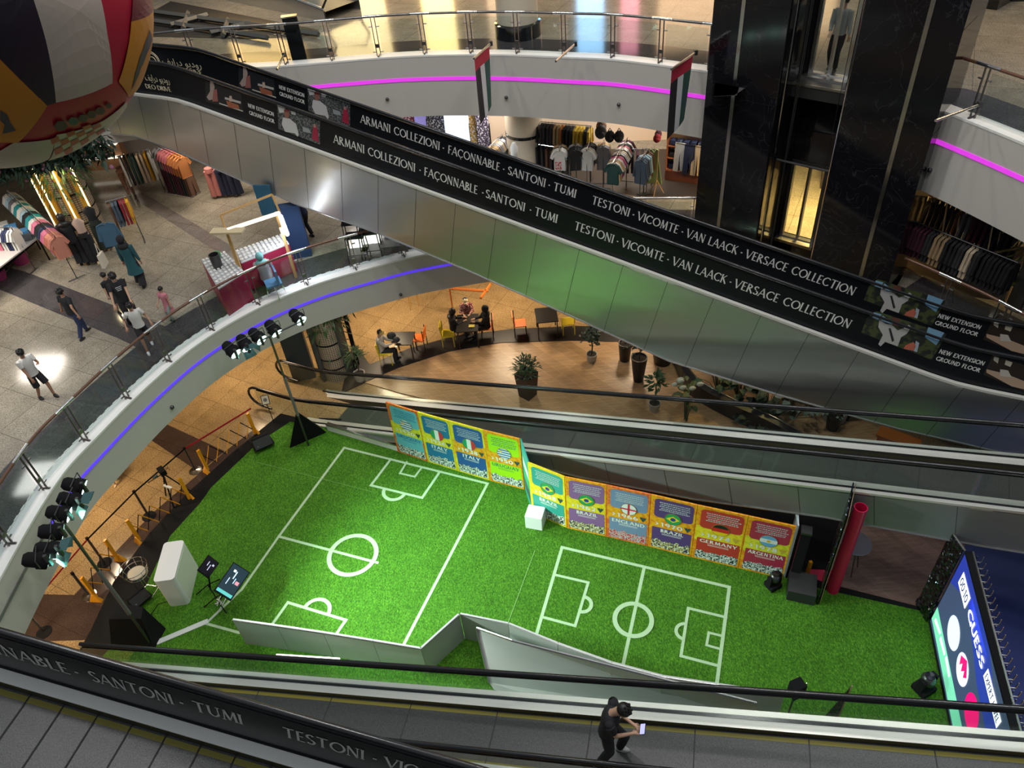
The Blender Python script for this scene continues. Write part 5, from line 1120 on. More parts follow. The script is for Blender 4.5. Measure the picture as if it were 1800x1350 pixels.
# lit stall with plush and boxes behind the long travelator
for i, (px, py, w, h, c, lab, em) in enumerate(((722, 212, 1.2, .8, (.30, .03, .08), 'dark red and purple clothes left of the bright stall', 0), (748, 216, .7, .8, (.25, .22, .55), 'violet lit display left of the black sign', .6), (775, 222, .9, 1.2, (.04, .04, .06), 'black sign board with a pink swoosh', 0), (812, 228, 1.1, 1.1, (.55, .65, .85), 'white and blue lit display case in the stall', 1.6), (836, 232, .35, 1.1, (.65, .38, .05), 'column of orange and yellow toys at the stall', 0), (850, 235, .4, 1.4, (.06, .04, .10), 'dark frame at the right end of the stall', 0))):
    p = at(px, py, Z1+1.2); m = MB(); m.box(Vector((p.x, p.y, Z1+1.4)), (w, .3, h), rz=-.1)
    t = thing('stall_display', lab, 'display', (p.x, p.y, Z1+1.0)); mm = crowd('stallprint%d' % i, tuple(x*.5 for x in c), c, (.75, .75, .8)) if not em else mat('stall%d' % i, c, .5, emit=c, es=em, noise=.5, nscale=14)
    obj('panel', m, mm, t); obj('frame', MB().box(Vector((p.x, p.y+.02, Z1+.75)), (w+.06, .2, 1.5), rz=-.1), BLACK if i != 3 else WHITE, t)
area(tuple(at(812, 228, Z1+2.2)+Vector((0, -1.2, 0))), .8, .3, 40, (.85, .92, 1))
rk((862, 258), (884, 236), 1.35, 'deep rack of pale trousers below the round column', cl('tan', 'light grey', 'cream', 'light grey', 'charcoal'), 'shirt', 'garment on the pale rack left of the round column', '%s garments left of the round column', spacing=.09)
for px, py, c in ((915, 270, (.06, .08, .09)),): flat(px, py, Z1+.9, .5, 1.0, -.2, blotch('shirtprint', (.06, .08, .09), (.35, .25, .08), 5), 'dark printed shirt on a stand right of the round column', 'display', name='display_shirt')
m = MB(); p = at(905, 278, Z1+1.6); m.lathe([(.05, 0), (.11, .1), (.12, .35), (.05, .5)], p, 12); m.tube([p, p-Vector((0, 0, 1.6))], .02, 6); tag(obj('white_lamp', m, WHITE, smooth=True), 'small white lamp shade right of the round column', 'lamp')
# dark suits behind the lift tower on the right
rk((1606, 388), (1790, 462), 1.65, 'long rail of dark suits right of the lift tower', cl('plum', 'plum', 'plum', 'charcoal', 'tan', 'tan', 'black', 'black', 'charcoal', 'cream', 'charcoal', 'black', 'black', 'black', 'black', 'black'), 'long', 'jacket on the front rail right of the lift tower', '%s jackets on the front suit rail', spacing=.10)
rk((1632, 345), (1800, 405), 1.75, 'back rail of dark coats right of the lift tower', cl('charcoal', 'black', 'charcoal', 'brown', 'grey', 'plum', 'plum', 'black', 'black', 'charcoal'), 'dress', 'coat on the back rail right of the lift tower', '%s coats on the back suit rail', spacing=.14)
for px in (1655, 1680, 1736, 1751): p = at(px, 420 if px < 1700 else 445, Z1+1.0); m = MB(); m.tube([p, p+Vector((0, .35, 1.3))], .022, 4); tag(obj('wooden_pole', m, mat('pale_wood', (.65, .5, .3), .5)), 'pale wooden pole among the dark suits, %s' % {1655: 'nearest the lift tower', 1680: 'second from the lift tower', 1736: 'third from the lift tower', 1751: 'nearest the mesh column'}[px], 'pole')
for px, c, lab in ((1617, (.60, .20, .06), 'orange box on top of the dark suit shelf'), (1637, (.60, .20, .06), 'smaller orange box beside the first one'), (1604, (.12, .07, .06), 'dark box beside the orange boxes next to the lift tower')):
    p = at(px, 345+(px-1604)*.2, Z1+1.9); tag(obj('shop_box', MB().box(p+Vector((.2, .5, .1)), (.3, .25, .28), rz=.3), mat('box%d' % px, c, .5)), lab, 'box')
# ------------------------------------------------------------------ stage equipment, left side
def head_lamp(p, tgt, r, par, barn=False, col=(.35, 1, .85), power=60, L=.42, es=6, ang=58):
    d = (Vector(tgt)-Vector(p)).normalized(); up = Vector((0, 0, 1)); x = d.cross(up).normalized(); y = x.cross(d); M = Matrix((x, y, -d)).transposed()
    h = obj('lamp_head', MB().lathe([(r*.55, L), (r*.8, L*.85), (r*.85, L*.45), (r, L*.4), (r, 0), (r*.92, 0)], p, 16, M=M), BLACK, par, smooth=True)
    em = mat('lamp_lens_%d' % int(col[0]*100), (.7, 1, .95), .3, emit=col, es=es)
    obj('lens', MB().lathe([(r*.9, -.004), (.0, -.012)], p, 16, M=M), em, h)
    obj('yoke', MB().tube([Vector(p)+x*(r+.03)-d*.12, Vector(p)+x*(r+.03)-d*.12+up*.2, Vector(p)-x*(r+.03)-d*.12+up*.2, Vector(p)-x*(r+.03)-d*.12], .012, 5), DARKST, h)
    if barn:
        for s, v in ((1, x), (-1, x), (1, y), (-1, y)):
            w = v.cross(d).normalized(); a = Vector(p)+v*(s*r*.95); b = a+d*.17+v*(s*.09); m = MB(); k = w*r*.75; m.add([a-k, a+k, b+k*1.25, b-k*1.25], [(0, 1, 2, 3)]); o = obj('barn_door', m, mat('barn_teal', (.03, .09, .09), .4), h); q = o.modifiers.new('s', 'SOLIDIFY'); q.thickness = .006
    if power: spot(tuple(Vector(p)+d*.06), tgt, power, col, ang=ang, blend=.9, rad=.09, name='stage_lamp')
def light_stand(label, base, top_px, ends, heads, tgt, zt_):
    b = (at(*ends[0], zt_)+at(*ends[1], zt_))/2; b.z = ZT; t = thing('light_stand', label, 'light stand', b)
    top = Vector((b.x, b.y, zt_)); obj('pole', MB().tube([b, top], .032, 8), DARKST, t); obj('pole_sleeve', MB().tube([b+(top-b)*.3, b+(top-b)*.65], .045, 8), mat('pole_grey', (.16, .16, .15), .6), t)
    A = at(*ends[0], zt_); B = at(*ends[1], zt_); obj('cross_bar', MB().tube([A, B], .025, 8), DARKST, t)
    for i, (px, py, barn, pw, cc) in enumerate(heads):
        obj('clamp', MB().box(at(px, py, zt_+.1), (.06, .06, .3)), DARKST, t)
        head_lamp(at(px, py, zt_-.02), tgt[i % len(tgt)], .175, t, barn, cc, pw)
    return t, top
TQ = (.55, 1.0, .80); WQ = (1, 1, .95)
ctr = [tuple(at(*p, ZT)) for p in ((860, 1010), (760, 1050), (960, 1040), (800, 950), (1060, 1060), (720, 1010))]
t1, tp1 = light_stand('tall stand with six stage lamps at the left end of the turf', (212, 1100), (118, 948), ((150, 845), (66, 1000)),
    [(148, 857, False, 1550, TQ), (140, 884, True, 1500, WQ), (122, 905, False, 1550, TQ), (110, 935, False, 1550, TQ), (104, 968, True, 1500, WQ), (84, 985, False, 1550, TQ)], ctr, 4.85)
t2, tp2 = light_stand('light stand with five stage lamps at the far corner of the turf', (535, 768), (481, 590), ((410, 622), (535, 562)),
    [(415, 622, False, 420, TQ), (436, 612, True, 300, WQ), (460, 598, False, 420, TQ), (487, 586, False, 420, TQ), (530, 564, False, 420, TQ)], ctr, 4.3)
def pyramid(pts, apex, label):
    P = [at(*p, ZT) for p in pts]; m = MB(); n = len(P); m.add(P+[apex], [tuple(range(n-1, -1, -1))]+[(i, (i+1) % n, n) for i in range(n)]); return tag(obj('black_cover', m, BLACK), label, 'fabric cover')
b = t2.location; pyramid([(509, 788), (574, 760), (560, 748), (520, 752)], Vector((b.x, b.y, 1.55)), 'black fabric pyramid around the foot of the far light stand')
m = MB(); q = [at(*p, ZT) for p in ((200, 1108), (272, 1134), (276, 1120), (240, 1075))]; 
top_ = [Vector((v.x, v.y, 0))*1 for v in q]; zz = 1.0
P4 = [at(203, 1062, ZT+1.0), at(275, 1070, ZT+1.0), at(272, 1134, ZT), at(196, 1134, ZT)]
b0, b1, b2, b3 = [at(*p, ZT) for p in ((196, 1140), (272, 1140), (292, 1105), (225, 1095))]
up = Vector((0, 0, 1.05)); m.add([b0, b1, b2, b3, b0.lerp(b2, .28)+up, b1.lerp(b2, .3)+up, b2.lerp(b0, .12)+up, b3.lerp(b1, .12)+up], [(3, 2, 1, 0), (4, 5, 6, 7), (0, 1, 5, 4), (1, 2, 6, 5), (2, 3, 7, 6), (3, 0, 4, 7)])
tag(obj('black_cover', m, BLACK), 'black fabric box around the foot of the left light stand', 'fabric cover')
# podium: white rounded block lying on its side panels
b = at(318, 1062, ZT); t = thing('podium', 'large white rounded podium at the left end of the turf', 'podium', b)
q1, q2, q3 = at(297, 1067, ZT), at(333, 1062, ZT), at(350, 993, ZT); b = (q1+q3)/2; Lx = (q2-q1).length/2; Ly = (q3-q2).length/2; ang = math.atan2((q2-q1).y, (q2-q1).x); PH = zat(306, 1018, (q2.x, q2.y))-ZT
pts = []; W_, D_2, r = Lx, Ly, .09
for cx, cy, a0 in ((W_-r, D_2-r, 0), (-W_+r, D_2-r, 90), (-W_+r, -D_2+r, 180), (W_-r, -D_2+r, 270)):
    for k in range(6): a = radians(a0+18*k); pts.append((cx+r*cos(a), cy+r*sin(a)))
pr = [Vector((b.x, b.y, 0))+Vector((x*cos(ang)-y*sin(ang), x*sin(ang)+y*cos(ang), 0)) for x, y in pts]
m = MB(); m.prism([(p.x, p.y) for p in pr], ZT, ZT+PH); obj('body', m, mat('podium_white', (.80, .80, .78), .35), t)
xx = Vector((cos(ang), sin(ang), 0)); yy = Vector((-sin(ang), cos(ang), 0)); m = MB(); m.prism([tuple((b+xx*(Lx+e)+yy*f)[:2]) for e, f in ((-.01, -Ly+.12), (.004, -Ly+.12), (.004, Ly-.12), (-.01, Ly-.12))], ZT+.06, ZT+PH-.06); obj('side_inset', m, mat('podium_top', (.74, .76, .66), .5), t)
# wire stool
b = at(262, 1040, ZT); t = thing('wire_stool', 'bucket stool of bent wire with a cream seat pad behind the podium', 'stool', b)
H = .78
for rr_, z in ((.33, H+.26), (.30, H+.12), (.26, H)): obj('ring', MB().tube([b+Vector((cos(a)*rr_, sin(a)*rr_, z)) for a in [2*pi*k/24 for k in range(24)]], .009, 5, closed=True), CHROME, t)
for k in range(10): a = 2*pi*k/10; obj('spoke', MB().tube([b+Vector((cos(a)*.33, sin(a)*.33, H+.26)), b+Vector((cos(a)*.26, sin(a)*.26, H)), b+Vector((cos(a)*.05, sin(a)*.05, H-.02))], .006, 4), CHROME, t)
for k in range(4): a = 2*pi*k/4+.5; obj('leg', MB().tube([b+Vector((cos(a)*.12, sin(a)*.12, H)), b+Vector((cos(a)*.25, sin(a)*.25, .01)), b+Vector((cos(a+1.57)*.25, sin(a+1.57)*.25, .01))], .009, 5), CHROME, t)
obj('seat_pad', MB().lathe([(.0, H+.01), (.21, H+.01), (.22, H+.04), (.19, H+.07), (0, H+.07)], b, 20), mat('pad_cream', (.60, .52, .38), .7), t, smooth=True)
# second white stool half hidden behind the podium
# tv on stand
def screen(label, bpx, ctr_px, w, h, rz, tilt, z, content, legs=True):
    b = at(*bpx, ZT); t = thing('screen_stand', label, 'screen', b); c = Vector((at(*ctr_px, z).x, at(*ctr_px, z).y, z))
    M = (Matrix.Rotation(rz, 4, 'Z') @ Matrix.Rotation(tilt, 4, 'X')).to_3x3()
    obj('monitor', MB().box(c, (w, h, .045), M=M), BLACK, t); s = obj('display', MB().box(c+M@Vector((0, 0, .026)), (w*.94, h*.9, .004), M=M), content, t)
    obj('pole', MB().tube([b+Vector((0, 0, .1)), c-M@Vector((0, 0, .03))], .022, 8), BLACK, t)
    for k in range(3): a = 2.1*k+rz; obj('leg', MB().tube([b+Vector((0, 0, .3)), b+Vector((cos(a)*.38, sin(a)*.38, .015))], .014, 6), BLACK, t)
    return t, s, c, M
SCR = mat('screen_dark_teal', (.004, .012, .018), .25, emit=(.004, .02, .03), es=1)
t, s, c, M = screen('tilted screen with a teal display on a black tripod right of the podium', (386, 1062), (408, 1022), .82, .47, radians(68), radians(38), 1.25, SCR)
for u, v, w, h, e in ((-.34, 0, .08, .40, (.08, .40, .38)), (.15, .02, .20, .025, (.5, .7, .9)), (.02, -.04, .14, .02, (.4, .6, 1)), (.24, .08, .06, .06, (.8, .9, 1)), (-.05, .1, .18, .02, (.5, .6, .8)), (.0, -.12, .09, .09, (.5, .2, .25))):
    obj('display_patch', MB().box(c+M@Vector((u, v, .030)), (w, h, .002), M=M), mat('scr%d' % int(e[0]*100+e[1]*10), e, .4, emit=e, es=.8), s)
t, s, c, M = screen('small black monitor on a stand between podium and tilted screen', (372, 1040), (366, 996), .46, .34, radians(68), radians(52), 1.15, mat('screen_black', (.01, .01, .015), .2))
for u, v, w, h in ((.05, .05, .12, .02), (-.02, -.02, .16, .02), (.08, -.08, .05, .05)): obj('display_patch', MB().box(c+M@Vector((u, v, .03)), (w, h, .002), M=M), mat('scrw', (.5, .5, .6), .4, emit=(.5, .5, .7), es=.7), s)
p = at(384, 1058, ZT+.35); m = MB()
for k in range(8): m.tube([p+Vector((.04*sin(k*2), .04*cos(k*3), .03*k-.1)), p+Vector((.09*cos(k), .09*sin(k*2), .03*k-.12))], .012, 5)
tag(obj('cable_bundle', m, mat('cable_white', (.6, .6, .58), .5)), 'tangle of white plugs and cables on the tripod of the tilted screen', 'cables')
# white cable cover and cord
A, B = at(276, 1130, ZT), at(366, 1092, ZT); d = B-A; m = MB(); m.box((A+B)/2+Vector((0, 0, .012)), (d.length, .14, .02), rz=math.atan2(d.y, d.x)); tag(obj('cable_cover', m, mat('tape_white', (.62, .66, .60), .6)), 'white taped cable cover on the turf below the podium', 'cable cover')
tag(obj('cord', MB().tube([at(x, y, ZT+.012) for x, y in ((364, 1094), (380, 1080), (392, 1062), (398, 1050))], .012, 5), mat('cable_white', (.6, .6, .58), .5)), 'white cord from the cable cover to the tilted screen', 'cord')
tag(obj('cord', MB().tube([at(x, y, ZT+.01) for x, y in ((240, 1120), (262, 1085), (278, 1062), (300, 1055))], .008, 5), BLACK), 'black cord between the left light stand and the podium', 'cord')
# small speakers
def speaker(px, py, rz, label, s=1.0, z=ZT, name='loudspeaker', tilt=-.5):
    b = at(px, py, z); t = thing(name, label, 'loudspeaker', b); M = (Matrix.Rotation(rz, 4, 'Z')@Matrix.Rotation(tilt, 4, 'X')).to_3x3()
    obj('cabinet', MB().box(b+Vector((0, 0, .2*s)), (.55*s, .32*s, .34*s), M=M, taper=.8), BLACK, t, bev=.04)
    obj('grille', MB().box(b+Vector((0, 0, .2*s))+M@Vector((0, -.162*s, 0)), (.46*s, .006, .26*s), M=M), mat('grille', (.03, .03, .032), .7), t)
    obj('badge', MB().box(b+Vector((0, 0, .2*s))+M@Vector((-.15*s, -.168*s, -.06*s)), (.05*s, .006, .025*s), M=M), CHROME, t)
speaker(464, 785, radians(28), 'black wedge loudspeaker lying at the far left corner of the turf', 1.15)
speaker(248, 1058, radians(50), 'black wedge loudspeaker behind the wire stool', 1.0)
# stanchions with belts
def stanchion(px, py, label, H=.95, zb=0.0):
    b = at(px, py, zb); t = thing('stanchion', label, 'stanchion', b, group=None)
    obj('base', MB().lathe([(.19, 0), (.19, .02), (.04, .05), (.03, .06)], b, 20), SATIN if 'steel' in label else BLACK, t, smooth=True)
    obj('post', MB().tube([b+Vector((0, 0, .05)), b+Vector((0, 0, H))], .032, 8), DARKST, t); obj('cap', MB().lathe([(.04, H), (.04, H+.06), (.02, H+.07)], b, 12), BLACK, t); return b+Vector((0, 0, H))
s0 = stanchion(344, 828, 'brown post on a steel disc beside the camera tripod'); s1 = stanchion(262, 908, 'black barrier post nearest the camera tripod', 1.05); s2 = stanchion(184, 990, 'black barrier post above the basket stool', 1.05, ); s3 = stanchion(157, 1047, 'post on a steel disc near the red tape at the lower left', .95)
s4 = stanchion(78, 1112, 'post at the lower left corner by the near travelator', .95)
RED = mat('red_tape', (.50, .01, .03), .6)
def belt(a, b, w, m_, label):
    m = MB(); u = Vector((0, 0, w/2)); s = (b-a).cross(Vector((0, 0, 1))).normalized()*.004; m.add([a-u-s, b-u-s, b+u-s, a+u-s, a-u+s, b-u+s, b+u+s, a+u+s], [(0, 1, 2, 3), (7, 6, 5, 4), (3, 2, 6, 7), (0, 4, 5, 1), (1, 5, 6, 2), (0, 3, 7, 4)]); tag(obj('barrier_belt', m, m_), label, 'belt')
nw = at(441, 718, .8)
belt(s0, nw, .06, RED, 'red belt from the brown post to the travelator newel'); belt(s0, s1, .05, BLACK, 'black belt between the camera tripod and the next post'); belt(s1, s2, .05, BLACK, 'black belt between the two black barrier posts'); belt(s2, s4, .05, RED, 'red belt running down to the lower left corner')
# yellow folding barriers
YO = mat('barrier_yellow', (.80, .33, .01), .45)
def fold(pts, label, H=.95):
    P = [at(x, y, 0) for x, y in pts]; t = thing('folding_barrier', label, 'barrier', P[0])
    for k, p in enumerate((P[0], P[-1])):
        d = (P[-1]-P[0]).normalized()*(1 if k == 0 else -1); n = Vector((-d.y, d.x, 0))
        obj('end_post', MB().prism([tuple((p+n*.03+d*0)[:2]), tuple((p-n*.03)[:2]), tuple((p-n*.03+d*.09)[:2]), tuple((p+n*.03+d*.09)[:2])], 0.1, H), YO, t)
        obj('foot', MB().box(p+Vector((0, 0, .13)), (.34, .10, .26), rz=math.atan2(n.y, n.x), taper=.25), YO, t)
    n_ = max(3, int((P[-1]-P[0]).length/.33))
    for i in range(n_):
        a = P[0].lerp(P[-1], i/n_); b = P[0].lerp(P[-1], (i+1)/n_)
        obj('yellow_slat', MB().tube([a+Vector((0, 0, .15)), b+Vector((0, 0, H-.1))], .016, 4), YO, t); obj('black_slat', MB().tube([b+Vector((0, 0, .15)), a+Vector((0, 0, H-.1))], .014, 4), BLACK, t)
fold([(365, 832), (453, 764)], 'yellow and black folding barrier beside the red belt')
fold([(338, 878), (245, 955)], 'yellow and black folding barrier stretched below the camera tripod')
fold([(212, 985), (170, 1056)], 'yellow and black folding barrier at the left end beside the red belt')
# camera tripod
b = at(312, 878, 0); t = thing('camera_tripod', 'video camera on a black tripod standing at the edge of the stage', 'camera', b); zc = zat(300, 826, (b.x, b.y)); c = Vector((b.x, b.y, zc))
for k in range(3): a = 2.1*k+.6; obj('leg', MB().tube([c, b+Vector((cos(a)*.42, sin(a)*.42, .02))], .02, 6), BLACK, t)
obj('camera_body', MB().box(c+Vector((0, 0, .1)), (.16, .28, .15), rz=.7), BLACK, t); obj('lens', MB().tube([c+Vector((-.1, -.13, .1)), c+Vector((-.17, -.24, .1))], .045, 10), DARKST, t); obj('pan_handle', MB().tube([c, c+Vector((-.42, -.18, -.12))], .012, 6), BLACK, t)
obj('cable', MB().tube([c+Vector((.08*cos(a)+.14, .08*sin(a), .1+.02*a)) for a in [k*.6 for k in range(14)]], .006, 4), BLACK, t); obj('white_light', MB().box(b+Vector((.05, -.18, .75)), (.30, .06, .05), rz=-.5), mat('light_bar', (.7, .72, .7), .3), t)
# sign on a thin pole by the travelator
b = at(483, 746, 0); t = thing('floor_sign', 'small framed round-symbol sign on a thin black pole beside the travelator', 'sign', b); obj('pole', MB().tube([b, b+Vector((0, 0, .85))], .012, 6), BLACK, t)
q = Vector((b.x, b.y, 1.05)); M = Matrix.Rotation(radians(50), 3, 'X'); M = Matrix.Rotation(.2, 3, 'Z')@M; obj('frame', MB().box(q, (.24, .30, .02), M=M), BLACK, t); obj('plate', MB().box(q+M@Vector((0, 0, .012)), (.20, .26, .004), M=M), mat('plate_cream', (.6, .52, .38), .5), t)
obj('round_mark', MB().lathe([(.06, .016), (.0, .017)], q, 16, M=M), mat('mark_grey', (.12, .12, .12), .5), t)
# ------------------------------------------------------------------ right side of the stage
def sequins():
    m, nt, b = new_mat('black_sequins'); N = nt.nodes; L = nt.links; tc = N.new('ShaderNodeTexCoord'); v = N.new('ShaderNodeTexVoronoi'); v.inputs['Scale'].default_value = 26
    L.new(tc.outputs['Object'], v.inputs['Vector']); b.inputs['Base Color'].default_value = (.10, .11, .13, 1); b.inputs['Metallic'].default_value = 1; b.inputs['Roughness'].default_value = .18
    bp = N.new('ShaderNodeVectorMath'); bp.operation = 'MULTIPLY_ADD'; bp.inputs[1].default_value = (1.3, 1.3, 1.3); bp.inputs[2].default_value = (-.65, -.65, -.65); g = N.new('ShaderNodeNewGeometry'); ad = N.new('ShaderNodeVectorMath'); ad.operation = 'ADD'
    L.new(v.outputs['Color'], bp.inputs[0]); L.new(bp.outputs[0], ad.inputs[0]); L.new(g.outputs['Normal'], ad.inputs[1]); nm = N.new('ShaderNodeVectorMath'); nm.operation = 'NORMALIZE'; L.new(ad.outputs[0], nm.inputs[0]); L.new(nm.outputs[0], b.inputs['Normal']); return m
SEQ = sequins()
def panel(name, a, b, H, t_, mt, par=None, z=ZT):
    d = (b-a).normalized(); n = Vector((-d.y, d.x, 0))*t_; m = MB(); m.prism([tuple(a[:2]), tuple(b[:2]), tuple((b+n)[:2]), tuple((a+n)[:2])], z, z+H); return obj(name, m, mt, par)
A = at(1437, 1063, ZT); H = zat(1479, 905, (A.x, A.y))-ZT; B = at(1447, 1020, ZT); t = thing('sequin_panel', 'tall panel of black sequins beside the red tube', 'panel', A); panel('sequins', A, A+(B-A).normalized()*1.0, H, .03, SEQ, t); panel('backing', A+Vector((.035, 0, 0)), A+(B-A).normalized()*1.0+Vector((.035, 0, 0)), H, -.01, mat('backing_wood', (.35, .25, .16), .6), t)
RD = mat('red_vinyl', (.55, .005, .06), .35)
b = at(1462, 1040, 0.03); zt_ = zat(1491, 886, (b.x, b.y)); t = thing('red_tube', 'tall bright red open tube standing behind the sequin panel', 'tube', b); obj('wall', MB().lathe([(.14, .03), (.14, zt_), (.12, zt_), (.12, zt_-.5)], b, 24), RD, t, smooth=True)
m = MB(); m.prism(P2([(1418, 1000), (1474, 1003), (1472, 1042), (1425, 1030)], .05), .0, .05); tag(obj('red_carpet', m, RD), 'small red carpet under the red tube', 'carpet')
b = at(1488, 1000, .03); t = thing('round_table', 'round grey table behind the red tube', 'table', b)
obj('table_top', MB().lathe([(0, 1.02), (.36, 1.02), (.36, 1.05), (0, 1.05)], b, 24), mat('table_grey', (.34, .33, .37), .4), t)
for k in range(4): a = 1.57*k; obj('leg', MB().tube([b+Vector((cos(a)*.08, sin(a)*.08, 1.02)), b+Vector((cos(a)*.26, sin(a)*.26, .03))], .012, 6), DARKST, t)
c = at(1407, 1050, ZT); t = thing('black_plinth', 'low black block with a slim black column loudspeaker on the right of the boards', 'plinth', c); obj('block', MB().box(c+Vector((.05, .15, .18)), (.62, .62, .36), rz=radians(-22)), mat('plinth', (.025, .024, .025), .5), t)
c2 = c+Vector((.02, .55, 0)); m = MB(); m.box(c2+Vector((0, 0, .9)), (.22, .22, 1.8), rz=radians(-22)); ls = thing('column_loudspeaker', 'slim black column loudspeaker behind the low black block', 'loudspeaker', c2); obj('column', m, BLACK, ls); obj('top_cap', MB().box(c2+Vector((0, 0, 1.83)), (.24, .24, .06), rz=radians(-22)), DARKST, ls); obj('red_edge', MB().box(c2+Vector((-.115, 0, .9)), (.01, .04, 1.6), rz=radians(-22)), mat('dark_red', (.3, .02, .06), .4), ls)
def moving_head(px, py, label, z=ZT, s=1.0):
    b = at(px, py, z); t = thing('moving_head_lamp', label, 'stage lamp', b); obj('base', MB().box(b+Vector((0, 0, .07*s)), (.32*s, .30*s, .14*s), rz=.4), BLACK, t, bev=.02)
    for q in (-1, 1): obj('arm', MB().box(b+Vector((.15*s*q*cos(.4), .15*s*q*sin(.4), .28*s)), (.05*s, .14*s, .32*s), rz=.4), BLACK, t, bev=.01)
    obj('head', MB().ball(b+Vector((0, 0, .36*s)), .14*s, 14, 9, (.9, 1, 1.1)), DARKST, t, smooth=True); obj('lens', MB().lathe([(.085*s, 0), (.085*s, .02), (0, .03)], b+Vector((0, 0, .49*s)), 16), GLOSSB, t)
moving_head(1358, 1030, 'moving head lamp on the turf in front of the crimson board')
moving_head(1622, 1212, 'moving head lamp in front of the lit wall screen', s=1.15)
moving_head(1628, 1062, 'moving head lamp behind the second sequin panel', s=1.1)
m = MB(); b = at(1418, 1012, .05); m.box(b+Vector((0, 0, .3)), (.07, .07, .55)); tag(obj('yellow_post', m, YO), 'short yellow post on the red carpet', 'post')
# lit wall screen
A = at(1632, 1095, ZT); B = at(1668, 1275, ZT); H = zat(1696, 968, (A.x, A.y))-ZT; d = (B-A).normalized(); n = Vector((-d.y, d.x, 0)); n = n if n.x > 0 else -n; Bq = A+d*4.2
t = thing('wall_screen', 'big lit wall screen showing coloured circles and white lettering', 'screen', (A+Bq)/2)
panel('screen_body', A, Bq, H, .12 if (Vector((-d.y, d.x, 0))-n).length < .1 else -.12, BLACK, t)
V = Vector((0, 0, 1)); U = -d   # reading direction runs away from the camera
face = -n
def SP(u, v, k=.01): return A+d*u+V*(v*H)+face*k   # u metres from the far end
EM = lambda nm, c, e=1.0: mat('led_'+nm, tuple(min(.8, x) for x in c), .4, emit=c, es=e)
scr = obj('display', MB().quad(SP(.05, .06), SP(4.15, .06), SP(4.15, .985), SP(.05, .985)), EM('navy', (.035, .055, .11), 1.0), t)
obj('green_band', MB().quad(SP(.05, .10, .012), SP(4.15, .07, .012), SP(4.15, .24, .012), SP(.05, .27, .012)), EM('green', (.18, .62, .40), .9), scr)
obj('blue_glow', MB().poly([SP(.05, .985, .012), SP(.05, .62, .012), SP(.9, .84, .012), SP(2.4, .66, .012), SP(4.1, .60, .012), SP(4.1, .72, .012), SP(2.2, .985, .012)]), EM('blue', (.02, .04, .32), .8), scr)
def disc(u, v, r, c, nm, k=.016, sv=1.0): obj('disc', MB().poly([SP(u+cos(a)*r, v+sin(a)*r*sv/H, k) for a in [2*pi*i/24 for i in range(24)]]), EM(nm, c), scr)
disc(1.02, .47, .36, (.62, .70, .78), 'white'); disc(2.72, .47, .36, (.82, .0, .16), 'red')
disc(1.85, .48, .33, (.75, .78, .85), 'white2'); obj('red_zigzag', MB().poly([SP(1.60, .52, .02), SP(1.85, .60, .02), SP(2.1, .52, .02), SP(2.0, .46, .02), SP(1.93, .51, .02), SP(1.85, .45, .02), SP(1.77, .51, .02), SP(1.70, .45, .02)]), EM('red', (.82, .0, .16)), scr)
WHT = EM('letter', (.95, .97, 1.0), 1.3); NVY = EM('letterdark', (.03, .05, .12), 1)
def lab(u0, u1, v0, v1, txt, fr=True):
    if fr: q = obj('label_box', MB().quad(SP(u0, v0, .018), SP(u1, v0, .018), SP(u1, v1, .018), SP(u0, v1, .018)), WHT, scr)
    h = (v1-v0)*H*.62; O = SP(u0+.06 if fr else u0, v0+(v1-v0)*.2, .02); obj('lettering', text_mb(txt, O, d, V, h, width=(u1-u0)-(.12 if fr else 0), serif=False, nrm=face, thick=.2, thin=.16, proud=.004), NVY if fr else WHT, scr)
lab(.32, .95, .76, .90, '00:10'); lab(2.45, 3.45, .80, .90, 'EXPERT LEVEL'); lab(1.12, 2.3, .76, .90, 'GUESS', False)
for i in range(3): obj('white_stroke', MB().quad(SP(.2+.5*i, .15+.03*i, .02), SP(.62+.5*i, .20, .02), SP(.62+.5*i, .23, .02), SP(.2+.5*i, .19+.03*i, .02)), WHT, scr)
for i in range(26):
    p = A+d*(.1+i*.16)+n*.20; obj('truss_loop', MB().tube([p+V*H, p+V*(H-.18), p+V*(H-.18)+n*.12, p+V*H+n*.12], .012, 4), SATIN, t)
obj('top_rail', MB().tube([A+n*.14+V*H, Bq+n*.14+V*H], .02, 6), SATIN, t)
C2 = at(1612, 1062, ZT); t2 = thing('sequin_panel', 'wide panel of black sequins at the far end of the lit wall screen', 'panel', (A+C2)/2); dd = (C2-A).normalized(); m = MB(); E2_ = A+dd*(C2-A).length; z1 = zat(1687, 918, (E2_.x, E2_.y))-ZT
panel('sequins', A+Vector((-.02, .03, 0)), E2_, H, .03, SEQ, t2); obj('edge_trim', MB().tube([A+V*H, E2_+V*H], .02, 6), SATIN, t2)
m = MB(); q = [(1640, 1100), (1700, 950), (1900, 950), (1900, 1330), (1680, 1330)]; m.prism(P2(q, .03), 0, .04); struct('floor_blue_light', m, mat('blue_lit_floor', (.03, .045, .14), .6))  # blue light on the floor behind the screen, put into the floor colour
for k in range(3):
    p = A+d*(.8+1.1*k)+face*.12+V*(H*.55); area(tuple(p), 1.0, 1.6, 22, (.35, .55, 1.0), rot=(pi/2, 0, math.atan2(face.y, face.x)+pi/2), name='screen_glow') if False else None
area(tuple(at(1760, 1100, 2.6)), 1.2, 1.2, 26, (.25, .35, 1.0))
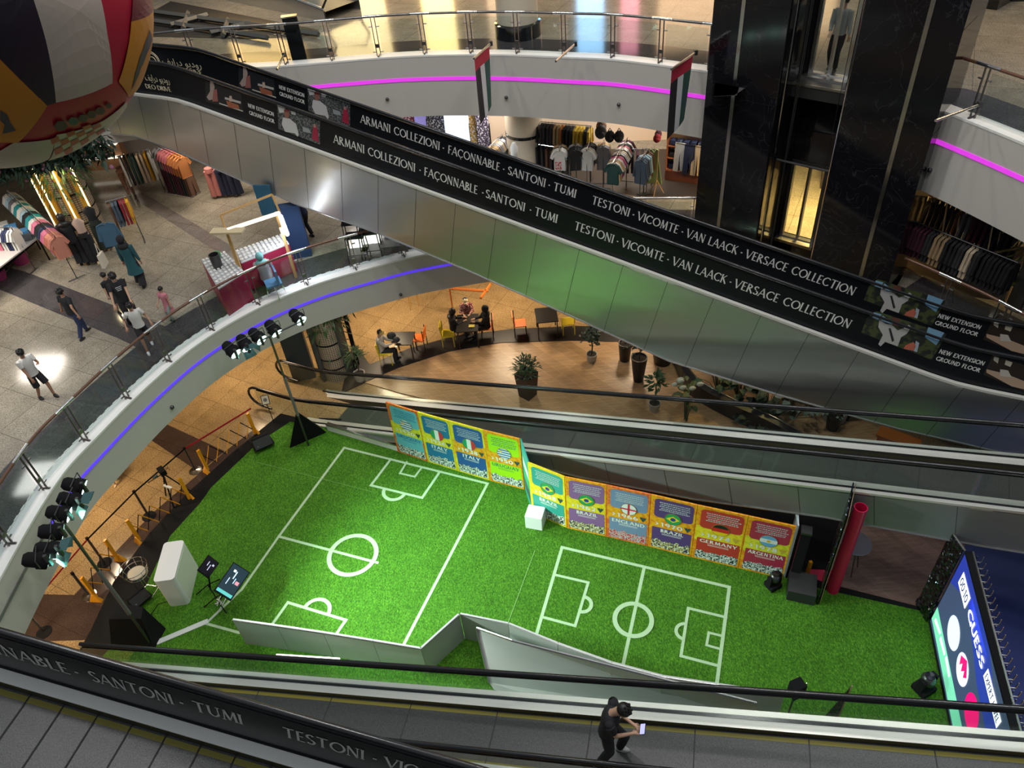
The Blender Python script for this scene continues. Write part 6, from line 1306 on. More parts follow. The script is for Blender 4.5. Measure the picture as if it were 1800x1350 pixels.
# lower right: speaker and sequin flag against the lower travelator
b = at(1383, 1262, 0.1); t = thing('loudspeaker', 'black loudspeaker on a stand half behind the lower travelator', 'loudspeaker', b); obj('cabinet', MB().box(b+Vector((0, 0, 1.25)), (.26, .24, .42), rz=.3), BLACK, t, bev=.02); obj('pole', MB().tube([b, b+Vector((0, 0, 1.1))], .02, 6), DARKST, t); obj('bracket', MB().tube([b+Vector((.16, 0, 1.45)), b+Vector((.2, 0, 1.25)), b+Vector((.16, 0, 1.05))], .012, 6), SATIN, t)
A5 = at(1473, 1262, ZT); t = thing('sequin_panel', 'narrow sequin panel behind the lower travelator handrail', 'panel', A5); h5 = zat(1471, 1192, (A5.x, A5.y))-ZT
m = MB(); w5 = at(1448, 1262, ZT)-A5; m.add([A5, A5+w5, A5+Vector((0, 0, h5)), A5+Vector((.02, .03, 0)), A5+w5+Vector((.02, .03, 0)), A5+Vector((.02, .03, h5))], [(0, 1, 2), (5, 4, 3), (0, 2, 5, 3), (1, 4, 5, 2)]); obj('sequins', m, SEQ, t); obj('batten', MB().tube([A5, A5+Vector((0, 0, h5))], .018, 4), mat('backing_wood', (.35, .25, .16), .6), t)
# ------------------------------------------------------------------ advert pictures on the long travelator
def patch(T, lat, side, quad, mt, parent, k=.006, name='picture_patch'):
    P = []
    for px, py in quad:
        q = onv(px, py, Vector((T.O.x, T.O.y, 0))+T.n*lat, T.n); P.append(q+T.n*(side*(.014+k)))
    return obj(name, MB().poly(P), mt, parent)
def pic(c, e=0): return mat('pic_%02x%02x%02x' % tuple(int(x*255) for x in c), c, .5)
def advert(T, lat, dx, dy, sc, kind, par):
    f = lambda pts: [(dx+x*sc, dy+y*sc) for x, y in pts]
    def a(pts, c, k=.004, name='picture_patch'): patch(T, lat, -1, f(pts), pic(c), par, k, name)
    if kind == 'driver':
        patch(T, lat, -1, f([(0, 0), (75, 27), (75, 70), (2, 42)]), crowd('pic_track', (.03, .035, .035), (.11, .12, .11), (.2, .2, .2)), par, .002, 'picture')
        a([(0, 0), (14, 5), (12, 13), (4, 14)], (.65, .62, .6)); a([(24, 9), (33, 12), (32, 18), (25, 16)], (.65, .62, .6))
        a([(12, 8), (19, 9), (22, 16), (19, 24), (13, 22)], (.30, .13, .10), .006); a([(12, 8), (20, 8), (22, 13), (12, 12)], (.25, .04, .05), .007)
        a([(10, 22), (22, 24), (33, 33), (38, 52), (36, 56), (31, 50), (14, 47), (8, 34)], (.66, .64, .62), .006); a([(64, 34), (69, 36), (72, 50), (73, 66), (61, 60), (62, 48)], (.40, .02, .06), .006); a([(64, 33), (68, 34), (68, 40), (64, 39)], (.4, .25, .2), .007)
        a([(44, 38), (56, 42), (60, 50), (46, 47)], (.35, .37, .38), .005)
    elif kind == 'car':
        patch(T, lat, -1, f([(0, -2), (62, 20), (66, 52), (0, 34)]), pic((.015, .017, .02)), par, .002, 'picture')
        a([(8, -4), (13, -2), (16, 8), (14, 30), (6, 32), (2, 26), (8, 16)], (.42, .32, .28)); a([(14, 14), (20, 12), (22, 34), (12, 34)], (.35, .12, .10), .006); a([(34, 26), (62, 34), (62, 38), (34, 30)], (.55, .5, .45), .005); a([(36, 32), (58, 40), (60, 48), (40, 44)], (.38, .12, .06), .006); a([(24, 36), (66, 50), (66, 52), (24, 38)], (.6, .58, .5), .005); a([(42, 24), (46, 24), (48, 34), (42, 34)], (.6, .45, .35), .007)
    elif kind == 'woman':
        patch(T, lat, -1, f([(-2, 12), (14, 0), (138, 40), (112, 86), (-12, 38)]), blotch('pic_field', (.02, .025, .02), (.07, .09, .03), 6), par, .002, 'picture')
        a([(10, 2), (24, 6), (18, 16), (8, 12)], (.25, .45, .62)); a([(26, 8), (44, 22), (30, 20), (22, 14)], (.3, .5, .66))
        a([(20, 14), (30, 22), (42, 24), (52, 34), (62, 30), (72, 24), (76, 28), (68, 40), (58, 46), (52, 62), (30, 54), (22, 62), (18, 58), (26, 42), (18, 28)], (.55, .53, .50), .006); a([(42, 10), (56, 14), (56, 26), (44, 24)], (.14, .05, .04), .007); a([(36, 30), (40, 30), (46, 52), (42, 54)], (.03, .03, .03), .008)
        a([(66, 60), (80, 54), (84, 62), (80, 70), (62, 66)], (.62, .16, .10), .006); a([(84, 52), (90, 56), (86, 72), (80, 70)], (.45, .5, .55), .006); a([(106, 28), (134, 38), (120, 60), (100, 46)], (.22, .42, .60), .006)
    elif kind == 'table':
        patch(T, lat, -1, f([(8, 0), (90, 28), (90, 76), (-10, 36)]), pic((.03, .02, .015)), par, .002, 'picture')
        a([(10, 4), (18, 6), (16, 16), (8, 10)], (.55, .5, .4)); a([(30, 10), (42, 14), (38, 22), (28, 18)], (.6, .52, .4), .006); a([(-4, 26), (30, 34), (80, 54), (90, 62), (90, 68), (40, 56), (-4, 32)], (.55, .38, .26), .006); a([(20, 26), (34, 28), (40, 40), (20, 38)], (.62, .56, .48), .007)
for kind, dx, dy, pan, lat in (('car', 362, 144, A_.pan0, 0), ('driver', 488, 184, A_.pan0, 0), ('woman', 1526, 546, A_.pan0, 0), ('table', 1738, 622, A_.pan0, 0), ('car', 420, 120, A_.pan1, A_.W), ('driver', 541, 153, A_.pan1, A_.W), ('woman', 1530, 490, A_.pan1, A_.W), ('table', 1738, 560, A_.pan1, A_.W)):
    advert(A_, lat, dx, dy, 1.0 if lat == 0 or kind != 'woman' else .96, kind, pan)
for t_, a, b, lat, base in (('NEW EXTENSION', (436, 184), (482, 203), 0, .50), ('GROUND FLOOR', (438, 196), (482, 213), 0, .29), ('NEW EXTENSION', (1652, 614), (1729, 640), 0, .56), ('GROUND FLOOR', (1647, 625), (1722, 651), 0, .36),
                   ('NEW EXTENSION', (491, 154), (536, 172), A_.W, .58), ('GROUND FLOOR', (492, 166), (536, 182), A_.W, .38), ('NEW EXTENSION', (1649, 554), (1722, 578), A_.W, .62), ('GROUND FLOOR', (1644, 566), (1717, 590), A_.W, .42)):
    obj('lettering', lett(A_, t_, a, b, lat, .115, base, serif=False, thick=.2, thin=.16), LETW, A_.pan0 if lat == 0 else A_.pan1)
for a, b, lat, z in (((250, 122), (299, 144), 0, .16), ((286, 108), (357, 124), A_.W, .20)):
    t_ = 'RODEO DRIVE' if lat else 'DEO DRIVE'
    obj('lettering', lett(A_, t_, (a[0], a[1]+12), (b[0], b[1]+8), lat, .13, z, gap=.08, thick=.18, thin=.07), LETC, A_.pan0 if lat == 0 else A_.pan1)
    ta, _ = A_.tpix(*b, lat); tb, _ = A_.tpix(*a, lat); ar = '\uFEAD\uFEED\uFEA9\uFEF3\uFEEE \uFEA9\uFEAD\uFE8D\uFEF3\uFED2' ; ar = ar[::-1]
    try:
        U = (A_.P(ta, lat)-A_.P(tb, lat)).normalized(); V = A_.n.cross(U); V = V if V.z > 0 else -V
        k = font_mb(ar, A_.P(tb, lat, .40)-A_.n*.018, U, V, .26); w = max((v[0]-k.v[0][0])**2 for v in k.v) if k.v else 0
        if k.f:
            L = (A_.P(ta, lat)-A_.P(tb, lat)).length; xs = [(Vector(v)-Vector(A_.P(tb, lat, .40))).dot(U) for v in k.v]; sx = L/max(xs)
            k.v = [Vector(v)+U*(x*(sx-1)) for v, x in zip(k.v, xs)]; obj('arabic_lettering', k, LETC, A_.pan0 if lat == 0 else A_.pan1)
    except Exception as e: print('arabic', e)
q = A_.tpix(268, 102, A_.W); c = A_.P(q[0], A_.W, .45)-A_.n*.02; U = A_.u; V = A_.n.cross(U); V = V if V.z > 0 else -V
for r in (.27, .22, .12): obj('round_crest', MB().tube([c+U*(cos(a)*r)+V*(sin(a)*r) for a in [2*pi*i/24 for i in range(24)]], .010, 4, closed=True), LETC, A_.pan1)
# ------------------------------------------------------------------ the big painted ball
Bc = at(0, 0, 0); dr = pray(-68, -22).normalized(); bc = Vector((0, 0, CAMZ))+dr*7.4; BR = 1.255
def goldberg():
    """a truncated icosahedron projected on the sphere"""
    bm = bmesh.new(); bmesh.ops.create_icosphere(bm, subdivisions=1, radius=1)
    V = [v.co.copy() for v in bm.verts]; F = [[v.index for v in f.verts] for f in bm.faces]; E = [[v.index for v in e.verts] for e in bm.edges]; bm.free(); faces = []
    for i, v in enumerate(V):
        nb = [e[0] if e[1] == i else e[1] for e in E if i in e]; x = (V[nb[0]]-v); x = (x-v*x.dot(v)).normalized(); y = v.cross(x)
        nb.sort(key=lambda j: math.atan2((V[j]-v).dot(y), (V[j]-v).dot(x))); faces.append([v.lerp(V[j], 1/3).normalized() for j in nb])
    for f in F:
        p = []
        for k in range(3): a, b = V[f[k]], V[f[(k+1) % 3]]; p += [a.lerp(b, 1/3).normalized(), a.lerp(b, 2/3).normalized()]
        faces.append(p)
    return faces
ball = thing('painted_ball', 'huge hanging ball painted in red, white, gold and navy panels at the upper left', 'ball', bc-Vector((0, 0, BR)))
RB = (Matrix.Rotation(radians(14), 3, 'Y')@Matrix.Rotation(radians(-22), 3, 'X')@Matrix.Rotation(radians(20), 3, 'Z'))
BCOL = {k: mat('ball_'+k, v, .45, noise=.08, nscale=3) for k, v in dict(red=(.46, .012, .04), white=(.56, .47, .40), gold=(.62, .25, .02), navy=(.025, .015, .03), maroon=(.16, .02, .03), grey=(.07, .07, .08)).items()}
def sphere_patch(pts, mt, name, par, r=BR, n=5):
    c = sum(pts, Vector())/len(pts); m = MB(); K = len(pts)
    for i in range(K):
        a, b = pts[i], pts[(i+1) % K]
        for u in range(n):
            for v in range(n-u):
                def q(u_, v_): w = 1-(u_+v_)/n; return bc+(c*w+a*(u_/n)+b*(v_/n)).normalized()*r
                m.add([q(u, v), q(u+1, v), q(u, v+1)], [(0, 1, 2)])
                if u+v < n-1: m.add([q(u+1, v), q(u+1, v+1), q(u, v+1)], [(0, 1, 2)])
    o = obj(name, m, mt, par, smooth=True); return o
# panels laid out as seen: directions given by pixels on the near side of the sphere
def sd(px, py):
    d = pray(px, py).normalized(); o = Vector((0, 0, CAMZ))-bc; b = d.dot(o); c = o.dot(o)-BR*BR; disc = b*b-c
    if disc < 0: p = o-d*b; return p.normalized()
    t = -b-math.sqrt(disc); return (o+d*t).normalized()
core = obj('shell', MB().ball(bc, BR*.995, 48, 32), BCOL['red'], ball, smooth=True)
def mir(pts): return [Vector((-v.x, -v.y, -v.z)) for v in pts]
PAN = [('navy', [(-160, -120), (20, -160), (52, -20), (80, 70), (98, 180), (82, 185), (0, 104), (-120, 20)]),
       ('white', [(52, -20), (20, -160), (140, -170), (172, -20), (188, 60), (197, 146), (98, 180), (80, 70)]),
       ('gold', [(-140, 30), (0, 104), (83, 185), (32, 250), (0, 250), (-140, 220)]),
       ('gold', [(230, 38), (269, 16), (270, 60), (262, 110), (248, 150), (226, 170), (208, 143), (222, 95)]),
       ('maroon', [(231, -40), (269, -40), (269, 16), (230, 38)]),
       ('white', [(-120, 300), (24, 250), (95, 243), (84, 280), (60, 292), (-20, 300), (-100, 290)]),
       ('white', [(95, 243), (100, 236), (180, 212), (222, 178), (222, 188), (190, 225), (140, 262), (84, 282)]),]
for c, pts in PAN:
    sphere_patch([sd(*p) for p in pts], BCOL[c], 'panel', ball, BR*1.003)
for i in range(6):
    for j in range(4):
        if (i+j) % 2: continue
        f = lambda i, j: (97+14*i+(3-j)*-3.2, 243-5.2*i+j*9.5-(j*i*.9))
        sphere_patch([sd(*f(i, j)), sd(*f(i+1, j)), sd(*f(i+1, j+1)), sd(*f(i, j+1))], BCOL['red'], 'checker', ball, BR*1.006, 2)
for x, y, r in ((106, 220, 12), (128, 212, 10), (145, 207, 9), (160, 200, 9), (175, 194, 9), (190, 185, 6)): sphere_patch([sd(x+r*cos(a), y+r*.8*sin(a)) for a in [k*1.05 for k in range(6)]], mat('crest%d' % (x % 3), [(.05, .09, .13), (.10, .05, .05), (.10, .12, .09)][x % 3], .6), 'crest', ball, BR*1.006, 2)
for pts in ([(0, 192), (12, 200), (18, 215), (28, 228), (4, 234), (8, 218), (0, 210)], [(262, 52), (266, 70), (258, 90), (250, 112), (240, 130), (230, 158), (236, 130), (244, 100), (254, 74)]): sphere_patch([sd(*p) for p in pts], BCOL['grey'], 'printed_cup', ball, BR*1.006, 2)
obj('hanging_cable', MB().tube([bc+Vector((0, 0, BR)), bc+Vector((0, 0, 8))], .01, 5), DARKST, ball)
# ------------------------------------------------------------------ foliage helper
def leafmat(name, c, c2):
    return mat(name, c, .55, noise=.45, nscale=14)
LG = leafmat('leaf_green', (.03, .075, .02), 0); LD = leafmat('leaf_dark', (.012, .035, .018), 0); LO = leafmat('leaf_olive', (.08, .11, .03), 0); LP = leafmat('leaf_pale', (.20, .26, .20), 0)
def leaves(c, rad, n, L, W_, droop=.2, sc=(1, 1, 1), rr=random):
    m = MB()
    for _ in range(n):
        a = rr.uniform(0, 2*pi); e = rr.uniform(-.5, 1.4); p = Vector(c)+Vector((cos(a)*cos(e)*sc[0], sin(a)*cos(e)*sc[1], sin(e)*sc[2]))*rad*rr.uniform(.25, 1)
        d = Vector((cos(a)+rr.uniform(-.6, .6), sin(a)+rr.uniform(-.6, .6), rr.uniform(-.2, 1)-droop)).normalized(); s = d.cross(Vector((rr.random()-.5, rr.random()-.5, 1))).normalized()*W_; l = L*rr.uniform(.6, 1.2)
        m.add([p, p+d*l*.5+s, p+d*l-Vector((0, 0, droop*l*.5)), p+d*l*.5-s], [(0, 1, 2, 3)])
    return m
def plant(px, py, z, pot_r, pot_h, potm, label, foliage, stem_h=.5, kind='round', pot='round', taper=.75, cat='potted plant', lm=None, n=220, L=.12, W_=.025, rad=.35):
    b = at(px, py, z); t = thing('potted_plant', label, cat, b)
    obj('pot', MB().lathe([(pot_r*taper, 0), (pot_r, pot_h), (pot_r*.88, pot_h), (pot_r*.85, pot_h-.05)], b, 20 if pot == 'round' else 4), potm, t, smooth=(pot == 'round'))
    obj('soil', MB().lathe([(0, pot_h-.05), (pot_r*.86, pot_h-.05), (0, pot_h-.04)], b, 16), mat('soil', (.03, .02, .012), .9), t)
    if stem_h: obj('stem', MB().tube([b+Vector((0, 0, pot_h-.06)), b+Vector((.03, .02, pot_h+stem_h*.5)), b+Vector((0, 0, pot_h+stem_h))], .022, 6), mat('stem', (.06, .045, .03), .7), t)
    m = leaves(b+Vector((0, 0, pot_h+stem_h+rad*.3)), rad, n, L, W_); obj('foliage', m, lm or LG, t)
    return t
POTB = mat('pot_black', (.012, .012, .012), .4); POTW = mat('pot_white', (.42, .40, .37), .5)
plant(928, 695, .03, .38, .95, POTB, 'bushy green plant in a tapered black planter on the oak floor', None, 0.05, pot='sq', rad=.42, n=420, L=.16, W_=.02, lm=LG)
plant(1040, 634, .03, .19, .30, POTW, 'small plant in a white bowl pot on the oak floor', None, .55, rad=.36, n=160, L=.12, W_=.06, lm=LD)
plant(1122, 668, .03, .26, .95, POTB, 'tall black tapered pot with a leafy tree beside the long travelator', None, .55, rad=.55, n=420, L=.13, W_=.03, lm=LD, taper=.6)
plant(1098, 632, .03, .22, .7, POTB, 'black pot behind the tall tapered pot', None, .5, rad=.5, n=260, L=.12, W_=.03, lm=LG)
plant(1164, 636, .03, .36, .6, POTB, 'wide low black pot partly behind the long travelator', None, .5, rad=.4, n=160, L=.14, W_=.04, lm=LD)
plant(1150, 720, .03, .19, .30, POTW, 'small white pot with a thin bare stem and rosette near the glass', None, .75, rad=.26, n=70, L=.26, W_=.05, lm=LG)
def tall_leaf(px, py, label, n, L, W_, lm, stems=10, hh=1.1, lean=.5, z=.03):
    b = at(px, py, z); t = thing('leafy_plant', label, 'plant', b); s = MB(); m = MB(); rr = random.Random(px)
    for k in range(n):
        a = rr.uniform(0, 2*pi); h = hh*rr.uniform(.5, 1.1); p = b+Vector((cos(a)*lean*rr.uniform(.3, 1)*.6, sin(a)*lean*rr.uniform(.3, 1)*.6, h)); s.tube([b+Vector((cos(a)*.05, sin(a)*.05, 0)), b.lerp(p, .6)+Vector((0, 0, .1)), p], .010, 4)
        d = Vector((cos(a), sin(a), rr.uniform(-.1, .5))).normalized(); w = d.cross(Vector((0, 0, 1))).normalized()*W_; l = L*rr.uniform(.7, 1.2)
        c = [p, p+d*l*.35+w+Vector((0, 0, .02)), p+d*l*.75+w*.7, p+d*l-Vector((0, 0, l*.25)), p+d*l*.75-w*.7, p+d*l*.35-w+Vector((0, 0, .02))]; mid1 = p+d*l*.35-Vector((0, 0, .02)); mid2 = p+d*l*.75-Vector((0, 0, .04))
        m.add(c+[mid1, mid2], [(0, 1, 6), (1, 2, 7, 6), (2, 3, 7), (3, 4, 7), (4, 5, 6, 7), (5, 0, 6)])
    obj('stems', s, mat('stem_green', (.05, .07, .03), .7), t); obj('foliage', m, lm, t); return t
tall_leaf(1206, 738, 'tall plant with white flowers and broad green leaves behind the mid travelator glass', 16, .38, .09, LO, hh=1.2)
b = at(1206, 738, .03); m = MB(); rr = random.Random(3)
for k in range(6): p = b+Vector((rr.uniform(-.35, .45), rr.uniform(-.3, .4), rr.uniform(1.1, 1.5))); m.ball(p, .09, 8, 5, (1.3, .6, .8))
tag(obj('white_flowers', m, mat('flower_white', (.65, .66, .55), .6), smooth=True), 'white flower heads of the tall plant behind the travelator glass', 'flowers')
for px, py, n, lm, lab, hh in ((1300, 700, 46, LD, 'dense dark broad leaved plant in the curved planter, left part', .9), (1350, 722, 46, LD, 'dense dark broad leaved plant in the curved planter, right part', .9), (1262, 690, 26, LG, 'dark green fan leaves at the left end of the curved planter', 1.0), (1395, 735, 22, LP, 'pale striped leaves at the right end of the curved planter', .8), (1330, 750, 34, LD, 'low dark foliage hanging over the front of the curved planter', .4), (1425, 730, 14, LP, 'pale round leaves beside the black pot at the right', .7)): tall_leaf(px, py, lab, n, .30, .11, lm, hh=hh, lean=.9)
pl = smooth_curve([tuple(at(*p, 0)[:2]) for p in ((1190, 640), (1215, 690), (1280, 730), (1345, 760), (1400, 790))])
ribbon('curved_planter', pl, -.12, .12, .03, .6, mat('planter_black', (.02, .02, .02), .3), kind=False); tag(bpy.data.objects['curved_planter'], 'curved black planter wall with a steel edge on the oak floor', 'planter')
e = offset(pl, .1); tag(obj('planter_edge', MB().tube([(p.x, p.y, .62) for p in e], .02, 6), SATIN), 'bright steel edge along the curved planter', 'edge trim')
plant(1462, 752, .03, .22, .5, POTB, 'black pot at the right end of the oak floor', None, .1, rad=.25, n=40, L=.1, W_=.05, lm=LP)
plant(634, 668, .03, .20, .32, POTW, 'palm in a white bowl pot beside the grey mesh column', None, .6, rad=.36, n=170, L=.22, W_=.018, lm=LG)
m = MB(); p = at(1590, 790, .1); m.box(at(1580, 770, .45), (1.1, .45, .06), rz=radians(-40)); m.box(at(1580, 770, .45)+Vector((.0, 0, -.2)), (1.0, .4, .36), rz=radians(-40)); tag(obj('orange_bench', m, mat('bench_orange', (.45, .13, .02), .4)), 'orange bench seen under the long travelator at the right', 'bench')
tag(obj('ottoman', MB().lathe([(.35, 0), (.38, .35), (.3, .42), (0, .42)], at(1465, 733, .03), 20), mat('seat_pale', (.40, .38, .35), .5)), 'pale round seat at the end of the planter', 'seat')
# ------------------------------------------------------------------ wire mesh columns with greenery
def meshmat():
    m, nt, b = new_mat('wire_mesh'); N = nt.nodes; L = nt.links; tc = N.new('ShaderNodeTexCoord'); br = N.new('ShaderNodeTexBrick'); br.offset = 0; br.inputs['Scale'].default_value = 1
    br.inputs['Brick Width'].default_value = .09; br.inputs['Row Height'].default_value = .07; br.inputs['Mortar Size'].default_value = .010; br.inputs['Color1'].default_value = (.42, .34, .25, 1); br.inputs['Color2'].default_value = (.38, .31, .23, 1); br.inputs['Mortar'].default_value = (.06, .05, .04, 1)
    s = N.new('ShaderNodeSeparateXYZ'); at2 = N.new('ShaderNodeMath'); at2.operation = 'ARCTAN2'; L.new(tc.outputs['Object'], s.inputs[0]); L.new(s.outputs['Y'], at2.inputs[0]); L.new(s.outputs['X'], at2.inputs[1])
    mu = N.new('ShaderNodeMath'); mu.operation = 'MULTIPLY'; mu.inputs[1].default_value = .55; L.new(at2.outputs[0], mu.inputs[0]); cb = N.new('ShaderNodeCombineXYZ'); L.new(mu.outputs[0], cb.inputs[0]); L.new(s.outputs['Z'], cb.inputs[1]); L.new(cb.outputs[0], br.inputs['Vector']); L.new(br.outputs['Color'], b.inputs['Base Color']); b.inputs['Roughness'].default_value = .6; return m
MESHM = meshmat()
def meshcol(x, y, z0, z1, r, label, gold=False, green=True, n=900, gtop=None):
    t = thing('mesh_column', label, 'column', (x, y, z0)); obj('mesh_wrap', MB().lathe([(r, z0), (r, z1)], (x, y, 0), 32), MESHM, t, smooth=True)
    for z in (z0+.5, z0+.9, z0+1.5): obj('band', MB().lathe([(r+.005, z), (r+.02, z), (r+.02, z+.04), (r+.005, z+.04)], (x, y, 0), 32), BLACK, t)
    for k in range(5 if gold else 3):
        a = (k/5)*pi*1.1+3.0 if gold else (-2.7, -.35, 1.2)[k]
        if gold:
            obj('gold_strip', MB().tube([(x+cos(a)*(r+.05), y+sin(a)*(r+.05), z0), (x+cos(a)*(r+.05), y+sin(a)*(r+.05), z1)], .11, 6), mat('gold_panel', (.80, .48, .06), .35, .5), t)
            obj('lit_strip', MB().tube([(x+cos(a)*(r+.16), y+sin(a)*(r+.16), z0+.1), (x+cos(a)*(r+.16), y+sin(a)*(r+.16), z1-.6)], .022, 6), mat('lit_warm', (1, .8, .4), .4, emit=(1, .78, .42), es=4), t)
        else: obj('dark_panel', MB().box((x+cos(a)*(r+.05), y+sin(a)*(r+.05), (z0+z1)/2), (.12, .34, z1-z0), rz=a), mat('panel_dark_grey', (.05, .055, .055), .5), t)
    if green:
        m = MB(); rr = random.Random(int(x*10)); zt__ = gtop or z1
        for k in range(n):
            a = rr.uniform(0, 2*pi); z = zt__-abs(rr.gauss(0, .75)); R_2 = r+.06+rr.random()*.5*(1 if z > zt__-1.0 else .25); p = Vector((x+cos(a)*R_2, y+sin(a)*R_2, z)); d = Vector((cos(a)*.6+rr.uniform(-.3, .3), sin(a)*.6+rr.uniform(-.3, .3), rr.uniform(-1.2, .1))).normalized(); s = d.cross(Vector((0, 0, 1))).normalized()*.03; L_ = rr.uniform(.15, .35)
            m.add([p, p+d*L_*.5+s, p+d*L_, p+d*L_*.5-s], [(0, 1, 2, 3)])
        o = obj('garland', m, LG, t)
    return t
meshcol(-13.6, 23.6, Z1, Z1+3.3, .62, 'lit gold and wire mesh column wrapped in hanging greenery below the painted ball', gold=True, n=1100, gtop=Z1+3.3)
meshcol(at(592, 672, 0).x, at(592, 672, 0).y+.45, 0, 3.4, .45, 'grey wire mesh column with hanging greenery beside the cafe', n=500)
p = at(1800, 545, Z1); meshcol(p.x+.25, p.y+.3, Z1, Z1+2.9, .5, 'wire mesh column with greenery at the right edge of the picture', n=500)
m = MB(); c = at(535, 670, 0); m.box(c+Vector((0, .2, 1.2)), (.75, .3, 2.4), rz=.15); tag(obj('dark_partition', m, mat('partition', (.03, .045, .055), .5)), 'dark blue grey partition left of the mesh column behind the travelator newel', 'partition')
m = MB(); c = at(640, 640, 0); m.box(c+Vector((-.25, .2, 1.2)), (.12, .5, 2.4), rz=.2); tag(obj('dark_partition', m, BLACK), 'narrow black upright between the mesh column and the cafe', 'partition')
# hanging flower garland under the ball
m = MB(); rr = random.Random(5); gp = [p for p in E2L if -18.5 < p.x < -11.0]
for k in range(5200):
    i = rr.randrange(len(gp)-1); p = gp[i].lerp(gp[i+1], rr.random()); q = Vector((p.x+rr.uniform(-.1, .4)*.5, p.y-1.15-abs(rr.gauss(0, .3)), Z2+.2-1.75*rr.random()**.8)); a = rr.uniform(0, 2*pi); d = Vector((cos(a)*.7, sin(a)*.7-.3, rr.uniform(-1.3, .2))).normalized(); s = d.cross(Vector((0, 0, 1))).normalized()*.045; L_ = rr.uniform(.18, .40)
    m.add([q, q+d*L_*.5+s, q+d*L_, q+d*L_*.5-s], [(0, 1, 2, 3)])
g = thing('flower_garland', 'dark green flower garland hanging in front of the upper balcony below the painted ball', 'garland', (-13, 22.6, Z2-2)); obj('foliage', m, LD, g)
m = MB(); rr = random.Random(8)
for k in range(70): a = rr.uniform(0, 2*pi); p = gp[rr.randrange(len(gp))]; m.ball((p.x, p.y-1.5-.2*rr.random(), Z2-1.1+rr.uniform(-.9, .9)), rr.uniform(.03, .08), 6, 4)
obj('flowers', m, mat('flower_pink', (.35, .15, .20), .6), g)
# ------------------------------------------------------------------ cafe
CB = mat('cafe_black', (.018, .016, .015), .35)
def chair(px, py, rz, m_, cname, label, z=.05):
    b = at(px, py, z); t = thing('cafe_chair', label, 'chair', b, rz)
    sl = MB()
    for k in range(5): sl.box((-.18+.09*k, 0, .45), (.082, .42, .025))
    obj('seat', sl, m_, t, world=False)
    bk = MB()
    for k in range(4): bk.box((0, .21+.01*k, .56+.09*k), (.42, .02, .075))
    obj('backrest', bk, m_, t, world=False)
    for sx in (-1, 1):
        for sy in (-1, 1): obj('leg', MB().tube([(sx*.19, sy*.19, .44 if sy < 0 else .88), (sx*.2, sy*.2, 0)], .016, 6), CB if m_ is not YCH else YCH, t, world=False)
    return t
YCH = mat('chair_yellow', (.72, .55, .03), .45); OCH = mat('chair_orange', (.80, .17, .01), .45)
chair(682, 636, radians(90-8), YCH, 'yellow', 'yellow slatted cafe chair under the person in the yellow cap')
chair(740, 612, radians(-90-10), OCH, 'orange', 'orange slatted cafe chair at the empty side of the first table')
chair(790, 604, radians(90-4), YCH, 'yellow', 'yellow slatted cafe chair left of the group at the second table')
chair(858, 592, radians(-90-2), OCH, 'orange', 'orange slatted cafe chair right of the group at the second table')
chair(915, 586, radians(90), OCH, 'orange', 'orange slatted cafe chair left of the black table at the right')
chair(999, 583, radians(-90), YCH, 'yellow', 'yellow slatted cafe chair right of the black table at the right')
def ctable(px, py, w, d, rz, label, z=.05, H=.74):
    b = at(px, py, z); t = thing('cafe_table', label, 'table', b, rz)
    obj('table_top', MB().box((0, 0, H), (w, d, .035)), CB, t, world=False, bev=.005)
    for sx in (-1, 1):
        for sy in (-1, 1): obj('leg', MB().box((sx*(w/2-.05), sy*(d/2-.05), H/2), (.04, .04, H)), CB, t, world=False)
    return t
ctable(715, 625, .72, .72, radians(-8), 'black square cafe table with cups in front of the person in the yellow cap')
ctable(826, 598, .75, 1.0, radians(-3), 'black cafe table with the group of three people')
ctable(962, 584, .75, .85, 0, 'empty black cafe table between an orange and a yellow chair')
for px, py, lab, c, r in ((697, 612, 'white cup on the first cafe table', (.7, .68, .6), .035),): p = at(px, py, .84); tag(obj('cup', MB().lathe([(.025, 0), (r, .07), (r*.85, .07)], p, 12), mat('cup_white', c, .3)), lab, 'cup')
p = at(690, 608, .83); tag(obj('tray', MB().box(p, (.24, .16, .015), rz=.2), mat('tray_tan', (.55, .40, .20), .5)), 'tan tray on the first cafe table', 'tray')
p = at(829, 573, .83); tag(obj('tray', MB().box(p, (.2, .14, .02), rz=-.1), mat('tray_yellow', (.6, .5, .08), .5)), 'yellow food packet on the table of the group of three', 'food packet')
for px, py, s, c, lab in ((688, 590, .16, (.03, .035, .04), 'black backpack on the first cafe table'), (697, 597, .12, (.02, .025, .03), 'smaller black bag beside the backpack')): p = at(px, py, .95); tag(obj('backpack', MB().ball(p, s, 10, 7, (1, .8, .9)), mat('bagc%d' % px, c, .6), smooth=True), lab, 'bag')
CP = cloth('check', (.42, .40, .36)); YC = cloth('capyellow', (.65, .50, .16))
person('person in a grey patterned shirt and yellow cap seated at the first cafe table', at(676, 634, .05), radians(-90-4), 1.7, CP, BT, sit=True, lf=(-.12, .42), rf=(.12, .42), lh=(-.08, .46, .80), rh=(.10, .44, .80), sleeve=1.2, cap=YC, headfwd=.2, skin=SKIN2)
person('woman in black with long dark hair seated on the left of the group table', at(800, 596, .05), radians(-90+10), 1.66, BT, BT, sit=True, lf=(-.12, .42), rf=(.12, .42), lh=(-.1, .42, .82), rh=(.12, .4, .8), sleeve=1.2, scarf=HAIR, skin=SKIN2, headfwd=.15)
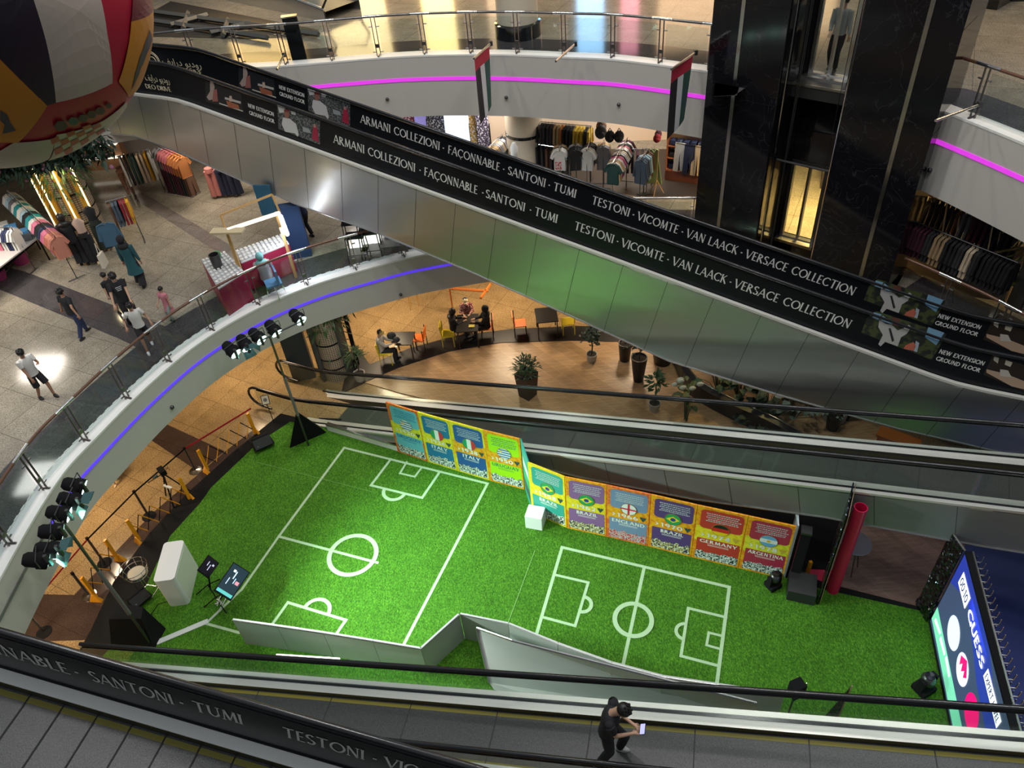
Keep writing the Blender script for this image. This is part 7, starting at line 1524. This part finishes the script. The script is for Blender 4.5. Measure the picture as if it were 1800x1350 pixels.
person('person in a dark red patterned top with a paper hat behind the group table', at(824, 572, .05), radians(180), 1.6, crowd('redpattern', (.10, .01, .02), (.45, .12, .14), (.5, .4, .35)), BT, sit=True, lf=(-.12, .3), rf=(.12, .3), lh=(-.12, .4, .82), rh=(.12, .4, .82), sleeve=1.2, cap=cloth('hat_cream', (.72, .62, .42)), skin=SKIN2, headfwd=.2)
person('person in black seated on the right of the group table', at(858, 592, .05), radians(90+6), 1.7, BT, BT, sit=True, lf=(-.12, .42), rf=(.12, .42), lh=(-.1, .42, .82), rh=(.12, .4, .8), sleeve=1.2, scarf=BT, skin=SKIN2)
m = MB(); m.tube([at(790, 507, .9), at(858, 512, .9)], .05, 6); m.tube([at(790, 507, .9), at(790, 507, .9)-Vector((0, 0, .9))], .03, 6); m.tube([at(845, 524, .9), at(862, 500, .9)], .05, 6); tag(obj('orange_rail', m, mat('rail_orange', (.42, .12, .02), .35)), 'orange brown rail behind the group table under the balcony', 'rail')
b = at(722, 545, 0); t = thing('wire_stand', 'thin gold wire stand under the balcony behind the cafe chairs', 'stand', b)
for dx_, dy_ in ((0, 0), (.3, 0), (.3, .3), (0, .3)): obj('leg', MB().tube([b+Vector((dx_, dy_, 0)), b+Vector((dx_, dy_, 1.0))], .010, 5), mat('gold_wire', (.6, .42, .12), .3, .8), t)
obj('frame', MB().tube([b+Vector((dx_, dy_, 1.0)) for dx_, dy_ in ((0, 0), (.3, 0), (.3, .3), (0, .3))], .010, 5, closed=True), mat('gold_wire', (.6, .42, .12), .3, .8), t)
# ------------------------------------------------------------------ jewellery kiosk on the balcony
KW = mat('kiosk_wood', (.55, .33, .12), .45); KR = mat('kiosk_red', (.30, .01, .05), .5); KG = crowd('goods', (.05, .05, .06), (.72, .72, .70), (.35, .35, .38))
def kcounter(pts, H, label, top=True):
    P = [at(x, y, Z1+H) for x, y in pts]; t = thing('kiosk_counter', label, 'counter', (P[0]+P[2])/2-Vector((0, 0, H)))
    m = MB(); m.prism([(p.x, p.y) for p in P], Z1+.02, Z1+H-.03); obj('body', m, KR, t); m = MB(); m.prism([(p.x, p.y) for p in P], Z1+H-.03, Z1+H); obj('glass_top', m, mat('kiosk_top', (.5, .5, .5), .2), t)
    return t, P
t, P = kcounter([(354, 458), (396, 443), (430, 478), (384, 508)], .95, 'red kiosk counter with rows of small white boxes at the left end')
def goods(P, nx, ny, z, lab, grp, nm='trinket_box'):
    for i in range(nx):
        for j in range(ny):
            u, v = (i+.5)/nx, (j+.5)/ny; p = P[0].lerp(P[1], u).lerp(P[3].lerp(P[2], u), v)
            c = random.choice(((.68, .68, .66), (.6, .6, .6), (.72, .7, .66))); a = P[1]-P[0]; m = MB(); m.box((p.x, p.y, z+.03), (a.length/nx*.62, (P[3]-P[0]).length/ny*.55, .05), rz=math.atan2(a.y, a.x)+random.uniform(-.15, .15)); tag(obj(nm, m, mat('goods%d' % int(c[0]*100), c, .4)), lab, 'box', grp)
goods(P, 7, 9, Z1+.95, 'small white box in the rows on the left kiosk counter', 'boxes on the left kiosk counter')
t2, P_ = kcounter([(413, 442), (497, 412), (508, 428), (424, 462)], .95, 'red edged kiosk counter with white trays in front of the seated seller')
goods(P_, 12, 4, Z1+.95, 'small white box in the rows on the long kiosk counter', 'boxes on the long kiosk counter')
b = at(395, 500, Z1+.0); kf = thing('kiosk', 'wooden kiosk frame with lit top bars on the balcony', 'kiosk', at(450, 440, Z1))
zt2 = Z1+2.15
for bx, by in ((420, 462), (452, 455)): pass
K = [at(x, y, Z1) for x, y in ((420, 468), (512, 430))]
for px, py in ((397, 402), (485, 372)):
    p = at(px, py, zt2); obj('post', MB().box((p.x, p.y, Z1+1.07), (.07, .07, 2.14)), KW, kf)
a, b_ = at(400, 404, zt2), at(492, 374, zt2); d = b_-a; obj('lit_bar', MB().box((a+b_)/2, (d.length, .10, .06), rz=math.atan2(d.y, d.x)), mat('kiosk_lit', (1, .9, .6), .4, emit=(1, .88, .6), es=2.0), kf)
a, b_ = at(375, 402, zt2), at(425, 410, zt2); d = b_-a; obj('top_shelf', MB().box((a+b_)/2, (.9, .28, .05), rz=math.atan2(d.y, d.x)+.3), mat('kiosk_cream', (.62, .5, .3), .5), kf)
a, b_ = at(388, 378, zt2), at(478, 342, zt2); d = b_-a; obj('back_bar', MB().box((a+b_)/2, (d.length, .05, .05), rz=math.atan2(d.y, d.x)), KW, kf)
for p0_, p1_ in (((388, 378), (418, 470)), ((478, 342), (492, 374))): obj('side_bar', MB().tube([at(*p0_, zt2), at(*p1_, zt2 if p1_[1] < 400 else Z1+.9)], .03, 4), KW, kf)
a, b_ = at(493, 380, zt2), at(505, 412, Z1+1.2); obj('lit_tube', MB().tube([a, b_], .06, 8), mat('tube_cool', (1, 1, 1), .4, emit=(.85, .9, 1), es=6), kf)
area(tuple((a+b_)/2+Vector((0, -.2, 0))), .5, .5, 30, (.8, .86, 1))
p = at(467, 352, zt2-.3); obj('blue_banner', MB().box(p, (.5, .05, .95), rz=-.2), mat('banner_blue', (.02, .10, .17), .6), kf)
b = at(384, 470, Z1+.95); tag(obj('steel_bin', MB().lathe([(.13, 0), (.15, .42), (.13, .42), (.11, .05)], b, 18), DARKST, smooth=True), 'dark wire basket standing on the left kiosk counter', 'basket')
tag(obj('green_ball', MB().ball(at(381, 448, Z1+1.1), .12, 10, 7), mat('green_plush', (.06, .28, .10), .6), smooth=True), 'green round item behind the dark basket', 'ornament')
b = at(530, 452, Z1); t = thing('blue_banner_stand', 'tall dark blue covered stand beside the kiosk', 'stand', b); obj('cover', MB().box(b+Vector((0, .1, .85)), (.62, .3, 1.7), rz=.15), cloth('darkblue', (.02, .05, .13)), t)
person('person in dark clothes leaning behind the dark blue stand', at(545, 418, Z1), radians(60), 1.65, NV, BT, lean=.3, sleeve=1.2, lh=(-.15, .45, 1.1), rh=(.2, .45, 1.1))
b = at(488, 520, Z1); t = thing('kiosk_chair', 'blue and white metal chair behind the balcony glass', 'chair', b)
obj('seat', MB().box(b+Vector((0, 0, .45)), (.44, .44, .05), rz=.4), mat('seat_blue', (.08, .20, .35), .5), t); obj('backrest', MB().box(b+Vector((.18, -.12, .75)), (.05, .42, .45), rz=.4), mat('seat_blue', (.08, .20, .35), .5), t)
for k in range(4): a = 1.57*k+.4; obj('leg', MB().tube([b+Vector((cos(a)*.2, sin(a)*.2, .45)), b+Vector((cos(a)*.25, sin(a)*.25, 0))], .014, 6), CHROME, t)
person('seller in a pale teal headscarf seated behind the kiosk counter', at(476, 510, Z1), radians(15), 1.6, cloth('palepink', (.40, .36, .36)), cloth('greyskirt', (.25, .25, .26)), sit=True, lf=(-.12, .4), rf=(.12, .4), lh=(-.1, .4, .9), rh=(.12, .42, .85), sleeve=1.2, scarf=cloth('seafoam', (.16, .38, .38)), skin=SKIN2)
# racks of folded steel and chairs next to the travelator
for i, (px, py, lab) in enumerate(((632, 462, 'black folded trolley leaning behind the balcony glass'), (655, 455, 'grey metal trolley with a panel behind the balcony glass'), (690, 448, 'stack of black metal stands next to the long travelator'))):
    b = at(px, py, Z1+.02); t = thing('metal_trolley', lab, 'trolley', b)
    for k, (x, y) in enumerate(((-.3, 0), (.3, 0), (-.3, .45), (.3, .45))): obj('upright', MB().tube([b+Vector((x, y, 0)), b+Vector((x*.8, y*.8, 1.25))], .016, 6), DARKST, t)
    for z in (.25, .8, 1.25): obj('shelf', MB().box(b+Vector((0, .22, z)), (.56, .42, .03)), BLACK if z > .3 else DARKST, t)
# ------------------------------------------------------------------ left shop: folding table, mannequins, stools
b = at(20, 440, Z1); t = thing('sale_table', 'long table with folded T-shirts at the left edge', 'table', b)
q = [at(x, y, Z1+.8) for x, y in ((-60, 440), (50, 400), (66, 418), (-40, 500))]; m = MB(); m.prism([(p.x, p.y) for p in q], Z1+.76, Z1+.8); obj('table_top', m, mat('table_pale', (.45, .42, .40), .4), t)
for p in q: obj('leg', MB().tube([Vector((p.x, p.y, Z1)), Vector((p.x, p.y, Z1+.76))], .025, 6), BLACK, t)
q2 = [at(x, y, Z1+.45) for x, y in ((-60, 460), (60, 412), (62, 425), (-40, 510))]; m = MB(); m.prism([(p.x, p.y) for p in q2], Z1+.42, Z1+.45); obj('lower_shelf', m, BLACK, t)
for i, (px, py, c, lab) in enumerate(((5, 398, 'white', 'white folded shirt with a black edge, farthest on the sale table'), (20, 402, 'pale blue', 'bright blue folded shirt on the sale table'), (40, 410, 'pale blue', 'blue folded shirt at the right end of the sale table'), (10, 420, 'pink', 'bright pink folded shirt on the sale table'), (0, 412, 'white', 'white folded shirt behind the pink one'), (0, 436, 'black', 'black folded shirts nearest the camera on the sale table'), (28, 428, 'navy', 'navy folded shirts at the front of the sale table'), (46, 420, 'grey', 'grey folded shirts at the front right of the sale table'))):
    c_ = {'pink': (.75, .03, .22), 'pale blue': (.10, .32, .62)}.get(c, C[c]); p = at(px, py, Z1+.82); m = MB()
    for k in range(3): m.box(p+Vector((0, 0, .02+.035*k)), (.36, .30, .03), rz=.5+random.uniform(-.1, .1))
    tag(obj('folded_shirts', m, cloth('fs%d' % i, c_), bev=.01), lab, 'folded shirts')
for px, py, lab in ((40, 462, 'magenta round stool under the sale table, right one'), (0, 490, 'magenta round stool under the sale table, left one')): tag(obj('round_stool', MB().lathe([(.20, 0), (.25, .2), (.25, .38), (.2, .42), (0, .42)], at(px, py, Z1), 20), mat('stool_magenta', (.30, .03, .12), .6), smooth=True), lab, 'stool')
def legs(px, py, rz, m_, label, footc=(.62, .42, .30), H=1.0, torso=None, wide=False, z=None):
    b = at(px, py, Z1); t = thing('mannequin', label, 'mannequin', b, rz); n = MB()
    for s in (-1, 1): n.tube([(s*.09, 0, H), (s*.085, 0, H*.5), (s*.08, 0, .1)], [.10, .075, .05] if not wide else [.10, .11, .13], 10)
    n.lathe([(.15, H-.05), (.14, H+.1)], (0, 0, 0), 12); obj('trousers', n, m_, t, smooth=True, world=False)
    fm = mat('mannequin_%02d' % int(footc[0]*100), footc, .4)
    for s in (-1, 1): obj('foot', MB().ball((s*.08, .07, .05), .07, 8, 5, (.7, 1.7, .7)), fm, t, smooth=True, world=False)
    if torso:
        n = MB(); etube(n, [(Vector((0, 0, H)), .15, .11), (Vector((0, 0, H+.2)), .125, .10), (Vector((0, 0, H+.42)), .18, .12), (Vector((0, 0, H+.55)), .06, .06)], Vector((1, 0, 0)), Vector((0, 0, 1))); obj('torso', n, torso, t, smooth=True, world=False)
    return t
legs(104, 452, .3, cloth('lilacwhite', (.50, .46, .55)), 'pair of mannequin legs in white and lilac striped trousers', (.7, .66, .64))
legs(122, 455, .3, WT, 'pair of mannequin legs in white trousers beside the lilac ones', (.65, .55, .5)); legs(133, 452, .3, cloth('or', (.65, .25, .12)), 'pair of mannequin legs in orange print trousers with white feet', (.7, .62, .58))
person('mannequin in a black outfit and long dark hair in front of the lit column', at(150, 466, Z1), .4, 1.75, BT, BT, legs='wide', skin=mat('mann', (.30, .18, .12), .4), scarf=HAIR, sleeve=.9)
legs(172, 462, .3, BT, 'torso mannequin with black bra and black trousers by the lit column', (.5, .35, .3), torso=mat('mann_torso', (.50, .35, .28), .4), wide=True)
legs(190, 440, .3, cloth('dkgreen', (.02, .03, .02)), 'mannequin with a blue denim jacket over its shoulders', torso=BT, wide=True)
dj = obj('denim_jacket', garment_mesh('long', None, .56), cloth('denim', (.06, .14, .22)), loc=at(183, 392, Z1+1.55), rz=.2); tag(dj, 'blue denim jacket draped over a mannequin near the lit column', 'jacket')
legs(330, 328, .2, cloth('mint', (.24, .34, .28)), 'mannequin legs in mint green trousers under the long travelator')
legs(384, 347, .2, cloth('rosestripe', (.48, .17, .15)), 'mannequin legs in pink striped wide trousers under the long travelator', wide=True)
legs(402, 345, .2, cloth('nv2', (.012, .015, .04)), 'mannequin legs in navy wide trousers, left of the pair', wide=True); legs(420, 344, .2, cloth('nv2', (.012, .015, .04)), 'mannequin legs in navy wide trousers, nearest the travelator edge', wide=True)
legs(233, 345, .3, blotch('floral', (.55, .40, .28), (.45, .10, .05), 30), 'mannequin legs in a cream and red floral print', (.65, .5, .4))
b = at(190, 300, Z1); t = thing('display_cabinet', 'wooden display cabinet with handbags below the garland', 'cabinet', b); a_ = radians(-35)
obj('carcass', MB().box(b+Vector((0, .3, .7)), (1.5, .4, 1.4), rz=a_+.6), mat('cab_wood', (.30, .15, .07), .5), t)
for z in (.5, 1.0, 1.42): obj('lit_shelf', MB().box(b+Vector((0, .05, z)), (1.5, .3, .03), rz=a_+.6), mat('lit_shelf', (.9, .85, .7), .4, emit=(1, .92, .75), es=1.0), t)
for i, (dx_, z, c) in enumerate(((-.5, 1.506, (.55, .12, .30)), (-.1, 1.5, (.12, .22, .45)), (.35, 1.08, (.55, .5, .45)), (-.1, 1.08, (.03, .03, .04)), (-.4, .58, (.3, .02, .05)), (.2, .58, (.02, .02, .02)))):
    p = b+Vector((dx_, .02-dx_*.2, (1.436 if z > 1.4 else z-.065))); tt = thing('handbag', ['pink handbag on top of the wooden cabinet', 'blue handbag on top of the wooden cabinet', 'cream handbag in the wooden cabinet', 'black handbag in the wooden cabinet', 'red handbag low in the wooden cabinet', 'black handbag low in the wooden cabinet'][i], 'bag', p); obj('body', MB().box(p+Vector((0, 0, .1)), (.28, .14, .2), rz=.2, taper=.75), mat('hb%d' % i, c, .5), tt, bev=.02); obj('handle', MB().tube([p+Vector((-.08, 0, .2)), p+Vector((0, 0, .32)), p+Vector((.08, 0, .2))], .01, 5), BLACK, tt)
